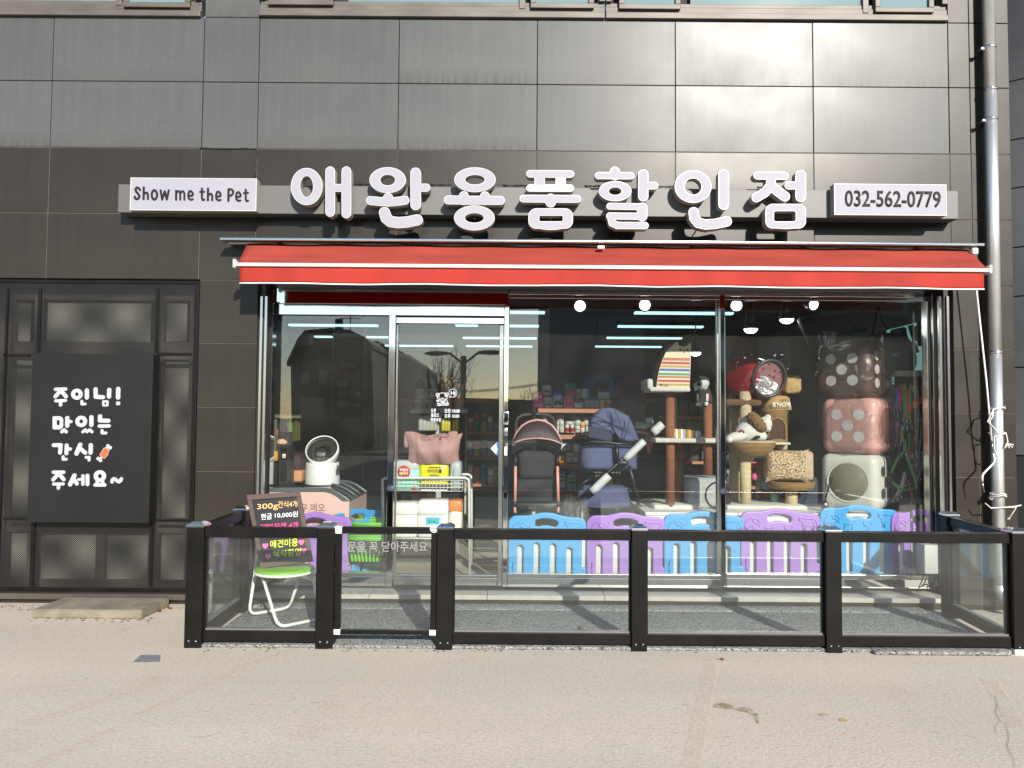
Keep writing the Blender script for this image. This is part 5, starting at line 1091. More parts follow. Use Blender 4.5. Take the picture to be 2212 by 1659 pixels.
M_FILM = film('clear_film')
def die(name, label, c, s, a, m, front, side, pip, hole_on, wrap):
    t = thing('giant_die', label, 'pet house die', (c[0], c[1], c[2]), 'stack of giant dice')
    Mz = Matrix.Translation(c) @ Matrix.Rotation(-a, 4, 'Z'); h = s/2
    bm = bmesh.new(); bmesh.ops.create_cube(bm, size=s)
    for v in bm.verts: v.co.z += h
    bmesh.ops.bevel(bm, geom=bm.edges[:], offset=.085, segments=6, profile=.5, affect='EDGES')
    body = MB().frombm(bm, Mz).build('body', m, t)
    def disc(nm, fx, u, v, r, mm, dep=.004, par=None):
        M = Mz @ (Matrix.Identity(4) if fx == 'f' else Matrix.Rotation(R(90), 4, 'Z'))
        vs = [M @ Vector((u + r*math.cos(k*2*math.pi/28), -h - dep, h + v + r*math.sin(k*2*math.pi/28))) for k in range(28)] + [M @ Vector((u + r*math.cos(k*2*math.pi/28), -h + .002, h + v + r*math.sin(k*2*math.pi/28))) for k in range(28)]
        return MB().add(vs, [tuple(range(28))] + [(k, 28+k, 28+(k+1) % 28, (k+1) % 28) for k in range(28)]).build(nm, mm, par or t)
    P5 = [(-.24, .24), (.24, .24), (0, 0), (-.24, -.24), (.24, -.24)]; P6 = [(x, y) for x in (-.25, .25) for y in (-.30, 0, .30)]
    for fx, kind in (('f', front), ('s', side)):
        for u, v in (P5 if kind == 5 else P6 if kind == 6 else []): disc('pip', fx, u*s*.82, v*s*.82, .046 if kind != 5 else .05, pip)
        if kind == 'hole':
            r0 = .185; M = Mz @ (Matrix.Identity(4) if fx == 'f' else Matrix.Rotation(R(90), 4, 'Z'))
            q = MB(); q.lathe([(r0 + .008, -.006), (r0, -.008), (r0 - .012, .0)], (0, 0, 0), 'Y', 36); q.v = [tuple(M @ (Vector(v) + Vector((0, -h, h)))) for v in q.v]; q.build('hole_rim', m, t)
            q = MB(); q.lathe([(0, -.0032), (r0 - .008, -.0032), (r0 - .006, 0)], (0, 0, 0), 'Y', 36); q.v = [tuple(M @ (Vector(v) + Vector((0, -h, h)))) for v in q.v]; q.build('hole_inside', hole_on, t)
    if wrap:
        bm = bmesh.new(); bmesh.ops.create_cube(bm, size=s + .03)
        for v in bm.verts: v.co.z += h
        bmesh.ops.subdivide_edges(bm, edges=bm.edges[:], cuts=9, use_grid_fill=True)
        rn = random.Random(int(c[2]*100))
        for v in bm.verts:
            l = Vector((v.co.x, v.co.y, v.co.z - h)); k = (s*.62)/max(l.length, .01); 
            if l.length > s*.68: l *= s*.68/l.length
            v.co = l + Vector((rn.uniform(-.012, .012), rn.uniform(-.012, .012), h + rn.uniform(-.012, .012)))
        MB().frombm(bm, Mz).build('film_wrap', M_FILM, t)
    return t
zD = q3(2950, 1108); zE = q3(3100, 1600)
S_ = .535
c3 = W(1849, 1090, .86); 
M_PINK = mat('pink_plastic', (.68, .36, .32), .35, 0, .04, 3); M_BRN_ = mat('brown_plastic', (.10, .058, .047), .3, 0, .05, 3); M_CREAM = mat('cream_plastic', (.60, .59, .51), .35, 0, .03, 3)
die('white', 'cream white hollow die with a big round opening, lowest of the three', (W(1852, 1050, .86).x, .86, CT), .53, .74, M_CREAM, 'hole', 5, mat('pip_hole', (.05, .045, .035), .6), mat('die_inside', (.20, .18, .125), .5, 0, .15, 3), False)
die('pink', 'pale pink die with grey spots in clear film, middle of the three', (W(1856, 925, .84).x, .84, CT + .532), .53, .82, M_PINK, 5, 'hole', mat('grey_pip', (.78, .75, .73), .4), mat('pink_inside', (.28, .10, .095), .5), True)
die('brown', 'dark brown die with white spots in clear film, topmost of the three', (W(1846, 815, .86).x, .86, CT + 1.066), .53, .86, M_BRN_, 5, 6, mat('white_pip', (.80, .78, .73), .4), None, True)
q = MB()
for k in range(9):
    a = k*.7; q.tube([Vector((W(1792, 742, .5).x, .5, W(1792, 742, .5).z)) + Vector((.05*math.cos(a)*j/3, .05*math.sin(a)*j/3, (.11 if j == 3 else -.0) - .05*(3-j)/3)) for j in range(4)], [.004, .006, .012, .02], 5)
tag(q.build('film_knot', M_FILM), 'twisted knot of clear film on top of the brown die', 'plastic wrap')
# reed diffuser, dark folded bag
RD = thing('reed_diffuser', 'small dark reed diffuser with black sticks in front of the white die', 'diffuser', tuple(W(*zE(435, 1180), .56)))
p = W(*zE(435, 1180), .57); MB().lathe([(0, 0), (.032, 0), (.032, .05), (.016, .065), (.016, .08), (0, .08)], p, n=14).build('bottle', C('#1a1210', .2), RD)
st = MB(); [st.tube([p + Vector((0, 0, .07)), Wz(zE, x, y, .57)], .003, 5) for x, y in ((445, 835), (495, 815), (508, 818), (525, 822), (470, 900))]; st.build('sticks', C('#0c0c0c', .6), RD)
MB().lathe([(0, -.002), (.014, -.002), (.014, .001)], (p.x - .006, .535, p.z + .045), 'Y', 12).build('tag', C('#e8c8c4', .6), RD)
q = MB(); soft(q, (*zA(1870, 810), *zA(2135, 1170)), .88, .25, .3, 12, seed=8); tag(q.build('folded_blanket', fabric('navy_fabric', (.035, .045, .075))), 'dark navy folded blanket between the leopard cushion and the white die', 'blanket')
q = MB()
sm = thing('small_scratch_post', 'small scratching post with red base and a pink ball behind the sisal post', 'scratching post', tuple(Wz(zA, 1440, 1125, 1.1)))
x0, x1, z0, z1 = rect(*zA(1335, 1095), *zA(1660, 1130), .98); MB().rbox(x0, x1, .98, 1.22, z0, z1, .01).build('base', C('#c02028', .8), sm); x0, x1, z0, z1 = rect(*zA(1337, 670), *zA(1530, 706), .98); MB().rbox(x0, x1, .98, 1.2, z0, z1, .01).build('top_board', C('#c02028', .8), sm)
MB().ball(Wz(zA, 1380, 812, .95), .036).build('ball', C('#d85a90', .8), sm); MB().ball(Wz(zA, 1510, 880, 1.05), (.06, .05, .07)).build('toy_egg', C('#5a9a84', .9), sm); MB().ball(Wz(zA, 1610, 1050, .95), (.045, .04, .06)).build('toy_egg', C('#7ab09a', .9), sm)
MB().ball(Wz(zA, 1555, 1010, 1.12), (.12, .05, .13)).build('toy_house', C('#7a4030', .9), sm)
# ------------------------------------------------------------------ pink chest freezer with the white fan
zL = q3(700, 1600)
FRZ = thing('chest_freezer', 'pale pink chest freezer with a curved dark glass lid behind the left window', 'freezer', tuple(W(660, 1200, .55)))
YZ = .52; M_PKF = mat('pink_enamel', (.70, .47, .40), .4, 0, .02, 2); M_LID = mat('lid_band', (.10, .115, .12), .25, 0, .05, 3)
def wl(pts, Y): return [(W(*zL(x, y), Y).x, W(*zL(x, y), Y).z) for x, y in pts]
lidlow = [(1050, 985), (1690, 982), (1760, 998), (1830, 1035), (1900, 1090), (1968, 1092)]
x0 = W(562, 1100, YZ).x; xr = W(753.4, 1150, YZ).x
top = wl(lidlow, YZ); top[0] = (x0, top[0][1]); top[-1] = (xr, top[-1][1])
MB().prism([(x0, .14)] + top + [(xr, .14)], YZ, YZ + .86).build('cabinet', M_PKF, FRZ, .006)
up = wl([(1050, 938), (1690, 934), (1770, 948), (1850, 985), (1930, 1040), (1975, 1080)], YZ); up[0] = (x0, up[0][1]); up[-1] = (xr + .004, up[-1][1])
band = top[:-1] + [(xr + .004, top[-1][1])] + up[::-1]
MB().prism(band, YZ - .012, YZ + .03).build('lid_rim', M_LID, FRZ, .004); MB().prism(band, YZ + .83, YZ + .875).build('lid_rim', M_LID, FRZ, .004)
M_LGL = mat('dark_lid_glass', (.05, .06, .062), .05, 0, .2, 2, spec=.8)
gl_ = [(x, z - .012) for x, z in up]
MB().prism([(x, z - .02) for x, z in top[:-1]] + [(xr, top[-1][1])] + gl_[::-1], YZ + .031, YZ + .829).build('lid_glass', M_LGL, FRZ)
MB().box(xr - .012, xr + .006, YZ + .032, YZ + .828, top[-1][1], up[-1][1] - .005).build('lid_lip', M_LID, FRZ)
for k in (.33, .6): 
    y_ = YZ + .03 + .8*k
    MB().tube([(x, y_, z + .004) for x, z in up[1:]], .012, 6).build('lid_divider', M_LID, FRZ)
ptext('lettering', '우.메오', 650, 1087.5, 702, 1105.5, YZ, mat('grey_print', (.12, .085, .08), .5), FRZ, .0, .003, .001)
for a in (x0 + .08, xr - .08): MB().lathe([(0, .0), (.02, 0), (.02, .04), (0, .04)], (a, YZ + .1, FZ), n=12).build('foot', M_SHADE, FRZ)
FAN = thing('air_circulator', 'white air circulator with its round head tilted up, on top of the freezer', 'fan', tuple(W(697, 1033, .98)))
zb_ = up[0][1]; YN = .95; fc_ = W(*zL(1668, 760), YN); fr_ = 193/2.92593/1.822785*(CAMD + YN)/1662
ztop = W(*zL(1668, 655), YN - fr_).z
MB().lathe([(0, 0), (fr_*1.0, 0), (fr_*1.02, .01), (fr_*.97, (ztop - zb_)*.9), (fr_*.95, ztop - zb_), (fr_*.8, ztop - zb_ - .012), (0, ztop - zb_ - .02)], (fc_.x, YN, zb_), n=40).build('base', M_WHITE, FAN)
hc = W(*zL(1668, 515), YN - .02); dv = Vector((.0, -.85, .62)).normalized(); Mq = dv.to_track_quat('Z', 'Y').to_matrix(); hr_ = fr_*.99
MB().lathe([(hr_*.6, -.10), (hr_*.93, -.06), (hr_*1.0, .0), (hr_*.99, .035), (hr_*.93, .042), (hr_*.915, .03)], hc, n=44, M=Mq).build('head_ring', M_WHITE, FAN)
MB().lathe([(0, -.02), (hr_*.92, -.01)], hc, n=40, M=Mq).build('head_inside', C('#1a1a18', .6), FAN)
q = MB()
for k in range(56):
    a = k*2*math.pi/56; d_ = Mq @ Vector((math.cos(a), math.sin(a), 0)); n_ = Mq @ Vector((0, 0, 1))
    q.tube([hc + d_*hr_*.915 + n_*.028, hc + d_*hr_*.6 + n_*.036, hc + d_*hr_*.25 + n_*.02], .0024, 4)
for rr in (.78, .55, .3): q.tube([hc + Mq @ Vector((hr_*rr*math.cos(a), hr_*rr*math.sin(a), .031)) for a in [i*2*math.pi/30 for i in range(30)]], .003, 4, closed=True)
gq = q.build('grille', C('#3a382f', .4), FAN); gq['kind'] = 'stuff'
q = MB(); q.rbox(hc.x - .045, hc.x + .045, hc.y - .07, hc.y - .02, ztop - .03, ztop + .10, .012); q.rbox(hc.x - .085, hc.x - .06, hc.y - .08, hc.y - .03, ztop - .03, ztop + .05, .006); q.rbox(hc.x + .06, hc.x + .085, hc.y - .08, hc.y - .03, ztop - .03, ztop + .05, .006); q.build('tilt_bracket', C('#6a6a66', .35), FAN)
MB().prbox(*zL(1832, 682), *zL(1857, 745), YN - fr_ - .004, YN - fr_ + .2, .004).build('display', C('#1c1c1a', .3), FAN)
ptext('lettering', 'air', *zL(1622, 745), *zL(1685, 758), YN - fr_*1.0 - .004, C('#8a8a84'), FAN, .0, .006)
# left corner shelf with little things
LS = thing('black_rack', 'small black rack at the left edge of the window behind the freezer', 'rack', tuple(W(602, 1045, .8)))
q = MB(); YL = .62
for a, b, c_, d in ((1075, 635, 1140, 890), (1168, 640, 1180, 880), (1255, 470, 1266, 870), (1142, 470, 1265, 482), (1145, 625, 1262, 640), (1168, 870, 1265, 884), (1142, 475, 1180, 640)): q.pbox(*zL(a, b), *zL(c_, d), YL, YL + .22)
q.build('rack_frame', C('#0d0d0d', .5), LS, .002)
tag(MB().prbox(*zL(1058, 517), *zL(1147, 627), YL - .06, YL - .03, .003).build('yellow_card', C('#c08a35', .7)), 'yellow card standing at the left edge of the window', 'card')
fl = thing('paper_flower', 'cream paper flower diffuser on top of the black rack', 'diffuser', tuple(Wz(zL, 1200, 460, YL))); rn = random.Random(1); q = MB(); c = Wz(zL, 1195, 435, YL + .05)
for k in range(26):
    a, b = rn.uniform(0, 6.28), rn.uniform(.2, 1.4); dq = Vector((math.cos(a)*math.cos(b), math.sin(a)*math.cos(b), math.sin(b)*.8)); q.ball(c + dq*.035, (.026, .012, .01), Matrix.Rotation(a, 3, 'Z') @ Matrix.Rotation(-b, 3, 'Y'), 8, 5)
q.build('petals', C('#d8b890', .9), fl); q = MB(); q.tube([Wz(zL, 1160, 470, YL), Wz(zL, 1150, 400, YL), Wz(zL, 1140, 270, YL)], .004, 5); q.ball(Wz(zL, 1138, 295, YL), (.018, .012, .03)); q.ball(Wz(zL, 1145, 320, YL), (.014, .012, .02)); q.build('stem', C('#7a5a38', .8), fl)
jar((*zL(1195, 535), *zL(1240, 598)), YL + .03, '#d8d0c0', '#202020', 'tiny white bottle inside the black rack', 'bottle')
carton((*zL(1265, 745), *zL(1425, 865)), .85, .2, '#c08a58', 'open brown cardboard box left of the white fan', 'cardboard box', rough=.85)
tag(MB().prbox(*zL(1035, 657), *zL(1058, 820), YL - .05, YL - .02, .003).build('white_strip', M_WHITE), 'narrow white device at the left edge of the window', 'device')
# ------------------------------------------------------------------ shopping baskets on their stand
zG = q3(1250, 2000, 2.76469)
M_GRN = mat('green_plastic', (.16, .55, .02), .35, 0, .03); M_BLKP = mat('black_plastic', (.02, .02, .02), .4)
def basket_meshes():
    rim = MB(); w0, d0 = .235, .165
    pts = [(-w0, -d0), (w0, -d0), (w0, d0), (-w0, d0)]
    rim.tube([(x, y, .0) for x, y in pts], .012, 6, closed=True); rim.tube([(-w0*.8, -d0 - .004, -.012), (-w0*.7, -d0 - .012, .012), (w0*.7, -d0 - .012, .012), (w0*.8, -d0 - .004, -.012)], .007, 6); rim.tube([(-w0*.8, d0, -.012), (-w0*.7, d0, .02), (w0*.7, d0, .02), (w0*.8, d0, -.012)], .007, 6)
    b = MB(); w1, d1, h = .19, .125, -.21
    for (x0, y0, x1, y1) in ((-1, -1, 1, -1), (1, -1, 1, 1), (1, 1, -1, 1), (-1, 1, -1, -1)):
        b.add([(x0*w0, y0*d0, 0), (x1*w0, y1*d0, 0), (x1*(w0*.92+w1*.08), y1*(d0*.92 + d1*.08), h*.3), (x0*(w0*.92+w1*.08), y0*(d0*.92+d1*.08), h*.3)], [(0, 1, 2, 3)])
        n = 11
        for i in range(n):
            t0, t1 = (i + .15)/n, (i + .75)/n; L_ = lambda t, w_, d_: (x0*w_*(1-t) + x1*w_*t, y0*d_*(1-t) + y1*d_*t)
            a, c_ = L_(t0, w0*.9 + w1*.1, d0*.9 + d1*.1), L_(t1, w0*.9 + w1*.1, d0*.9 + d1*.1); e_, f_ = L_(t0, w1, d1), L_(t1, w1, d1)
            b.add([(*a, h*.3), (*c_, h*.3), (*f_, h), (*e_, h)], [(0, 1, 2, 3)])
    b.add([(-w1, -d1, h), (w1, -d1, h), (w1, d1, h), (-w1, d1, h)], [(0, 1, 2, 3)])
    sl2 = MB()
    for i in range(10):
        x = -.15 + i*.033; sl2.box(x - .010, x + .010, -d1 - .012, -d1 - .004, h*.98, h*.80)
    return rim.mesh('rim'), b.mesh('basket_body'), sl2.mesh('slot_row')
bm_ = basket_meshes()
for me, m in zip(bm_, (M_GRN, M_BLKP, M_GRN)): me.materials.append(m)
bx_, by_ = W(*zG(578, 250), .62).x, .66
for i, (py, lab) in enumerate(((180, 'topmost green rimmed black shopping basket of the nested stack'), (215, 'second green rimmed shopping basket from the top of the stack'), (262, 'third green rimmed shopping basket from the top of the stack'), (315, 'fourth green rimmed shopping basket of the stack'), (345, 'lowest green rimmed shopping basket of the nested stack'))):
    z = W(*zG(578, py), .5).z; t = thing('shopping_basket', lab, 'shopping basket', (bx_ + random.uniform(-.008, .008), by_, z), 'nested shopping baskets'); t.rotation_euler.z = random.uniform(-.03, .03)
    for nm, me in zip(('rim', 'basket_body', 'slot_row'), bm_):
        o = bpy.data.objects.new(nm, me); COL.objects.link(o); o.parent = t
sd_ = MB()
for x in (-.2, .2):
    for y in (-.12, .14): sd_.tube([(bx_ + x, by_ + y, FZ + .03), (bx_ + x, by_ + y, W(578, 1176, .5).z - .02)], .008, 6)
sd_.tube([(bx_ - .2, by_ - .12, .33), (bx_ + .2, by_ - .12, .33)], .006, 6); sd_.tube([(bx_ - .2, by_ + .14, .33), (bx_ + .2, by_ + .14, .33)], .006, 6); sd_.tube([(bx_ + .2, by_ - .12, .33), (bx_ + .2, by_ + .14, .33)], .006, 6); sd_.tube([(bx_ - .2, by_ - .12, .33), (bx_ - .2, by_ + .14, .33)], .006, 6)
st_ = thing('basket_stand', 'chrome stand with castors under the nested shopping baskets', 'stand', (bx_, by_, FZ)); sd_.build('stand_frame', M_CHROME, st_)
for x in (-.2, .2):
    for y in (-.12, .14): MB().lathe([(.012, -.012), (.03, -.012), (.03, .012), (.012, .012)], (bx_ + x, by_ + y, FZ + .03), 'X', 14).build('castor', C('#1a1a1a'), st_)
# ------------------------------------------------------------------ white wire trolley with pads and a bag
zC = q3(1300, 1600); YC = .62
TRL = thing('wire_trolley', 'white tubular trolley with a wire basket full of pet pads behind the door', 'trolley', tuple(W(920, 1240, .8)))
M_WT = mat('white_tube', (.66, .66, .60), .35)
q = MB()
for y in (YC, YC + .42):
    pt = [W(*zC(640, 1400), YC), W(*zC(600, 880), YC), W(*zC(606, 840), YC), W(*zC(640, 828), YC), W(*zC(1560, 822), YC), W(*zC(1595, 845), YC), W(*zC(1600, 900), YC), W(*zC(1612, 1480), YC)]
    pt = [Vector((p.x, y, p.z)) for p in pt]; pt[0].z = FZ + .05; pt[-1].z = FZ + .05; q.tube(pt, .013, 8)
q.build('frame_tube', M_WT, TRL)
bx0, bx1, bz0, bz1 = rect(*zC(716, 850), *zC(1522, 975), YC + .02)
q = MB(); yb0, yb1 = YC + .02, YC + .40
for k in range(4):
    z = bz0 + (bz1-bz0)*k/3; q.tube([(bx0, yb0, z), (bx1, yb0, z), (bx1 + .0, yb1, z), (bx0, yb1, z)], .0035, 5, closed=True)
for k in range(20):
    x = bx0 + (bx1-bx0)*k/19
    for y in (yb0, yb1): q.tube([(x, y, bz0), (x, y, bz1)], .0028, 4)
    q.tube([(x, yb0, bz0), (x, yb1, bz0)], .0025, 4)
for x in (bx0 + .07, bx1 - .12): q.tube([(x - .015, yb0 - .006, bz1 - .01), (x - .015, yb0 - .012, bz1 + .05), (x + .015, yb0 - .012, bz1 + .05), (x + .015, yb0 - .006, bz1 - .01)], .004, 5)
wb = q.build('wire_basket', M_WT, TRL); wb['kind'] = 'stuff'
zsh = W(*zC(1000, 1525), YC).z; q = MB()
for k in range(12): 
    y = YC + .4*k/11; q.tube([(bx0 - .04, y, zsh), (bx1 + .06, y, zsh)], .005 if k in (0, 11) else .003, 5)
q.build('lower_shelf', M_WT, TRL)
def padpack(px, Y, d, col, label, top=None, r=.03, **kw):
    t = carton(px, Y, d, col, label, 'pet pads', r=r, name='pad_pack', **kw); return t
ya = YC + .035
t = padpack((*zC(722, 640), *zC(1028, 972)), ya, .22, '#9fe0d0', 'mint green pad pack with a red round badge in the wire basket'); t['label'] = 'mint and grey pad pack with a round red badge in the wire basket'
x0, x1, z0, z1 = rect(*zC(722, 630), *zC(1028, 765), ya - .003); MB().rbox(x0, x1, ya - .003, ya + .221, z0, z1 + .006, .03).build('upper_wrap', C('#b4bab8', .3), t)
bc = W(*zC(850, 755), ya - .006); br = 73/2.92593/1.822785*(CAMD + ya)/1662; MB().lathe([(0, -.002), (br, -.002), (br, .004)], (bc.x, ya - .004, bc.z), 'Y', 30).build('round_badge', C('#c83848'), t)
ptext('lettering', '막둥이', *zC(802, 715), *zC(896, 752), ya - .008, C('#f0ecec'), t, .02, .001); ptext('lettering', 'PADS', *zC(800, 758), *zC(898, 785), ya - .008, C('#f4e4a0'), t, .03, .001)
b2 = W(*zC(968, 945), ya - .006); MB().lathe([(0, -.002), (br*.38, -.002), (br*.38, .004)], (b2.x, ya - .0035, b2.z), 'Y', 8).build('round_badge', C('#c83848'), t)
t = padpack((*zC(1030, 655), *zC(1362, 972)), ya, .22, '#e4d400', 'yellow pad pack with dark lettering in the wire basket', rough=.3)
ptext('lettering', '마이리틀', *zC(1122, 722), *zC(1288, 772), ya, C('#2a2a18'), t, .03, .004); ptext('lettering', '배변패드', *zC(1146, 780), *zC(1262, 810), ya, C('#2a2a18'), t, .012, .004)
x0, x1, z0, z1 = rect(*zC(1132, 700), *zC(1278, 712), ya); MB().box(x0, x1, ya - .003, ya, z0, z1).build('printed_band', C('#3a3420'), t)
x0, x1, z0, z1 = rect(*zC(1040, 908), *zC(1350, 955), ya); MB().box(x0, x1, ya - .003, ya, z0, z1).build('printed_band', C('#2a1f48'), t); x0, x1, z0, z1 = rect(*zC(1040, 956), *zC(1350, 972), ya); MB().box(x0, x1, ya - .003, ya, z0, z1).build('printed_band', C('#d8d8d4'), t)
t = padpack((*zC(1378, 632), *zC(1508, 970)), ya, .24, '#a8b0ae', 'narrow grey white pad pack at the right end of the wire basket', rough=.25)
x0, x1, z0, z1 = rect(*zC(1415, 725), *zC(1428, 920), ya); MB().box(x0, x1, ya - .003, ya, z0, z1).build('printed_band', C('#2a9aa8'), t)
t = padpack((*zC(716, 1112), *zC(1000, 1520)), ya, .26, '#ece8dc', 'plain white pad pack on the lower trolley shelf by the mullion', rough=.35)
x0, x1, z0, z1 = rect(*zC(716, 1120), *zC(1003, 1265), ya - .012); MB().rbox(x0, x1 + .004, ya - .012, ya + .1, z0, z1, .03).build('folded_top', C('#ece8dc', .35), t)
t = padpack((*zC(1003, 1085), *zC(1360, 1520)), ya, .28, '#eceae4', 'white pad pack with a turquoise PET PAD label on the lower trolley shelf', rough=.35)
x0, x1, z0, z1 = rect(*zC(1000, 1120), *zC(1362, 1270), ya - .014); MB().rbox(x0, x1, ya - .014, ya + .1, z0, z1, .035).build('folded_top', C('#eceae4', .35), t)
x0, x1, z0, z1 = rect(*zC(1104, 1280), *zC(1264, 1362), ya); MB().box(x0, x1, ya - .003, ya, z0, z1).build('printed_band', C('#2ab4c8'), t); ptext('lettering', 'PET PAD', *zC(1130, 1318), *zC(1234, 1345), ya - .003, C('#103844'), t, .03, .001)
t = padpack((*zC(1366, 1090), *zC(1518, 1520)), ya, .25, '#e8e0d4', 'white pad pack with an orange top at the right of the lower trolley shelf', rough=.3)
x0, x1, z0, z1 = rect(*zC(1366, 1088), *zC(1518, 1230), ya - .002); MB().rbox(x0 - .001, x1 + .001, ya - .002, ya + .252, z0, z1 + .002, .02).build('orange_wrap', C('#d88a4a', .3), t)
BGP = thing('tote_bag', 'dusty pink quilted tote bag lying on top of the pad packs', 'bag', tuple(W(*zC(1170, 660), YC + .1))); M_PKB = fabric('pink_quilt', (.40, .225, .205), .9, .08, 5, .4)
q = MB()
def fb(u, v):
    a, b = u*2 - 1, v*2 - 1; wtop = 1 + .13*v - .10*math.sin(math.pi*v); x0, x1, z0, z1 = rect(*zC(895, 300), *zC(1480, 665), YC + .06)
    return Vector(((x0+x1)/2 + a*(x1-x0)/2*wtop, YC + .06 - .10*(1 - a**4)*(math.sin(math.pi*min(1, v*.9+.1))) + .008*math.sin(a*9 + v*5), z0 + (z1-z0)*v + .012*math.sin(a*6)*v - .02*(1 - a*a)*v))
q.grid(fb, 30, 16); q.grid(lambda u, v: Vector((fb(1-u, v).x, YC + .22 + (YC + .06 - fb(u, v).y)*.6, fb(1-u, v).z)), 30, 16); q.grid(lambda u, v: fb(u, 1).lerp(Vector((fb(u, 1).x, YC + .22, fb(u, 1).z)), v), 30, 2); q.build('bag_body', M_PKB, BGP)
for x in (1000, 1255): 
    q = MB(); q.grid(lambda u, v: fb((x - 895 + u*28)/585, v) + Vector((0, -.006, 0)), 3, 14); q.build('strap', fabric('pink_strap', (.36, .19, .175), .9, .05, 5, .3), BGP)
q = MB(); soft(q, (*zC(845, 292), *zC(920, 480)), YC + .08, .1, .3, 8, seed=2); q.build('side_fold', M_PKB, BGP); q = MB(); soft(q, (*zC(1350, 285), *zC(1470, 480)), YC + .03, .1, .3, 8, seed=5); q.build('side_fold', M_PKB, BGP)
MB().prbox(*zC(1270, 345), *zC(1286, 368), YC - .046, YC - .03, .002).build('red_tag', C('#b02828'), BGP)
# ------------------------------------------------------------------ pink framed stroller
zS = q3(1900, 1600); YP = .95
ST1 = thing('pet_stroller', 'black pet stroller with pink frame tubes and pink edged hood', 'stroller', tuple(W(1160, 1110, YP)))
M_BFAB = fabric('black_fabric', (.022, .021, .024), .8, .15, 6, .4); M_PKT = mat('pink_frame', (.68, .33, .25), .35, 0, .02); M_PKE = mat('pink_piping', (.60, .33, .30), .7)
def at(x, y, Y): return W(*zS(x, y), Y)
cpt = [(350, 440), (365, 380), (400, 300), (460, 225), (540, 178), (630, 160), (720, 175), (800, 225), (855, 300), (890, 370), (905, 430)]
low = [(345, 450), (400, 405), (470, 382), (560, 372), (660, 368), (760, 378), (840, 400), (905, 430)]
q = MB(); q.tube([at(x, y, YP) for x, y in cpt], .015, 8); q.build('hood_edge', M_PKE, ST1); q = MB(); q.tube([at(x, y, YP - .22) for x, y in low], .008, 6); q.build('hood_edge', M_PKE, ST1)
q = MB()
def hd(u, v):
    i = u*(len(cpt)-1); k = min(int(i), len(cpt)-2); f = i - k; x = cpt[k][0]*(1-f) + cpt[k+1][0]*f; y = cpt[k][1]*(1-f) + cpt[k+1][1]*f
    j = u*(len(low)-1); k = min(int(j), len(low)-2); f = j - k; x2 = low[k][0]*(1-f) + low[k+1][0]*f; y2 = low[k][1]*(1-f) + low[k+1][1]*f
    a, b = at(x, y, YP), at(x2, y2, YP - .22); p = a.lerp(b, v); return p + Vector((0, -.06*math.sin(math.pi*v), .03*math.sin(math.pi*v)))
q.grid(hd, 24, 8); q.build('hood', fabric('sheer_hood', (.05, .032, .034), .6, .12, 5, .3), ST1)
q = MB(); q.grid(lambda u, v: at(335 + u*580 + (1-2*u)*v*30, 0, YP - .23 + .05*v).lerp(at(0, 0, YP), 0) * 1.0 if False else Vector((at(338 + u*577, 450, YP - .23).x*(1 - .05*v), YP - .23 + .1*v - .03*math.sin(math.pi*u), at(620, 372 + 75*(2*u-1)**2*.9 + v*(95 + 25*(2*u-1)**2), YP - .23).z)), 24, 5); q.build('hood_skirt', M_BFAB, ST1)
q = MB(); soft(q, (*zS(415, 505), *zS(835, 835)), YP - .12, .12, .25, 14, seed=11); q.build('seat_back', M_BFAB, ST1)
q = MB(); q.grid(lambda u, v: Vector((at(400 + u*440, 900, YP).x, YP - .05 - .03*math.sin(3*u + 4*v) - .02*math.sin(math.pi*v), at(600, 835 + v*265, YP).z)), 14, 10); q.build('lower_panel', M_BFAB, ST1)
for x, xb in ((380, 375), (863, 872)):
    MB().tube([at(x, 680, YP - .12), at(xb, 1100, YP - .16)], .015, 10).build('frame_tube', M_PKT, ST1); MB().tube([at(xb, 1150, YP - .16), at(xb, 1228, YP - .17)], .015, 10).build('frame_tube', M_PKT, ST1)
    q = MB(); q.tube([at(x, 560, YP - .1), at(x, 690, YP - .12)], .02, 8); q.tube([at(xb, 1095, YP - .16), at(xb, 1155, YP - .16)], .021, 8); q.build('joint', C('#101010'), ST1)
    q = MB(); q.lathe([(.03, -.02), (.09, -.02), (.09, .02), (.03, .02)], (at(xb, 1228, YP).x, YP - .2, FZ + .09), 'X', 20); q.build('wheel', C('#121212'), ST1); MB().tube([at(xb, 1228, YP - .17), (at(xb, 1228, YP).x, YP - .2, FZ + .09)], .015, 8).build('fork', C('#101010'), ST1)
q = MB(); q.prbox(*zS(385, 1105), *zS(870, 1205), YP - .2, YP - .12, .02); q.build('foot_rest', C('#111112', .5), ST1)
q = MB(); q.tube([at(385, 420, YP + .15), at(385, 200, YP + .4), at(400, 140, YP + .45), at(460, 100, YP + .47), at(610, 90, YP + .48), at(760, 100, YP + .47), at(815, 140, YP + .45), at(835, 200, YP + .4), at(840, 420, YP + .15)], .017, 8); q.build('push_handle', C('#3a3a36', .6), ST1)
MB().prbox(*zS(555, 70), *zS(675, 110), YP + .45, YP + .5, .02).build('handle_clip', C('#181818', .3), ST1)
ptext('lettering', 'AHIT', *zS(525, 1148), *zS(655, 1190), YP - .203, C('#5a5654'), ST1, .02, .002)
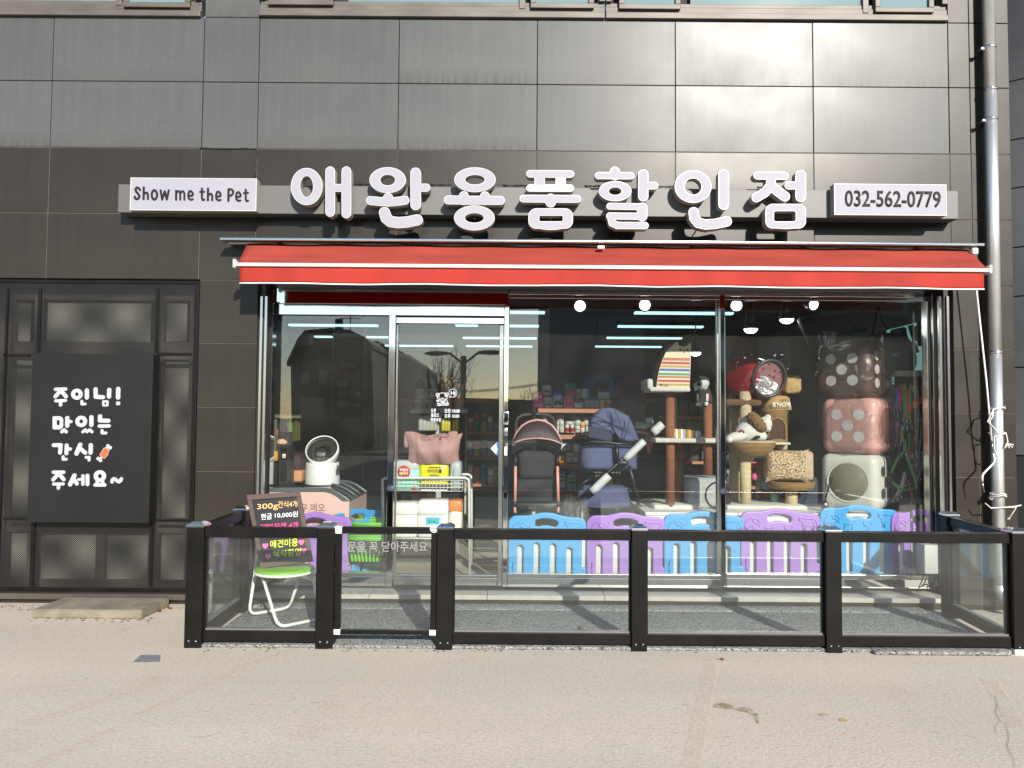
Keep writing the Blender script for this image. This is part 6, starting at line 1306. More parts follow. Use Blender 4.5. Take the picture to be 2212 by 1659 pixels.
# ------------------------------------------------------------------ navy stroller
YV = 1.0
ST2 = thing('pet_stroller', 'navy fabric pet stroller with white wrapped chassis tubes', 'stroller', tuple(W(1330, 1110, YV)))
M_NAVY = fabric('navy_canvas', (.085, .10, .19), .85, .12, 5, .5); M_NAVD = fabric('dark_navy', (.035, .04, .07), .85, .12, 5, .3)
hp = [(1238, 255), (1240, 150), (1275, 105), (1370, 30), (1440, 8), (1500, 15), (1600, 60), (1685, 112), (1750, 250), (1830, 402), (1700, 410), (1590, 405), (1500, 330), (1380, 290), (1300, 262)]
hp3 = [(at(x, y, YV - .15).x, at(x, y, YV - .15).z) for x, y in hp]
cxm = sum(p[0] for p in hp3)/len(hp3); czm = sum(p[1] for p in hp3)/len(hp3)
q = MB()
def hoodf(u, v):
    n = len(hp3); i = u*n; k = int(i) % n; f = i - int(i); a, b = hp3[k], hp3[(k+1) % n]; x, z = a[0]*(1-f) + b[0]*f, a[1]*(1-f) + b[1]*f
    s_ = math.sin(math.pi*v/1.0*.5); y = YV - .15 + .20*(1 - math.cos(math.pi*v)) - .20*(math.sin(math.pi*v))*.6
    k2 = 1 - abs(2*v - 1)**3; k2 = max(.02, k2) if v not in (0, 1) else .0
    wr_ = 1 + .02*math.sin(u*40) + .015*math.sin(u*23 + v*9)
    return Vector((cxm + (x - cxm)*k2*wr_, y + .012*math.sin(u*31 + v*7), czm + (z - czm)*k2*wr_))
q.grid(hoodf, 60, 16); q.build('hood', M_NAVY, ST2)
q = MB(); q.tube([at(x, y, YV - .30) for x, y in ((1505, 20), (1560, 130), (1600, 260), (1605, 400))], .004, 5); q.tube([at(x, y, YV - .28) for x, y in ((1275, 110), (1400, 150), (1520, 280), (1600, 400))], .004, 5); q.tube([at(x, y, YV - .28) for x, y in ((1690, 115), (1680, 250), (1615, 400))], .004, 5); q.build('hood_seam', M_NAVD, ST2)
q = MB(); q.grid(lambda u, v: at(1222 + u*270, 230 + v*(120 + 60*u) + 90*u*u*(1-v)*.6, YV - .33 + .1*u), 10, 8); q.build('bumper_cloth', M_NAVD, ST2)
q = MB(); soft(q, (*zS(1128, 455), *zS(1812, 760)), YV - .25, .45, .10, 16, seed=21); q.build('cabin', M_NAVY, ST2)
q = MB(); q.tube([at(1180, 425, YV - .28), at(1250, 410, YV - .29), at(1430, 415, YV - .29), at(1560, 432, YV - .29), at(1800, 435, YV - .27)], .016, 8); q.tube([at(1545, 440, YV - .29), at(1548, 640, YV - .29)], .024, 8); q.prbox(*zS(1545, 620), *zS(1685, 690), YV - .33, YV - .27, .02); q.tube([at(2080, 190, YV - .30), at(1400, 800, YV - .31), at(1150, 1040, YV - .32)], .017, 8)
q.tube([at(1690, 690, YV - .3), at(1745, 900, YV - .26), at(1800, 1090, YV - .24)], .018, 8); q.tube([at(1050, 1030, YV - .3), at(1160, 880, YV - .3), at(1240, 830, YV - .3)], .014, 8); q.tube([at(1380, 930, YV - .1), at(1560, 935, YV - .08), at(1700, 990, YV - .06)], .016, 8); q.build('chassis', C('#17191c', .4), ST2)
M_WRP = mat('white_wrap', (.56, .56, .55), .3, 0, .08, 30, .5, 40)
for (a, b, c_, d, r) in ((2072, 205, 1960, 305, .042), (1862, 400, 1640, 612, .036), (1455, 795, 1255, 985, .042)):
    p, e_2 = at(a, b, YV - .31), at(c_, d, YV - .31); m_ = [p.lerp(e_2, k/5) for k in range(6)]; MB().tube(m_, [r*.92, r, r*.98, r*1.02, r, r*.9], 14).build('wrap_sleeve', M_WRP, ST2)
q = MB(); p = at(1920, 165, YV + .1); q.tube([at(1880, 165, YV + .1), at(1960, 162, YV + .1)], .034, 12); q.build('wrap_sleeve', M_WRP, ST2); q = MB(); q.tube([at(1960, 165, YV + .1), at(2050, 135, YV), at(2085, 160, YV - .2)], .02, 8); q.build('push_handle', C('#1c1c1c', .5), ST2)
q = MB(); soft(q, (*zS(1120, 925), *zS(1720, 1190)), YV - .2, .3, .35, 14, seed=31); q.build('lower_basket', M_NAVY, ST2)
wc_ = at(1880, 1190, YV - .2); wr_ = 125/2.92593/1.822785*(CAMD + YV - .2)/1662
MB().tube([wc_ + Vector((wr_*.9*math.cos(a), 0, wr_*.9*math.sin(a))) for a in [i*2*math.pi/32 for i in range(32)]], .018, 8, closed=True).build('wheel', C('#141414', .6), ST2)
q = MB(); q.lathe([(0, -.02), (.03, -.02), (.03, .02), (0, .02)], wc_, 'Y', 14)
for a in (.4, 2.5, 4.6): q.tube([wc_, wc_ + Vector((wr_*.88*math.cos(a), 0, wr_*.88*math.sin(a)))], .012, 6)
q.build('wheel_spokes', C('#1c1c1c', .4), ST2)
for dx, nm in ((1150, 0), (1010, 1)):
    q = MB(); c = at(dx, 1180, YV - .34 + .06*nm); h = at(dx, 1040 if nm == 0 else 980, YV).z - at(dx, 1370, YV).z; rr = random.Random(dx)
    def fbag(u, v):
        a = 2*math.pi*u; r = (.028 + .10*v**.8)*(1 + .22*math.sin(7*a + dx) *v + .1*math.sin(13*a)); return Vector((c.x + r*math.cos(a), c.y + .6*r*math.sin(a), at(dx, 1040 if nm == 0 else 980, YV).z - h*v))
    q.grid(fbag, 44, 10); q.build('film_cover', M_FILM, ST2)
    MB().lathe([(.03, -.02), (.085, -.02), (.085, .02), (.03, .02)], (c.x, c.y + .0, FZ + .09), 'X', 18).build('wheel', C('#151515'), ST2); MB().tube([(c.x, c.y, FZ + .09), at(dx, 1040 if nm == 0 else 990, YV - .3)], .016, 8).build('fork', C('#151515'), ST2)
carton((*zS(1270, 1110), *zS(1550, 1260)), 1.3, .2, '#3a8ac0', 'blue carton on the floor behind the navy stroller', 'carton', stripe='#c02838', sy=(.05, .3), txt='MAX', tcol='#d03040', ty=(.08, .25))
# ------------------------------------------------------------------ goods shelf behind the strollers
zH = q3(1950, 1400, 4.74); YB = 1.55
SH = thing('goods_shelf', 'steel shelving with orange wood edged shelves behind the strollers', 'shelf unit', tuple(W(1240, 1110, YB + .2)))
M_ORW = mat('orange_wood', (.40, .16, .08), .5, 0, .1, 4, stretch=(1, 8, 8)); M_STL = mat('cream_steel', (.42, .41, .36), .5)
lev = []
for k, (a, b, y0, y1) in enumerate(((1162, 1340, 883, 892), (1162, 1325, 939.5, 949), (1160, 1252, 1002.5, 1011), (1150, 1330, 1067, 1076))):
    x0, x1, z0, z1 = rect(a, y0, b, y1, YB); MB().box(x0, x1 + .05, YB, YB + .40, z0, z1).build('shelf_board', M_ORW, SH, .003); lev.append(z1)
for px in (1150, 1230): 
    x0, x1, z0, z1 = rect(px, 880, px + (7 if px < 1200 else 14), 1110, YB + .41); MB().box(x0, x1, YB + .41, YB + .45, FZ, W(px, 850, YB).z).build('upright', M_STL, SH)
q = MB(); x0, x1, z0, z1 = rect(1155, 885, 1340, 1100, YB + .42)
for k in range(26): q.tube([(x0 + (x1-x0)*k/25, YB + .44, z0), (x0 + (x1-x0)*k/25, YB + .44, z1)], .002, 4)
for k in range(28): q.tube([(x0, YB + .44, z0 + (z1-z0)*k/27), (x1, YB + .44, z0 + (z1-z0)*k/27)], .002, 4)
gq = q.build('wire_back', M_STL, SH); gq['kind'] = 'stuff'
YG = YB + .05
def H(x0, y0, x1, y1): return (*zH(x0, y0), *zH(x1, y1))
carton(H(725, 680, 900, 972), YG, .1, '#c84a86', 'pink pouch box at the left end of the top goods shelf', 'box', stripe='#e090b4', sy=(.75, .98), txt='PINK', tcol='#f4d8e4')
jar(H(905, 728, 1070, 972), YG, '#c8c6c2', '#c02028', 'white tub with red lid on the top goods shelf', txt='WHITE')
jar(H(882, 512, 1046, 726), YG, '#c8c6c2', '#3a2a6a', 'white tub with purple lid stacked on the red lidded tub', txt='WHITE')
jar(H(1072, 675, 1286, 974), YG, '#c4c6cc', '#1a4ab0', 'large white tub with blue lid on the top goods shelf', txt='BISCUIT')
for (x, y), r in (((985, 905), 1), ((965, 665), 1), ((1172, 875), 1.5)):
    p = W(*zH(x, y), YG - .003); q = MB()
    for dx in (-.5, 0, .5): q.ball((p.x + dx*.035*r, YG - .003, p.z - abs(dx)*.012*r), (.016*r, .004, .013*r))
    tag(q.build('bone_print', C('#121214')), 'black bone print on the %s tub' % {905: 'red lidded', 665: 'purple lidded', 875: 'blue lidded'}[y], 'print')
carton(H(1290, 770, 1460, 972), YG, .1, '#d8b8bc', 'pink and white carton beside the blue lidded tub', 'carton', stripe='#c84058', sy=(.1, .9), txt='Liquid', tcol='#f0e4e4')
carton(H(1310, 640, 1500, 760), YG + .02, .1, '#b02a44', 'dark pink packet on the pink carton', 'packet'); carton(H(1295, 520, 1500, 640), YG + .04, .08, '#1a7a64', 'green packet topmost above the pink carton', 'packet')
carton(H(1475, 845, 1642, 972), YG, .1, '#c8c4b8', 'white carton with a yellow corner on the top goods shelf', 'carton', stripe='#2a2a5a', sy=(.05, .2), txt='Calcium', tcol='#444444')
jar(H(1605, 620, 1745, 795), YG + .06, '#c4c2bc', '#d0cec8', 'white tub with dark paw print above the blue tins', txt='Animal'); jar(H(1500, 622, 1592, 795), YG + .06, '#c4c2bc', '#d0cec8', 'white tub half hidden behind the dark pink packet', txt='cat')
for k, lab in enumerate(('blue and grey tin, left one of the three', 'blue and grey tin, middle one of the three', 'blue and grey tin, right one of the three')):
    a = 1666 + k*92; carton(H(a, 800, a + 88, 972), YG, .05, '#8a9294', lab, 'tin', stripe='#2a62a8', sy=(0.02, .22), group='blue tins')
jar((1296.5, 864, 1307, 881.5), YG, '#b8a88a', '#c8c4b8', 'beige jar at the right end of the top goods shelf'); jar((1308.5, 864, 1321, 881.5), YG, '#b0aca8', '#c8c4c0', 'grey jar with red band at the right end of the top goods shelf', band='#a83830')
carton((1292, 843, 1317, 861), YG + .08, .03, '#b4b4b0', 'white hanging packet above the beige jar', 'packet', stripe='#222222', sy=(.05, .25))
kw = [(866, 1150, 975, 1300), (1145, 1115, 1290, 1225), (1148, 1225, 1196, 1330), (1198, 1225, 1288, 1330), (1148, 1332, 1196, 1436), (1200, 1332, 1288, 1436)]
names = ('left back white tub', 'tall back white tub with dark paw print', 'narrow white tub', 'white tub with black dog print stacked', 'lower narrow white tub', 'lower white tub with black dog print')
for p, nm in zip(kw, names): jar(H(*p), YG + (.1 if p[1] < 1200 else .02), '#b4b2ac', '#c4c2bc', nm + ' on the second goods shelf behind the hood', txt='PAW')
for p, nm in zip(((1305, 1290, 1385, 1438), (1398, 1290, 1480, 1438)), ('left white bottle with red band', 'right white bottle with red band')): jar(H(*p), YG, '#b8b6b0', '#c8c6c0', nm + ' on the second goods shelf', 'bottle', band='#8a1c28', group='red banded bottles')
jar(H(1490, 1310, 1592, 1438), YG, '#b4b2ac', '#c8c6c0', 'squat white tub right of the red banded bottles', txt='NUTRI'); jar(H(1305, 1225, 1482, 1288), YG + .05, '#b4b2ac', '#9aa898', 'wide white tub with pale green lid above the red banded bottles')
jar(H(1470, 1165, 1622, 1305), YG + .12, '#a8b0a4', '#c4c2bc', 'pale green tub behind the squat white tub'); jar(H(1640, 1165, 1775, 1305), YG + .12, '#a8b0a4', '#c4c2bc', 'pale green tub next to the navy hood')
carton(H(1600, 1345, 1672, 1438), YG, .06, '#b8b4ac', 'small white box under the orange box', 'box'); carton(H(1602, 1240, 1674, 1344), YG, .06, '#d07028', 'small orange and yellow box near the navy hood', 'box', stripe='#d8a428', sy=(0, .5)); carton(H(1688, 1318, 1735, 1438), YG, .06, '#98a8a0', 'thin pale green box next to the orange box', 'box')
def Sg(x0, y0, x1, y1): return (*zS(x0, y0), *zS(x1, y1))
carton(Sg(905, 375, 1010, 525), YG + .05, .08, '#cfcac0', 'white and turquoise carton on the third goods shelf', 'carton', stripe='#2aa0b4', sy=(0, .4), txt='OTIP', tcol='#c05040', ty=(.55, .75))
carton(Sg(872, 568, 950, 645), YG, .06, '#d89a3a', 'small orange carton on the third goods shelf', 'carton', txt='Shampoo', tcol='#f0e8d8'); jar(Sg(960, 505, 1050, 645), YG, '#cfcac0', '#5a3a18', 'white jar with amber lid and a dog picture on the third goods shelf', txt='dog', band='#cfcac0')
carton(Sg(1045, 436, 1115, 648), YG, .03, '#d2cec4', 'upright white tube carton with an orange rabbit picture', 'carton', stripe='#d8803a', sy=(.4, .7))
for p, c_, nm, tx in (((885, 775, 960, 940), '#3a4a8a', 'white and blue spouted pouch on the lowest goods shelf', '쿨엔'), ((980, 785, 1080, 975), '#2a6a3a', 'white and green spouted pouch on the lowest goods shelf', '퓨엔'), ((1220, 800, 1308, 890), '#3a6a40', 'green packet behind the navy stroller', ''), ((1420, 820, 1510, 930), '#d8b020', 'yellow snack bag behind the chassis tube', ''), ((1060, 790, 1130, 870), '#b04030', 'red packet on the lowest goods shelf', '')):
    t = carton(Sg(*p), YG + .02, .05, '#b8b8ae' if tx else c_, nm, 'pouch', stripe=c_ if tx else None, sy=(.18, .55), txt=tx or None, tcol='#e8e8e0', ty=(.28, .45), r=.012)
    if tx: MB().tube([W(*zS((p[0]+p[2])/2, p[1] + 5), YG + .04), W(*zS((p[0]+p[2])/2, p[1] - 30), YG + .04)], .008, 8).build('spout', C('#d8d6d0'), t)
# ------------------------------------------------------------------ gondola rack seen through the door
zJ = q3(1608, 1108); YJ = 1.9
GR = thing('goods_rack', 'cream steel display rack behind the sliding door', 'rack', tuple(W(940, 1200, YJ)))
MB().pbox(*zC(1212, 20), *zC(1278, 1300), YJ + .1, YJ + .16).build('upright', M_STL, GR)
for a, b in ((920, 1225), (1262, 1572)): 
    q = MB(); x0, x1, z0, z1 = rect(*zC(a, 38), *zC(b, 78), YJ); q.box(x0, x1, YJ, YJ + .4, z0, z1); q.build('bracket_arm', M_STL, GR, .004)
x0, x1, z0, z1 = rect(*zC(940, 25), *zC(1560, 37), YJ); MB().box(x0, x1, YJ + .01, YJ + .5, z0, z1).build('shelf_board', M_STL, GR)
for k, (x0, y0, x1, y1) in enumerate(((75, 1240, 185, 1352), (195, 1240, 330, 1352), (60, 1362, 150, 1470), (152, 1400, 200, 1470), (205, 1362, 275, 1470), (280, 1400, 325, 1470))):
    jar((*zJ(x0, y0), *zJ(x1, y1)), YJ + .04, '#a8a290', '#c0baa8', ('upper left', 'upper right', 'lower left', 'small lower second', 'lower third', 'small lower last')[k] + ' pale can on the rack behind the door', 'can', txt='DOG', group='pale cans behind the door')
for k, (x0, y0, x1, y1) in enumerate(((375, 1130, 492, 1300), (525, 1178, 640, 1328), (525, 1332, 636, 1470), (385, 1335, 500, 1470))):
    t = jar((*zJ(x0, y0), *zJ(x1, y1)), YJ + .03, '#c8a880', '#f0a020', ('tall', 'upper right', 'lower right', 'lower left')[k] + ' clear snack jar with orange lid behind the door', 'jar', band='#98a0a0' if k == 1 else '#b88a7a', group='orange lidded snack jars')
    if k == 0: c = W(*zJ(433, 1170), YJ + .05); MB().tube([(c.x + .05*math.cos(a), c.y + .03, c.z + .05*math.sin(a)) for a in [math.pi*i/10 for i in range(11)]], .008, 6).build('carry_handle', C('#d08a18'), t)
BRK = thing('goods_shelf', 'back shelving with stocked boards seen through the right half of the sliding door', 'shelf unit', tuple(W(1045, 1000, 3.6)))
for y0 in (933, 988, 1046):
    x0, x1, z0, z1 = rect(1004, y0, 1084, y0 + 5, 3.6); MB().box(x0, x1, 3.6, 4.0, z0, z1).build('shelf_board', M_ORW, BRK)
x0, x1, z0, z1 = rect(1004, 880, 1008, 1110, 3.59); MB().box(x0, x1, 3.59, 3.63, FZ, z1).build('upright', M_STL, BRK)
_on = ('first', 'second', 'third', 'fourth', 'fifth'); rb = random.Random(17)
for y1, nm in ((932, 'top'), (987, 'middle'), (1045, 'lowest')):
    for k in range(5):
        x = 1010 + k*14.5; carton((x, y1 - rb.uniform(26, 42), x + rb.uniform(10, 13.5), y1), 3.64, .2, ('#3a9aa8', '#c8c0b0', '#a85a40', '#2a8088', '#b8b070', '#8a90a0')[(k + int(y1)) % 6], '%s packet from the left on the %s board behind the sliding door' % (_on[k], nm), 'packet', stripe=('#e0dcd0', '#c03a40', '#2a4a80')[k % 3], sy=(.15, .45), group='packets behind the sliding door')
hg = MB()
for k in range(5):
    x = 1015 + k*42; t = MB(); soft(t, (*zC(x, 105), *zC(x + 52, 285)), YJ - .03 + .02*k, .06, .2, 8, seed=40 + k); tag(t.build('hanging_pouch', C('#a4a49a', .35)), ('first', 'second', 'third', 'fourth', 'fifth')[k] + ' grey pouch from the left hanging under the rack behind the door', 'pouch', 'grey pouches hanging under the rack')
for k, x in enumerate((1280, 1315, 1345, 1408, 1440)):
    t = MB(); soft(t, (*zC(x, 140), *zC(x + 40, 290)), YJ - .02 + .015*k, .05, .2, 8, seed=50 + k); tag(t.build('hanging_pouch', C('#b8aa30', .35)), ('first', 'second', 'third', 'fourth', 'fifth')[k] + ' yellow pouch from the left hanging under the rack behind the door', 'pouch', 'yellow pouches hanging under the rack')
for k, (p, c_, lab) in enumerate((((925, 990, 1090, 1180), '#a8502a', 'left orange and white bag on the floor rack behind the trolley'), ((1095, 985, 1210, 1180), '#a8502a', 'right orange and white bag on the floor rack behind the trolley'))):
    t = carton((*zC(p[0], p[1]), *zC(p[2], p[3])), YJ - .2, .1, c_, lab, 'bag', stripe='#a8a498', sy=(.35, 1), r=.02)
def igloo(px, Y, col, label):
    x0, x1, z0, z1 = rect(*px, Y); t = thing('soft_carrier', label, 'pet carrier', ((x0+x1)/2, Y, z0), 'soft pet carriers on the back shelves'); a, h = (x1-x0)/2, z1 - z0; cx_ = (x0+x1)/2
    MB().prism([(x0, z0), (x1, z0)] + [(cx_ + a*math.cos(k*math.pi/14), z0 + h*.35 + h*.65*math.sin(k*math.pi/14)) for k in range(15)], Y, Y + .4).build('body', C(col, .9), t, .02)
    MB().prism([(cx_ - a*.5, z0 + .01), (cx_ + a*.5, z0 + .01)] + [(cx_ + a*.55*math.cos(k*math.pi/10), z0 + h*.3 + h*.45*math.sin(k*math.pi/10)) for k in range(11)], Y - .008, Y).build('mesh_door', C('#0c0c12', .7), t)
for px, Y, c_, lab in (((843, 815, 896, 862), 3.2, '#303a70', 'dark navy soft carrier beside the door mullion'), ((897, 812, 945, 850), 3.1, '#4a3a60', 'plum soft carrier above the pale cans'), ((1030, 812, 1090, 864), 3.2, '#8a2a68', 'magenta soft carrier left of the door post'), ((960, 818, 1025, 860), 3.6, '#2a8a9c', 'teal soft carrier behind the snack jars'), ((1262, 806, 1330, 862), 3.0, '#2a6a9c', 'blue soft carrier above the beige jar'), ((1330, 815, 1402, 860), 3.0, '#7a3058', 'wine red soft carrier left of the cat scratcher')): igloo(px, Y, c_, lab)
tag(MB().pbox(1150, 861, 1420, 866, 3.0, 3.6).build('back_shelf', M_ORW), 'long back shelf carrying the blue and wine red carriers', 'shelf'); tag(MB().pbox(845, 862, 1092, 868, 3.1, 4.1).build('back_shelf', M_ORW), 'long back shelf behind the door carrying dark soft carriers', 'shelf')
# dark bags of dog beds in film behind the cat scratcher
for px, Y, c_, lab, sd_ in (((1318, 862, 1410, 930), 1.9, '#39453c', 'green grey wrapped cushion left of the brown posts', 3), ((1330, 930, 1412, 985), 1.9, '#3a1d24', 'dark red wrapped bed left of the brown posts', 5), ((1452, 905, 1480, 935), 1.9, '#6a6430', 'olive feed bag left of the rope posts', 7), ((1480, 905, 1522, 935), 1.9, '#6a6430', 'olive feed bag between the rope posts', 8)):
    q = MB(); soft(q, px, Y, .3, .5, 12, seed=sd_); tag(q.build('wrapped_bed' if 'bag' not in lab else 'feed_bag', C(c_, .3)), lab, 'pet bed' if 'bag' not in lab else 'feed bag')
S2 = thing('goods_shelf', 'dark goods shelf with orange boards behind the brown posted cat tree', 'shelf unit', tuple(W(1520, 1100, 1.9)))
for y0, y1 in ((900, 906), (953, 959), (997, 1003), (1050, 1056)): x0, x1, z0, z1 = rect(1455, y0, 1650, y1, 1.85); MB().box(x0, x1, 1.85, 2.4, z0, z1).build('shelf_board', M_ORW, S2)
x0, x1, z0, z1 = rect(1458, 860, 1463, 1100, 1.84); MB().box(x0, x1, 1.84, 1.88, FZ, z1).build('upright', M_STL, S2)
nb = 0
for y1 in (898, 951, 995, 1049):
    for k in range(7):
        x = 1466 + k*25; h_ = random.uniform(20, 36); c_ = random.choice(('#4a463c', '#5c5648', '#3c4244', '#56402e', '#6a665a', '#2e3a30'))
        carton((x, y1 - h_, x + random.uniform(15, 22), y1), 1.9 + random.uniform(0, .05), .2, c_, '%s box from the left on the %s board of the dark goods shelf' % (('first', 'second', 'third', 'fourth', 'fifth', 'sixth', 'seventh')[k], {898: 'top', 951: 'second', 995: 'third', 1049: 'lowest'}[y1]), 'box', stripe=random.choice(('#8a8678', '#7a2a28', '#2a4a6a')), sy=(.1, .35), group='boxes on the dark goods shelf')
# ------------------------------------------------------------------ glass door panel with chalk writing at the back left
CB = thing('chalk_door', 'black glass door at the back left with coloured chalk lettering and pet faces', 'door', tuple(W(752, 1000, 2.8))); YK = 4.6
x0, x1, z0, z1 = rect(720, 688, 785, 1030, YK); MB().box(x0, x1, YK, YK + .03, z0, z1).build('door_leaf', mat('chalk_black', (.012, .012, .014), .35, 0, .1), CB)
for a, b in ((717, 720), (785, 788)): x0, x1, z0, z1 = rect(a, 686, b, 1040, YK - .01); MB().box(x0, x1, YK - .01, YK + .04, z0, z1).build('door_stile', C('#6a6e70', .4), CB)
x0, x1, z0, z1 = rect(717, 721, 788, 727, YK - .012); MB().box(x0, x1, YK - .012, YK - .001, z0, z1).build('cross_rail', C('#4a5a5c', .4), CB)
def zk(x, y): return zJ(0, 0) if False else q3(1008, 1108)(x, y)
for s, b, c_ in (('애견미용', (975, 945, 1158, 1000), '#9ab06a'), ('애견스파', (985, 1030, 1160, 1070), '#c04a5a'), ('아리♥', (1070, 1165, 1200, 1195), '#b04050'), ('콩지♥', (1070, 1275, 1205, 1335), '#c8a890'), ('티모♥', (1085, 1408, 1205, 1455), '#b0b0b0'), ('비싼침두 30원', (955, 1580, 1188, 1622), '#b08a6a'), ('☆', (900, 1580, 940, 1618), '#888888')):
    ptext('lettering', s, *zk(b[0], b[1]), *zk(b[2], b[3]), YK, C(c_), CB, .014, .004)
for k, s in enumerate(('미용은 예약제로 진행하며', '시간을 꼭 지켜주시고', '문의는 카톡으로 부탁', '드립니다')):
    ptext('lettering', s, 733, 929 + k*9.3, 733 + (49 if k < 3 else 22), 936 + k*9.3, YK, C('#707478'), CB, .006, .004)
zK = zoommap(1008, 1108, 2.92593, YK - .005)
for (cx_, cy_, rx, ry), c_ in (((995, 1180, 60, 40), '#8a8e88'), ((1000, 1300, 46, 42), '#8a7a60'), ((1000, 1413, 66, 36), '#8a8e88')):
    plate('pet_face', contours([('+', 'ell', cx_, cy_, rx, ry), ('+', 'ell', cx_ - rx*.7, cy_ - ry*.5, rx*.3, ry*.6), ('+', 'ell', cx_ + rx*.7, cy_ - ry*.5, rx*.3, ry*.6), ('-', 'ell', cx_ - 18, cy_ - 2, 7, 7), ('-', 'ell', cx_ + 18, cy_ - 2, 7, 7), ('-', 'ell', cx_, cy_ + 14, 9, 5)], 3), zK, YK - .006, .003, C(c_), CB)
for cx_, cy_ in ((925, 1040), (955, 1058), (962, 1028), (1183, 1025), (1197, 1046)): plate('pet_face', contours(ring(cx_, cy_, 13, 13, 9, 9), 2), zK, YK - .006, .003, C('#8a8a80'), CB)
# clock numerals on the wall left of it
CK = thing('wall_clock', 'wall clock of loose black numerals round a small dark dial', 'clock', tuple(W(680, 880, 3.2)))
cw = W(*zk(512, 930), 4.86); x0, x1, z0, z1 = rect(640, 745, 717, 1000, 4.9); MB().box(x0, x1, 4.9, 4.95, z0, z1).build('clock_wall', C('#3a342a', .8), CK); MB().lathe([(0, -.02), (.05, -.02), (.05, .03)], (cw.x, 4.86, cw.z), 'Y', 20).build('dial', C('#101214'), CK)
for n, (x, y) in {12: (522, 782), 1: (583, 805), 2: (640, 860), 3: (665, 938), 4: (635, 1010), 5: (588, 1062), 6: (508, 1090), 7: (434, 1065), 11: (440, 805)}.items(): ptext('numeral', str(n), *zk(x - (22 if n > 9 else 15), y - 17), *zk(x + (22 if n > 9 else 15), y + 17), 4.895, C('#14140f'), CK, .02, .004)
# clothes rail at far left
CL = thing('clothes_rack', 'cream rack with hanging pet clothes at the far left of the shop', 'clothes rack', tuple(W(620, 960, 1.8)))
q = MB(); x0, x1, z0, z1 = rect(585, 893, 650, 903, 1.8); q.box(x0, x1, 1.8, 1.84, z0, z1); q.pbox(588, 890, 597, 1010, 1.83, 1.87); q.build('rail', C('#5a5c4c', .5), CL)
for a, b, y1, c_, nm in ((600, 622, 975, '#2a1420', 'dark plum garment'), (618, 632, 935, '#5a7020', 'lime green garment'), (630, 646, 955, '#4a4a20', 'olive garment'), (586, 602, 985, '#1c1c22', 'black garment')):
    q = MB(); x0, x1, z0, z1 = rect(a, 903, b, y1, 1.86); q.grid(lambda u, v: Vector((x0 + (x1-x0)*u*(1 + .25*v), 1.88 + .03*math.sin(u*9 + v), z1 - (z1-z0)*v*(1 - .1*u))), 10, 8); o = q.build('garment', C(c_, .9), CL); o['label'] = nm
q = MB(); soft(q, (620, 980, 652, 1018), 1.5, .3, .5, 10, seed=61); tag(q.build('wine_bag', C('#38161e', .7)), 'wine red soft bag above the cardboard box', 'bag')
for px, lab in (((602, 868, 610, 893), 'white dispenser box on the clothes rack'), ((613, 872, 619, 890), 'small grey bottle on the clothes rack')): carton(px, 1.85, .08, '#6a7472', lab, 'dispenser', stripe='#202424', sy=(.4, .6))
# poster with yellow shapes low at the back left
PS = thing('poster', 'dark blue poster with large yellow brush strokes behind the fan', 'poster', tuple(W(760, 960, 2.7))); x0, x1, z0, z1 = rect(722, 935, 838, 1000, 4.5); MB().box(x0, x1, 4.5, 4.52, z0, z1).build('sheet', C('#10182e', .7), PS)
zL2 = zoommap(1000, 1450, 3.318, 4.49)
for pr in ([P_([(1255, 945), (1250, 1020), (1190, 1075)], 20), P_([(1255, 1020), (1320, 1070)], 20)], [P_([(1410, 935), (1410, 1060)], 16)], [P_([(1640, 945), (1620, 1000), (1545, 1050)], 24), P_([(1640, 1000), (1700, 1045)], 22)], [P_([(1230, 1130), (1300, 1125), (1340, 1120)], 18)]): plate('stroke', contours(pr, 4), zL2, 4.494, .003, C('#6a5a2a', .8), PS)
# ------------------------------------------------------------------ harness wall at the right
zQ = q3(3400, 1350, 2.3714)
HW = thing('harness_board', 'dark board with many hooks at the right end of the shop window', 'display board', tuple(W(1970, 1000, .8)))
x0, x1, z0, z1 = rect(1937, 800, 2010, 1130, .80); MB().box(x0, x1, .80, .83, FZ, z1).build('board', C('#0c0b0c', .8), HW)
x0, x1, z0, z1 = rect(1937, 801, 2008, 813, .66); MB().box(x0, x1, .66, .799, z0, z1).build('top_shelf', M_STL, HW, .004)
rn = random.Random(9)
straps = [((350, 400), (330, 600), '#e02838', 'red flat leash hanging leftmost beside the pink die', .016), ((380, 390), (385, 700), '#28b058', 'green and orange striped leash left of the bone charms', .02), ((430, 440), (425, 720), '#f08038', 'orange and green leash behind the orange bones', .018), ((310, 430), (300, 600), '#7a5ae0', 'purple leash beside the brown die', .014), ((487, 420), (520, 700), '#8e8e8a', 'grey leash above the orange bones', .01), ((545, 400), (540, 560), '#a06a5a', 'brown cord leash right of the bones', .01), ((440, 400), (445, 430), '#f0d830', 'short yellow tag strap at the hook row', .02), ((350, 830), (365, 920), '#f0d830', 'yellow cord near the green harness', .008), ((425, 860), (420, 1000), '#3aa878', 'dark green strap above the striped harness', .012), ((470, 900), (420, 1040), '#d03040', 'dark red cord crossing the board', .006), ((510, 600), (525, 700), '#8a8a8a', 'grey short strap right of the clips', .01), ((500, 1050), (480, 1130), '#3a3a3a', 'dark harness strap low on the board', .014), ((545, 1040), (520, 1250), '#9a8e80', 'taupe looped strap low on the board', .012), ((415, 1290), (460, 1480), '#f03848', 'bright red strap low on the board', .01), ((385, 1210), (300, 1440), '#dcd8cc', 'silver chain collar hanging low', .010), ((400, 1240), (340, 1420), '#c8c8c0', 'second chain collar behind the silver one', .006)]
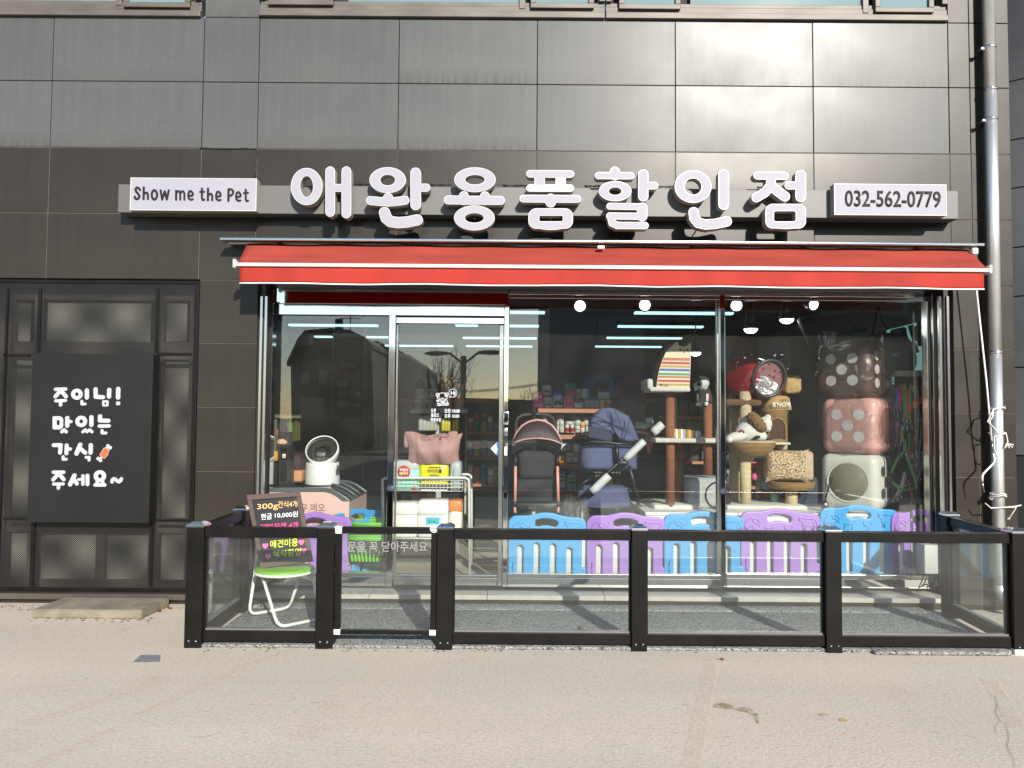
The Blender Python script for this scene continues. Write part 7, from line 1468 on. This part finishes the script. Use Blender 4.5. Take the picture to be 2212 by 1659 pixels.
for (a, b), (c_, d), col, lab, wd in straps:
    p, e2 = W(*zQ(a, b), .73), W(*zQ(c_, d), .71); md = p.lerp(e2, .5) + Vector((rn.uniform(-.01, .01), -.02, 0))
    t = thing('hanging_leash', lab, 'leash', tuple(e2), 'leashes and straps on the harness board'); q = MB(); n = Vector((1, 0, 0))
    q.add([v for P0 in (p, md, e2) for v in (P0 - n*wd, P0 + n*wd, P0 + n*wd + Vector((0, .006, 0)), P0 - n*wd + Vector((0, .006, 0)))], [(0, 1, 5, 4), (4, 5, 9, 8), (1, 2, 6, 5), (5, 6, 10, 9), (3, 0, 4, 7), (7, 4, 8, 11), (2, 3, 7, 6), (6, 7, 11, 10)]); q.build('strap', C(col, .7), t)
    q = MB(); q.tube([e2 + Vector((.018*math.cos(k), 0, -.02 + .022*math.sin(k))) for k in [i*2*math.pi/10 for i in range(10)]], .004, 5, closed=True); q.tube([p + Vector((0, .05, .01)), p + Vector((0, -.02, .01))], .004, 5); q.build('clip', M_CHROME, t)
    if 'striped' in lab or 'behind the orange' in lab:
        q = MB(); q.add([v for P0 in (p, md, e2) for v in (P0 + n*wd*.1 + Vector((0, -.003, 0)), P0 + n*wd*.9 + Vector((0, -.003, 0)))], [(0, 1, 3, 2), (2, 3, 5, 4)]); q.build('stripe', C('#f0863a' if 'green and' in lab else '#28b058', .7), t)
_cn = ('thin teal', 'thin pink', 'thin violet', 'thin lime', 'thin orange', 'thin white', 'thin crimson', 'thin sky blue', 'thin tan', 'thin mint')
_ch = ('#2ab0b0', '#f080a8', '#9070e8', '#90c830', '#f09030', '#e0e0dc', '#d02040', '#50a0e0', '#c8a070', '#80d0a8')
for k in range(10):
    x = 300 + k*27 + rn.uniform(-6, 6); y = 395 + rn.uniform(0, 500); h = rn.uniform(160, 420); p, e2 = W(*zQ(x, y), .765), W(*zQ(x + rn.uniform(-25, 25), y + h), .75)
    t = thing('hanging_leash', _cn[k] + ' cord leash hanging among the straps on the harness board', 'leash', tuple(e2), 'leashes and straps on the harness board')
    q = MB(); q.tube([p, p.lerp(e2, .5) + Vector((rn.uniform(-.02, .02), -.01, 0)), e2], .0075, 6); q.build('strap', C(_ch[k], .7), t)
    q = MB(); q.tube([e2 + Vector((.014*math.cos(a), 0, -.016 + .016*math.sin(a))) for a in [i*2*math.pi/10 for i in range(10)]], .003, 5, closed=True); q.build('clip', M_CHROME, t)
HN = thing('dog_harness', 'green and orange striped dog harness forming a large triangle on the board', 'harness', tuple(W(*zQ(390, 1350), .71)))
for pts in (((345, 1040), (300, 1120), (255, 1220)), ((400, 1040), (440, 1150), (480, 1260), (500, 1370)), ((385, 900), (388, 960), (375, 1040)), ((270, 1300), (330, 1360), (420, 1375), (480, 1350)), ((290, 1320), (360, 1345), (440, 1320))):
    for off_, col in ((-5, '#28c080'), (5, '#f0863a')):
        q = MB(); q.tube([W(*zQ(x + off_, y), .71) for x, y in pts], .011, 6); q.build('strap', C(col, .7), HN)
q = MB()
for x, y in ((380, 1040), (388, 800), (430, 790), (520, 1030), (480, 1060)): q.tube([W(*zQ(x, y), .70) + Vector((.028*math.cos(k), 0, .028*math.sin(k))) for k in [i*2*math.pi/12 for i in range(12)]], .005, 5, closed=True)
q.build('ring', M_CHROME, HN)
for (x, y), lab in (((455, 595), 'orange bone shaped charm, lower left of the pair'), ((517, 560), 'orange bone shaped charm, upper right of the pair')):
    c = W(*zQ(x, y), .68); q = MB(); M_ = Matrix.Rotation(-.6, 3, 'Y')
    q.tube([c + M_ @ Vector((-.035, 0, 0)), c + M_ @ Vector((.035, 0, 0))], .016, 8)
    for sx in (-1, 1):
        for sz in (-1, 1): q.ball(c + M_ @ Vector((sx*.04, 0, sz*.016)), (.02, .014, .02))
    tag(q.build('bone_charm', C('#f0603a', .6)), lab, 'bone charm', 'orange bone charms')
CHN = thing('chain_leash', 'long silver chain leash down the right edge of the board', 'chain', tuple(W(*zQ(590, 1400), 1.3))); q = MB()
for k in range(46):
    p = W(*zQ(572 + k*.45, 390 + k*22.5), .72); q.tube([p + Vector((.007*math.cos(a)*(1 if k % 2 else .3), .007*math.cos(a)*(.3 if k % 2 else 1), .016*math.sin(a))) for a in [i*2*math.pi/8 for i in range(8)]], .0028, 4, closed=True)
gq = q.build('links', M_CHROME, CHN); gq['kind'] = 'stuff'
# hanging carrier and side window at upper right
zT = q3(3276, 1000)
SW = thing('side_window', 'daylit teal side window at the upper right corner of the shop', 'window', tuple(W(1985, 760, 1.7))); M_TW = mat('frosted_teal', (.25, .5, .47), .3, 0, .2, 2); M_TW.node_tree.nodes['Principled BSDF'].inputs['Emission Color'].default_value = (.28, .55, .52, 1); M_TW.node_tree.nodes['Principled BSDF'].inputs['Emission Strength'].default_value = .35  # faint emission in the pane stands in for daylight behind it
pw = [(W(*zT(x, y), .98).x, W(*zT(x, y), .98).z) for x, y in ((640, 875), (1180, 742), (1180, 1500), (640, 1500))]; MB().prism(pw, .98, 1.0).build('pane', M_TW, SW)
for pts in (((905, 820), (930, 900), (960, 1000)), ((960, 830), (985, 960), (1030, 1020)), ((1010, 780), (1010, 900), (1020, 1060))): q = MB(); q.tube([W(*zT(x, y), .955) for x, y in pts], .03, 8); q.build('hanging_cloth', C('#24605c', .8), SW)
BB = thing('black_carrier', 'large black soft carrier on the shelf above the harness board', 'pet carrier', tuple(W(1930, 800, 1.2)))
bp_ = [(440, 1370), (445, 1040), (480, 960), (540, 905), (660, 905), (790, 905), (800, 850), (830, 835), (870, 850), (870, 915), (885, 960), (920, 1010), (960, 1090), (985, 1180), (985, 1260), (950, 1375)]
MB().prism([(W(*zT(x, y), .70).x, W(*zT(x, y), .70).z) for x, y in bp_], .70, .93).build('body', mat('black_nylon', (.010, .012, .014), .5, 0, .2, 6), BB, .02)
q = MB(); q.tube([W(*zT(x, y), .69) for x, y in ((690, 1165), (750, 1160), (815, 1150))], .022, 8); q.build('handle', C('#6a6e6e', .4), BB); q = MB(); q.tube([W(*zT(x, y), .69) for x, y in ((915, 1010), (945, 1070), (970, 1140))], .03, 8); q.build('side_pad', C('#4a5a6a', .5), BB)
HC_ = thing('hanging_cage', 'grey tubular frame hanging from the ceiling behind the brown die', 'frame', tuple(Wz(zD, 800, 700, 1.6))); q = MB()
q.tube([Wz(zD, x, y, 1.6) for x, y in ((790, 930), (690, 700), (600, 500), (575, 450), (600, 425), (800, 385), (1080, 345), (1120, 360), (1160, 450), (1215, 560))], .026, 8); q.tube([Wz(zD, x, y, 1.7) for x, y in ((880, 790), (830, 680), (815, 630), (850, 605), (1100, 585), (1340, 560))], .024, 8); q.build('tube', C('#565c5c', .35), HC_)
q = MB(); q.tube([Wz(zD, 1485, 280, 1.6), Wz(zD, 1440, 500, 1.6), Wz(zD, 1400, 700, 1.6)], .012, 6); q.tube([Wz(zD, 1490, 280, 1.6), Wz(zD, 1530, 460, 1.6), Wz(zD, 1600, 560, 1.6)], .012, 6); q.build('hanging_strap', C('#22262a', .5), HC_)
bw_ = thing('fish_bowl', 'round clear bowl on the back shelf behind the red carrier', 'bowl', tuple(Wz(zD, 370, 1040, 1.7))); c = Wz(zD, 370, 930, 1.7); MB().ball(c, .11).build('bowl', glass('bowl_glass', .08, (.8, .85, .86)), bw_); MB().ball(c + Vector((.02, 0, -.02)), (.07, .05, .05)).build('filling', C('#4a606a', .5), bw_)
# white electrical box with cables
EBX = thing('junction_box', 'white junction box with dangling cables on the shop step at the right', 'junction box', tuple(W(2012, 1265, .1)))
x0, x1, z0, z1 = rect(1992, 1177, 2034, 1240, .08); MB().rbox(x0, x1, .08, .17, z0, z1, .006).build('box', C('#9a9a98', .5), EBX)
q = MB()
for k in range(6): q.tube([W(1998 + k*5, 1238, .11), W(1990 + k*8, 1258, .06), W(1984 + k*9, 1270 - k % 2*6, .04), W(2000 + k*5, 1262, .09)], .005, 5)
cq = q.build('cables', C('#0c0c0c', .5), EBX); cq['kind'] = 'stuff'
# ------------------------------------------------------------------ menu board on a folding chair in the yard
zN = q3(700, 1600)
tl, tr, br, bl = W(533, 1070, -.44), W(648, 1062, -.42), W(676.7, 1212, -.62), W(562.6, 1229.5, -.64)
nb_ = (tr - tl).cross(bl - tl).normalized() * -1
if nb_.y > 0: nb_ = -nb_
def bq(u, v, o=0.0): return (tl*(1-u) + tr*u)*(1-v) + (bl*(1-u) + br*u)*v + nb_*o
AB = thing('menu_board', 'brown framed blackboard with coloured chalk prices leaning on the green chair', 'menu board', tuple((bl + br)/2))
def slab(u0, u1, v0, v1, o0, o1): return [bq(u, v, o) for o in (o0, o1) for u, v in ((u0, v0), (u1, v0), (u1, v1), (u0, v1))]
FB = [(3, 2, 1, 0), (4, 5, 6, 7), (0, 1, 5, 4), (1, 2, 6, 5), (2, 3, 7, 6), (3, 0, 4, 7)]
M_FRB = mat('brown_frame', (.075, .045, .035), .5, 0, .12, 6)
for u0, u1, v0, v1 in ((0, 1, 0, .075), (0, 1, .925, 1), (0, .085, .076, .924), (.915, 1, .076, .924)): MB().add(slab(u0, u1, v0, v1, -.012, .014), FB).build('frame', M_FRB, AB, .003)
MB().add(slab(.086, .914, .077, .923, -.008, .002), FB).build('board', C('#141214', .5), AB)
def uvof(x, y):
    p = Vector(zN(x, y)); best = None; u = v = .5
    for _ in range(30):
        q_ = bq(u, v); e = 1e-3
        def pr(w_): d = CAM_ROT.to_3x3().transposed() @ (w_ - cam.matrix_world.translation); return Vector((CX + FPX*d.x/-d.z, CY - FPX*d.y/-d.z))
        f = pr(q_) - p; a, b = (pr(bq(u + e, v)) - pr(q_))/e, (pr(bq(u, v + e)) - pr(q_))/e; D = a.x*b.y - a.y*b.x; u -= (f.x*b.y - f.y*b.x)/D; v -= (a.x*f.y - a.y*f.x)/D
    return u, v
def atext(s, corners, col, bold=.004):
    text_on('chalk_lettering', s, [bq(*uvof(*c), .003) for c in corners], C(col, .8), AB, bold, .001)
atext('300g', [(915, 1128), (1155, 1112), (1155, 1195), (915, 1205)], '#e8b878'); atext('간식4개', [(1155, 1095), (1378, 1085), (1378, 1160), (1155, 1175)], '#e8b878')
atext('현금', [(960, 1240), (1085, 1228), (1085, 1300), (960, 1310)], '#e8e8e8'); atext('10,000원', [(1120, 1228), (1385, 1208), (1385, 1278), (1120, 1290)], '#e8e8e8')
atext('고양이', [(945, 1362), (1095, 1350), (1095, 1412), (945, 1420)], '#e8408e', .010); atext('모래 4개', [(1112, 1348), (1385, 1330), (1385, 1405), (1112, 1415)], '#e8408e', .010)
atext('애견미용', [(1065, 1545), (1385, 1520), (1385, 1610), (1065, 1635)], '#dce83a', .008)
z7 = lambda x, y: ((700 + x/2.765 - 700)*2.92593, (2000 + y/2.765 - 1600)*2.92593)
atext('예약환영', [z7(1040, 470), z7(1340, 435), z7(1340, 520), z7(1040, 540)], '#dce83a', .008)
for x, y in ((955, 418), (1347, 378), (985, 533), (1372, 472)):
    a = z7(x, y); atext('♥', [(a[0] - 34, a[1] - 30), (a[0] + 34, a[1] - 36), (a[0] + 34, a[1] + 30), (a[0] - 34, a[1] + 34)], '#e0689a', .0)
CHR = thing('folding_chair', 'white tubular folding chair with a round green seat holding the menu board', 'chair', tuple(WG(615, 1335)))
zs7 = lambda x, y, Y: W((700 + x/2.765)/1.822785, (2000 + y/2.765)/1.822785, Y)
sc0 = zs7(1165, 655, -.58); srx = 312/2.765/1.822785*(CAMD - .58)/1662
seat = MB(); seat.lathe([(0, -.03), (srx*.9, -.028), (srx, -.012), (srx*.99, .002), (srx*.85, .010), (0, .013)], sc0, n=40, M=Matrix.Rotation(.0, 3, 'Y'), sx=1.0); sq = seat.build('seat', mat('green_vinyl', (.17, .40, .025), .35, 0, .06, 4), CHR)
MB().tube([sc0 + Vector((srx*1.0*math.cos(a), srx*1.0*math.sin(a), -.022)) for a in [i*2*math.pi/36 for i in range(36)]], .011, 8, closed=True).build('seat_ring', M_WT, CHR)
gz_ = .04
def gp(x, y): p = WG((700 + x/2.765)/1.822785, (2000 + y/2.765)/1.822785, gz_); return p
f0, f1 = gp(1092, 1300), gp(1560, 1205); b0, b1 = gp(772, 1163), gp(1215, 1088)
def rounded(top0, c0, c1, top1, r=.07):
    pts = [top0]
    for c, pa, pb in ((c0, top0, c1), (c1, c0, top1)):
        da, db = (pa - c).normalized()*r, (pb - c).normalized()*r
        pts += [c + da*(1-t)**2 + db*t**2 for t in (0, .25, .5, .75, 1)]
    return pts + [top1]
fl_, frt = zs7(905, 690, sc0.y - srx*.35), zs7(1452, 675, sc0.y + srx*.2); bl2, brt = zs7(865, 540, -.40), zs7(1342, 700, sc0.y + srx*.5)
MB().tube(rounded(fl_, f0, f1, frt), .0125, 10).build('leg_frame', M_WT, CHR); MB().tube(rounded(bl2, b0, b1, brt), .0125, 10).build('leg_frame', M_WT, CHR)
p0_ = zs7(865, 540, -.40); p1_ = p0_ + (f1 - f0); MB().tube([p0_, p0_ + Vector((.03, .10, .20)), p0_ + Vector((.07, .12, .24)), p1_ + Vector((-.05, .12, .24)), p1_ + Vector((-.02, .09, .2)), p1_], .0125, 10).build('back_frame', M_WT, CHR)
# fallen leaves and specks
rn = random.Random(5); M_LEAF = C('#6a3a20', .8)
def leaf(px, py, s, lab, grp='dry fallen leaves', z=.006):
    p = WG(px, py, z); a = rn.uniform(0, 6.28); q = MB(); q.grid(lambda u, v: p + Vector((math.cos(a)*(u-.5)*s - math.sin(a)*(v-.5)*s*.5*math.sin(math.pi*u), math.sin(a)*(u-.5)*s + math.cos(a)*(v-.5)*s*.5*math.sin(math.pi*u), .012*math.cos(3*(v-.5)) + .006*math.sin(u*7))), 6, 4); tag(q.build('fallen_leaf', M_LEAF), lab, 'leaf', grp)
for k, (x, y) in enumerate(((352, 1312), (360, 1308), (345, 1320), (366, 1314))): leaf(x, y, .055, ('brown leaf against the slab corner', 'curled brown leaf nearest the wall by the slab', 'brown leaf right below the slab corner', 'brown leaf farthest right of the slab')[k])
leaf(1254, 1358, .06, 'brown curled leaf on the grey yard mat', z=.03); leaf(1228, 1398, .07, 'pale dry leaf under the fence rail beside the mat end'); leaf(1560, 1425, .03, 'tiny brown leaf out on the concrete')
# ================================================================== across the street (shows in the shop glass)
M_HOUSE = mat('house_render', (.05, .042, .036), .8, 0, .15, 1); M_ROOF = mat('house_roof', (.05, .04, .04), .8, 0, .1, 1); M_WIN = mat('far_window', (.08, .09, .1), .1)
def rpoly(pts, Y): return [(RW(x, y, Y).x, max(RW(x, y, Y).z, 0) if y < 1200 else 0) for x, y in pts]
def house(label, pts, Y, depth, wins=(), m=M_HOUSE, roofpts=None):
    pl = rpoly(pts, Y); t = thing('far_house', label, 'house', (pl[0][0], Y, 0))
    MB().prism(pl, Y - depth, Y).build('wall', m, t)
    for a, b, c, d in wins:
        p, q = RW(a, b, Y), RW(c, d, Y); MB().box(p.x, q.x, Y, Y + .06, q.z, p.z).build('window', M_WIN, t)
    if roofpts:
        for k in range(len(roofpts) - 1):
            p, q = rpoly(roofpts[k:k+1], Y)[0], rpoly(roofpts[k+1:k+2], Y)[0]
            MB().add([(p[0], Y + .3, p[1]), (q[0], Y + .3, q[1]), (q[0], Y - depth - .3, q[1]), (p[0], Y - depth - .3, p[1]), (p[0], Y + .3, p[1] + .18), (q[0], Y + .3, q[1] + .18), (q[0], Y - depth - .3, q[1] + .18), (p[0], Y - depth - .3, p[1] + .18)], [(3,2,1,0),(4,5,6,7),(0,1,5,4),(1,2,6,5),(2,3,7,6),(3,0,4,7)]).build('roof_slope', M_ROOF, t)
    return t
rl = [(622, 790), (645, 741), (660, 725), (718, 719), (758, 722), (786, 735), (806, 752)]
HS = house('dark house with a barrel shaped roof across the street seen in the shop glass', [(626, 1300), (626, 790), (646, 742), (661, 727), (718, 721), (757, 724), (785, 737), (803, 752), (803, 1300)], -26, 7, [(650, 800, 668, 830), (690, 800, 708, 830), (650, 860, 700, 900)], roofpts=rl)
p = RW(733, 716, -27); MB().tube([(p.x, -27, p.z - .2), (p.x, -27, p.z + .55)], .18, 10).build('chimney', M_ROOF, HS)
an = MB(); p = RW(758, 719, -27); an.tube([(p.x, -27, p.z), (p.x, -27, p.z + 1.75)], .025, 6)
for k in (.55, .9, 1.25): an.tube([(p.x - .6 + .2*k, -27, p.z + k*1.2), (p.x + .6 - .2*k, -27, p.z + k*1.2)], .018, 5)
an.build('aerial', M_ROOF, HS)
for i, (xa, xb, yt) in enumerate(((800, 836, 738), (836, 868, 752), (868, 896, 768), (896, 925, 786))):
    Y = -30 - i*7
    house(('terraced house with stepped gables nearest the barrel roofed house', 'second terraced house with dormers reflected beside the door mullion', 'third terraced house reflected in the sliding door', 'farthest low terraced house reflected in the sliding door')[i],
          [(xa, 1300), (xa, yt + 8), (xa + 6, yt), (xa + (xb-xa)*.45, yt - 3), (xa + (xb-xa)*.5, yt + 6), (xa + (xb-xa)*.72, yt + 3), (xb + 3, yt + 13), (xb + 3, 1300)], Y, 6.5, [(xa + 4, yt + 30, xa + 12, yt + 52), (xa + 18, yt + 32, xa + 26, yt + 54)], mat('terrace_%d' % i, (.10 - .012*i, .09 - .01*i, .08), .8, 0, .2, 1.5))
house('low grey shed row reflected along the far side of the road', [(925, 1300), (925, 858), (1185, 866), (1185, 1300)], -48, 6, [(950, 870, 1000, 885), (1040, 872, 1090, 886)], mat('shed', (.06, .065, .08), .8))
struct(MB().box(-300, 300, -24, -9.0, -.1, .004).build('road', mat('asphalt', (.04, .04, .042), .8, 0, .2, 3)))
struct(MB().box(-300, 300, -24.3, -24.0, -.1, .13).build('kerb', mat('kerb_stone', (.22, .21, .2), .8)))
struct(MB().box(-300, 300, -60, -24.301, -.1, .12).build('far_pavement', mat('far_paving', (.10, .095, .09), .85, 0, .2, 1)))
# tall panelled block
TB = thing('panelled_block', 'blue grey panelled building reflected in the window right of the door', 'building', (9, -27, 0))
xa, xb = RW(1187, 800, -25).x, RW(1445, 800, -25).x
MB().box(xa, xb, -40, -25.05, 0, 9.6).build('wall', mat('block_core', (.03, .033, .036), .6), TB)
M_BLK = mat('block_panel', (.10, .125, .15), .4, .2, .2, .4); bmz = None
bx_me = MB().box(-.98, .98, 0, .06, -.58, .58).mesh('facade_panel'); bx_me.materials.append(M_BLK)
for i in range(int((xb - xa)/2)):
    for j in range(8):
        o = bpy.data.objects.new('facade_panel', bx_me); COL.objects.link(o); o.parent = TB; o.matrix_parent_inverse = Matrix.Translation(-TB.location)
        o.location = (xa + 1.0 + i*2.0, -25.05, .6 + j*1.2)
DB = thing('dark_block', 'dark brown flat roofed building reflected in the farthest right shop window', 'building', (18, -27, 0))
MB().box(xb + .6, 30, -38, -26.5, 0, 8.6).build('wall', mat('dark_render', (.032, .028, .026), .7, 0, .2, .5), DB)
MB().box(xb + .3, 30.3, -38.3, -26.2, 8.62, 8.9).build('roof', M_ROOF, DB)
for i in range(7):
    for j in range(3): MB().box(xb + 1.6 + i*2.6, xb + 3.0 + i*2.6, -26.49, -26.42, 1.2 + j*2.5, 2.6 + j*2.5).build('window', M_WIN, DB)
# street lamp, posts, trees
LP = thing('street_lamp', 'twin armed street lamp reflected in the sliding door', 'street lamp', tuple(RW(1001, 900, -22)))
b_ = RW(1001, 900, -22); tp = RW(1001, 770, -22)
MB().tube([(b_.x, -22, 0), (b_.x, -22, tp.z)], .11, 8).build('pole', M_ROOF, LP)
for px, py in ((885 + 60, 752 + 12), (1090 - 30, 752 + 10)):
    q = RW(px, py, -22); MB().tube([(b_.x, -22, tp.z - .3), ((b_.x + q.x)/2, -22, tp.z + .1), (q.x, -22, q.z)], .05, 6).build('arm', M_ROOF, LP); MB().ball((q.x, -22, q.z), (.5, .16, .09)).build('lamp_head', M_ROOF, LP)
def bare_tree(px, py, Y, spread, label, n):
    b = RW(px, 900, Y); tp = RW(px, py, Y); t = thing('bare_tree', label, 'tree', (b.x, Y, 0)); h = tp.z
    MB().tube([(b.x, Y, 0), (b.x + .05, Y, h*.35), (b.x, Y, h*.6)], [.16, .12, .06], 7).build('trunk', mat('bark', (.05, .04, .035), .9), t); c = MB()
    for i in range(n):
        a = random.uniform(0, 6.28); r = random.uniform(.2, spread); z0 = h*random.uniform(.3, .6)
        x1, y1 = b.x + r*math.cos(a), Y + r*math.sin(a); z1 = min(h, z0 + h*random.uniform(.25, .6))
        c.tube([(b.x, Y, z0), ((b.x + x1)/2 + .1, (Y + y1)/2, z0 + (z1-z0)*.35), (x1, y1, z1)], [.04, .03, .01], 4)
        for k in range(4): c.tube([(x1, y1, z1 - (z1-z0)*.2*k*.9), (x1 + random.uniform(-.4, .4), y1, z1 - (z1-z0)*.2*k + random.uniform(.2, .6))], [.018, .006], 3)
    c.build('branches', mat('twigs', (.06, .048, .04), .9), t)
bare_tree(950, 765, -34, 1.9, 'bare upright tree reflected left of the street lamp', 26); bare_tree(972, 778, -38, 1.8, 'bare tree reflected just behind the street lamp', 22)
bare_tree(1160, 835, -42, 1.6, 'small bare tree reflected in the window right of the door', 18)
wl = MB()
for k in range(3): wl.tube([RW(920 + 270*i/12, 842 - 18*i/12 + 9*math.sin(math.pi*i/12) + k*2, -21) for i in range(13)], .010, 4)
tag(wl.build('overhead_wires', M_ROOF), 'sagging overhead wires crossing the reflected sky', 'wires')
# neighbouring building at the right edge
NB = thing('neighbour_building', 'grey panelled neighbouring building seen past the right corner', 'building', (5.2, 0, 0))
M_NB = mat('neighbour_panel', (.085, .088, .094), .4, .1, .35, .8)
p0, p1 = Vector((X_E + .06, .55)), Vector((X_E + 1.6, -.75)); d = (p1 - p0)
zz = [0, 1.3, 2.1, 2.75, 3.2, 3.75, 4.2, 4.75, 5.6]
for i in range(len(zz) - 1):
    q = MB(); n = Vector((d.y, -d.x)).normalized()*-.05
    q.add([(p0.x, p0.y, zz[i] + .012), (p1.x, p1.y, zz[i] + .012), (p1.x - n.x, p1.y - n.y, zz[i] + .012), (p0.x - n.x, p0.y - n.y, zz[i] + .012), (p0.x, p0.y, zz[i+1]), (p1.x, p1.y, zz[i+1]), (p1.x - n.x, p1.y - n.y, zz[i+1]), (p0.x - n.x, p0.y - n.y, zz[i+1])], [(0,1,5,4),(1,2,6,5),(2,3,7,6),(3,0,4,7),(4,5,6,7),(3,2,1,0)])
    q.build('wall_panel', M_NB if i > 0 else mat('neighbour_base', (.03, .03, .032), .4), NB)
MB().add([(p0.x, p0.y + .1, 0), (p1.x + .3, p1.y + .1, 0), (p1.x + .3, p1.y + .1, 5.6), (p0.x, p0.y + .1, 5.6)], [(0, 1, 2, 3)]).build('backing', M_DARK, NB)
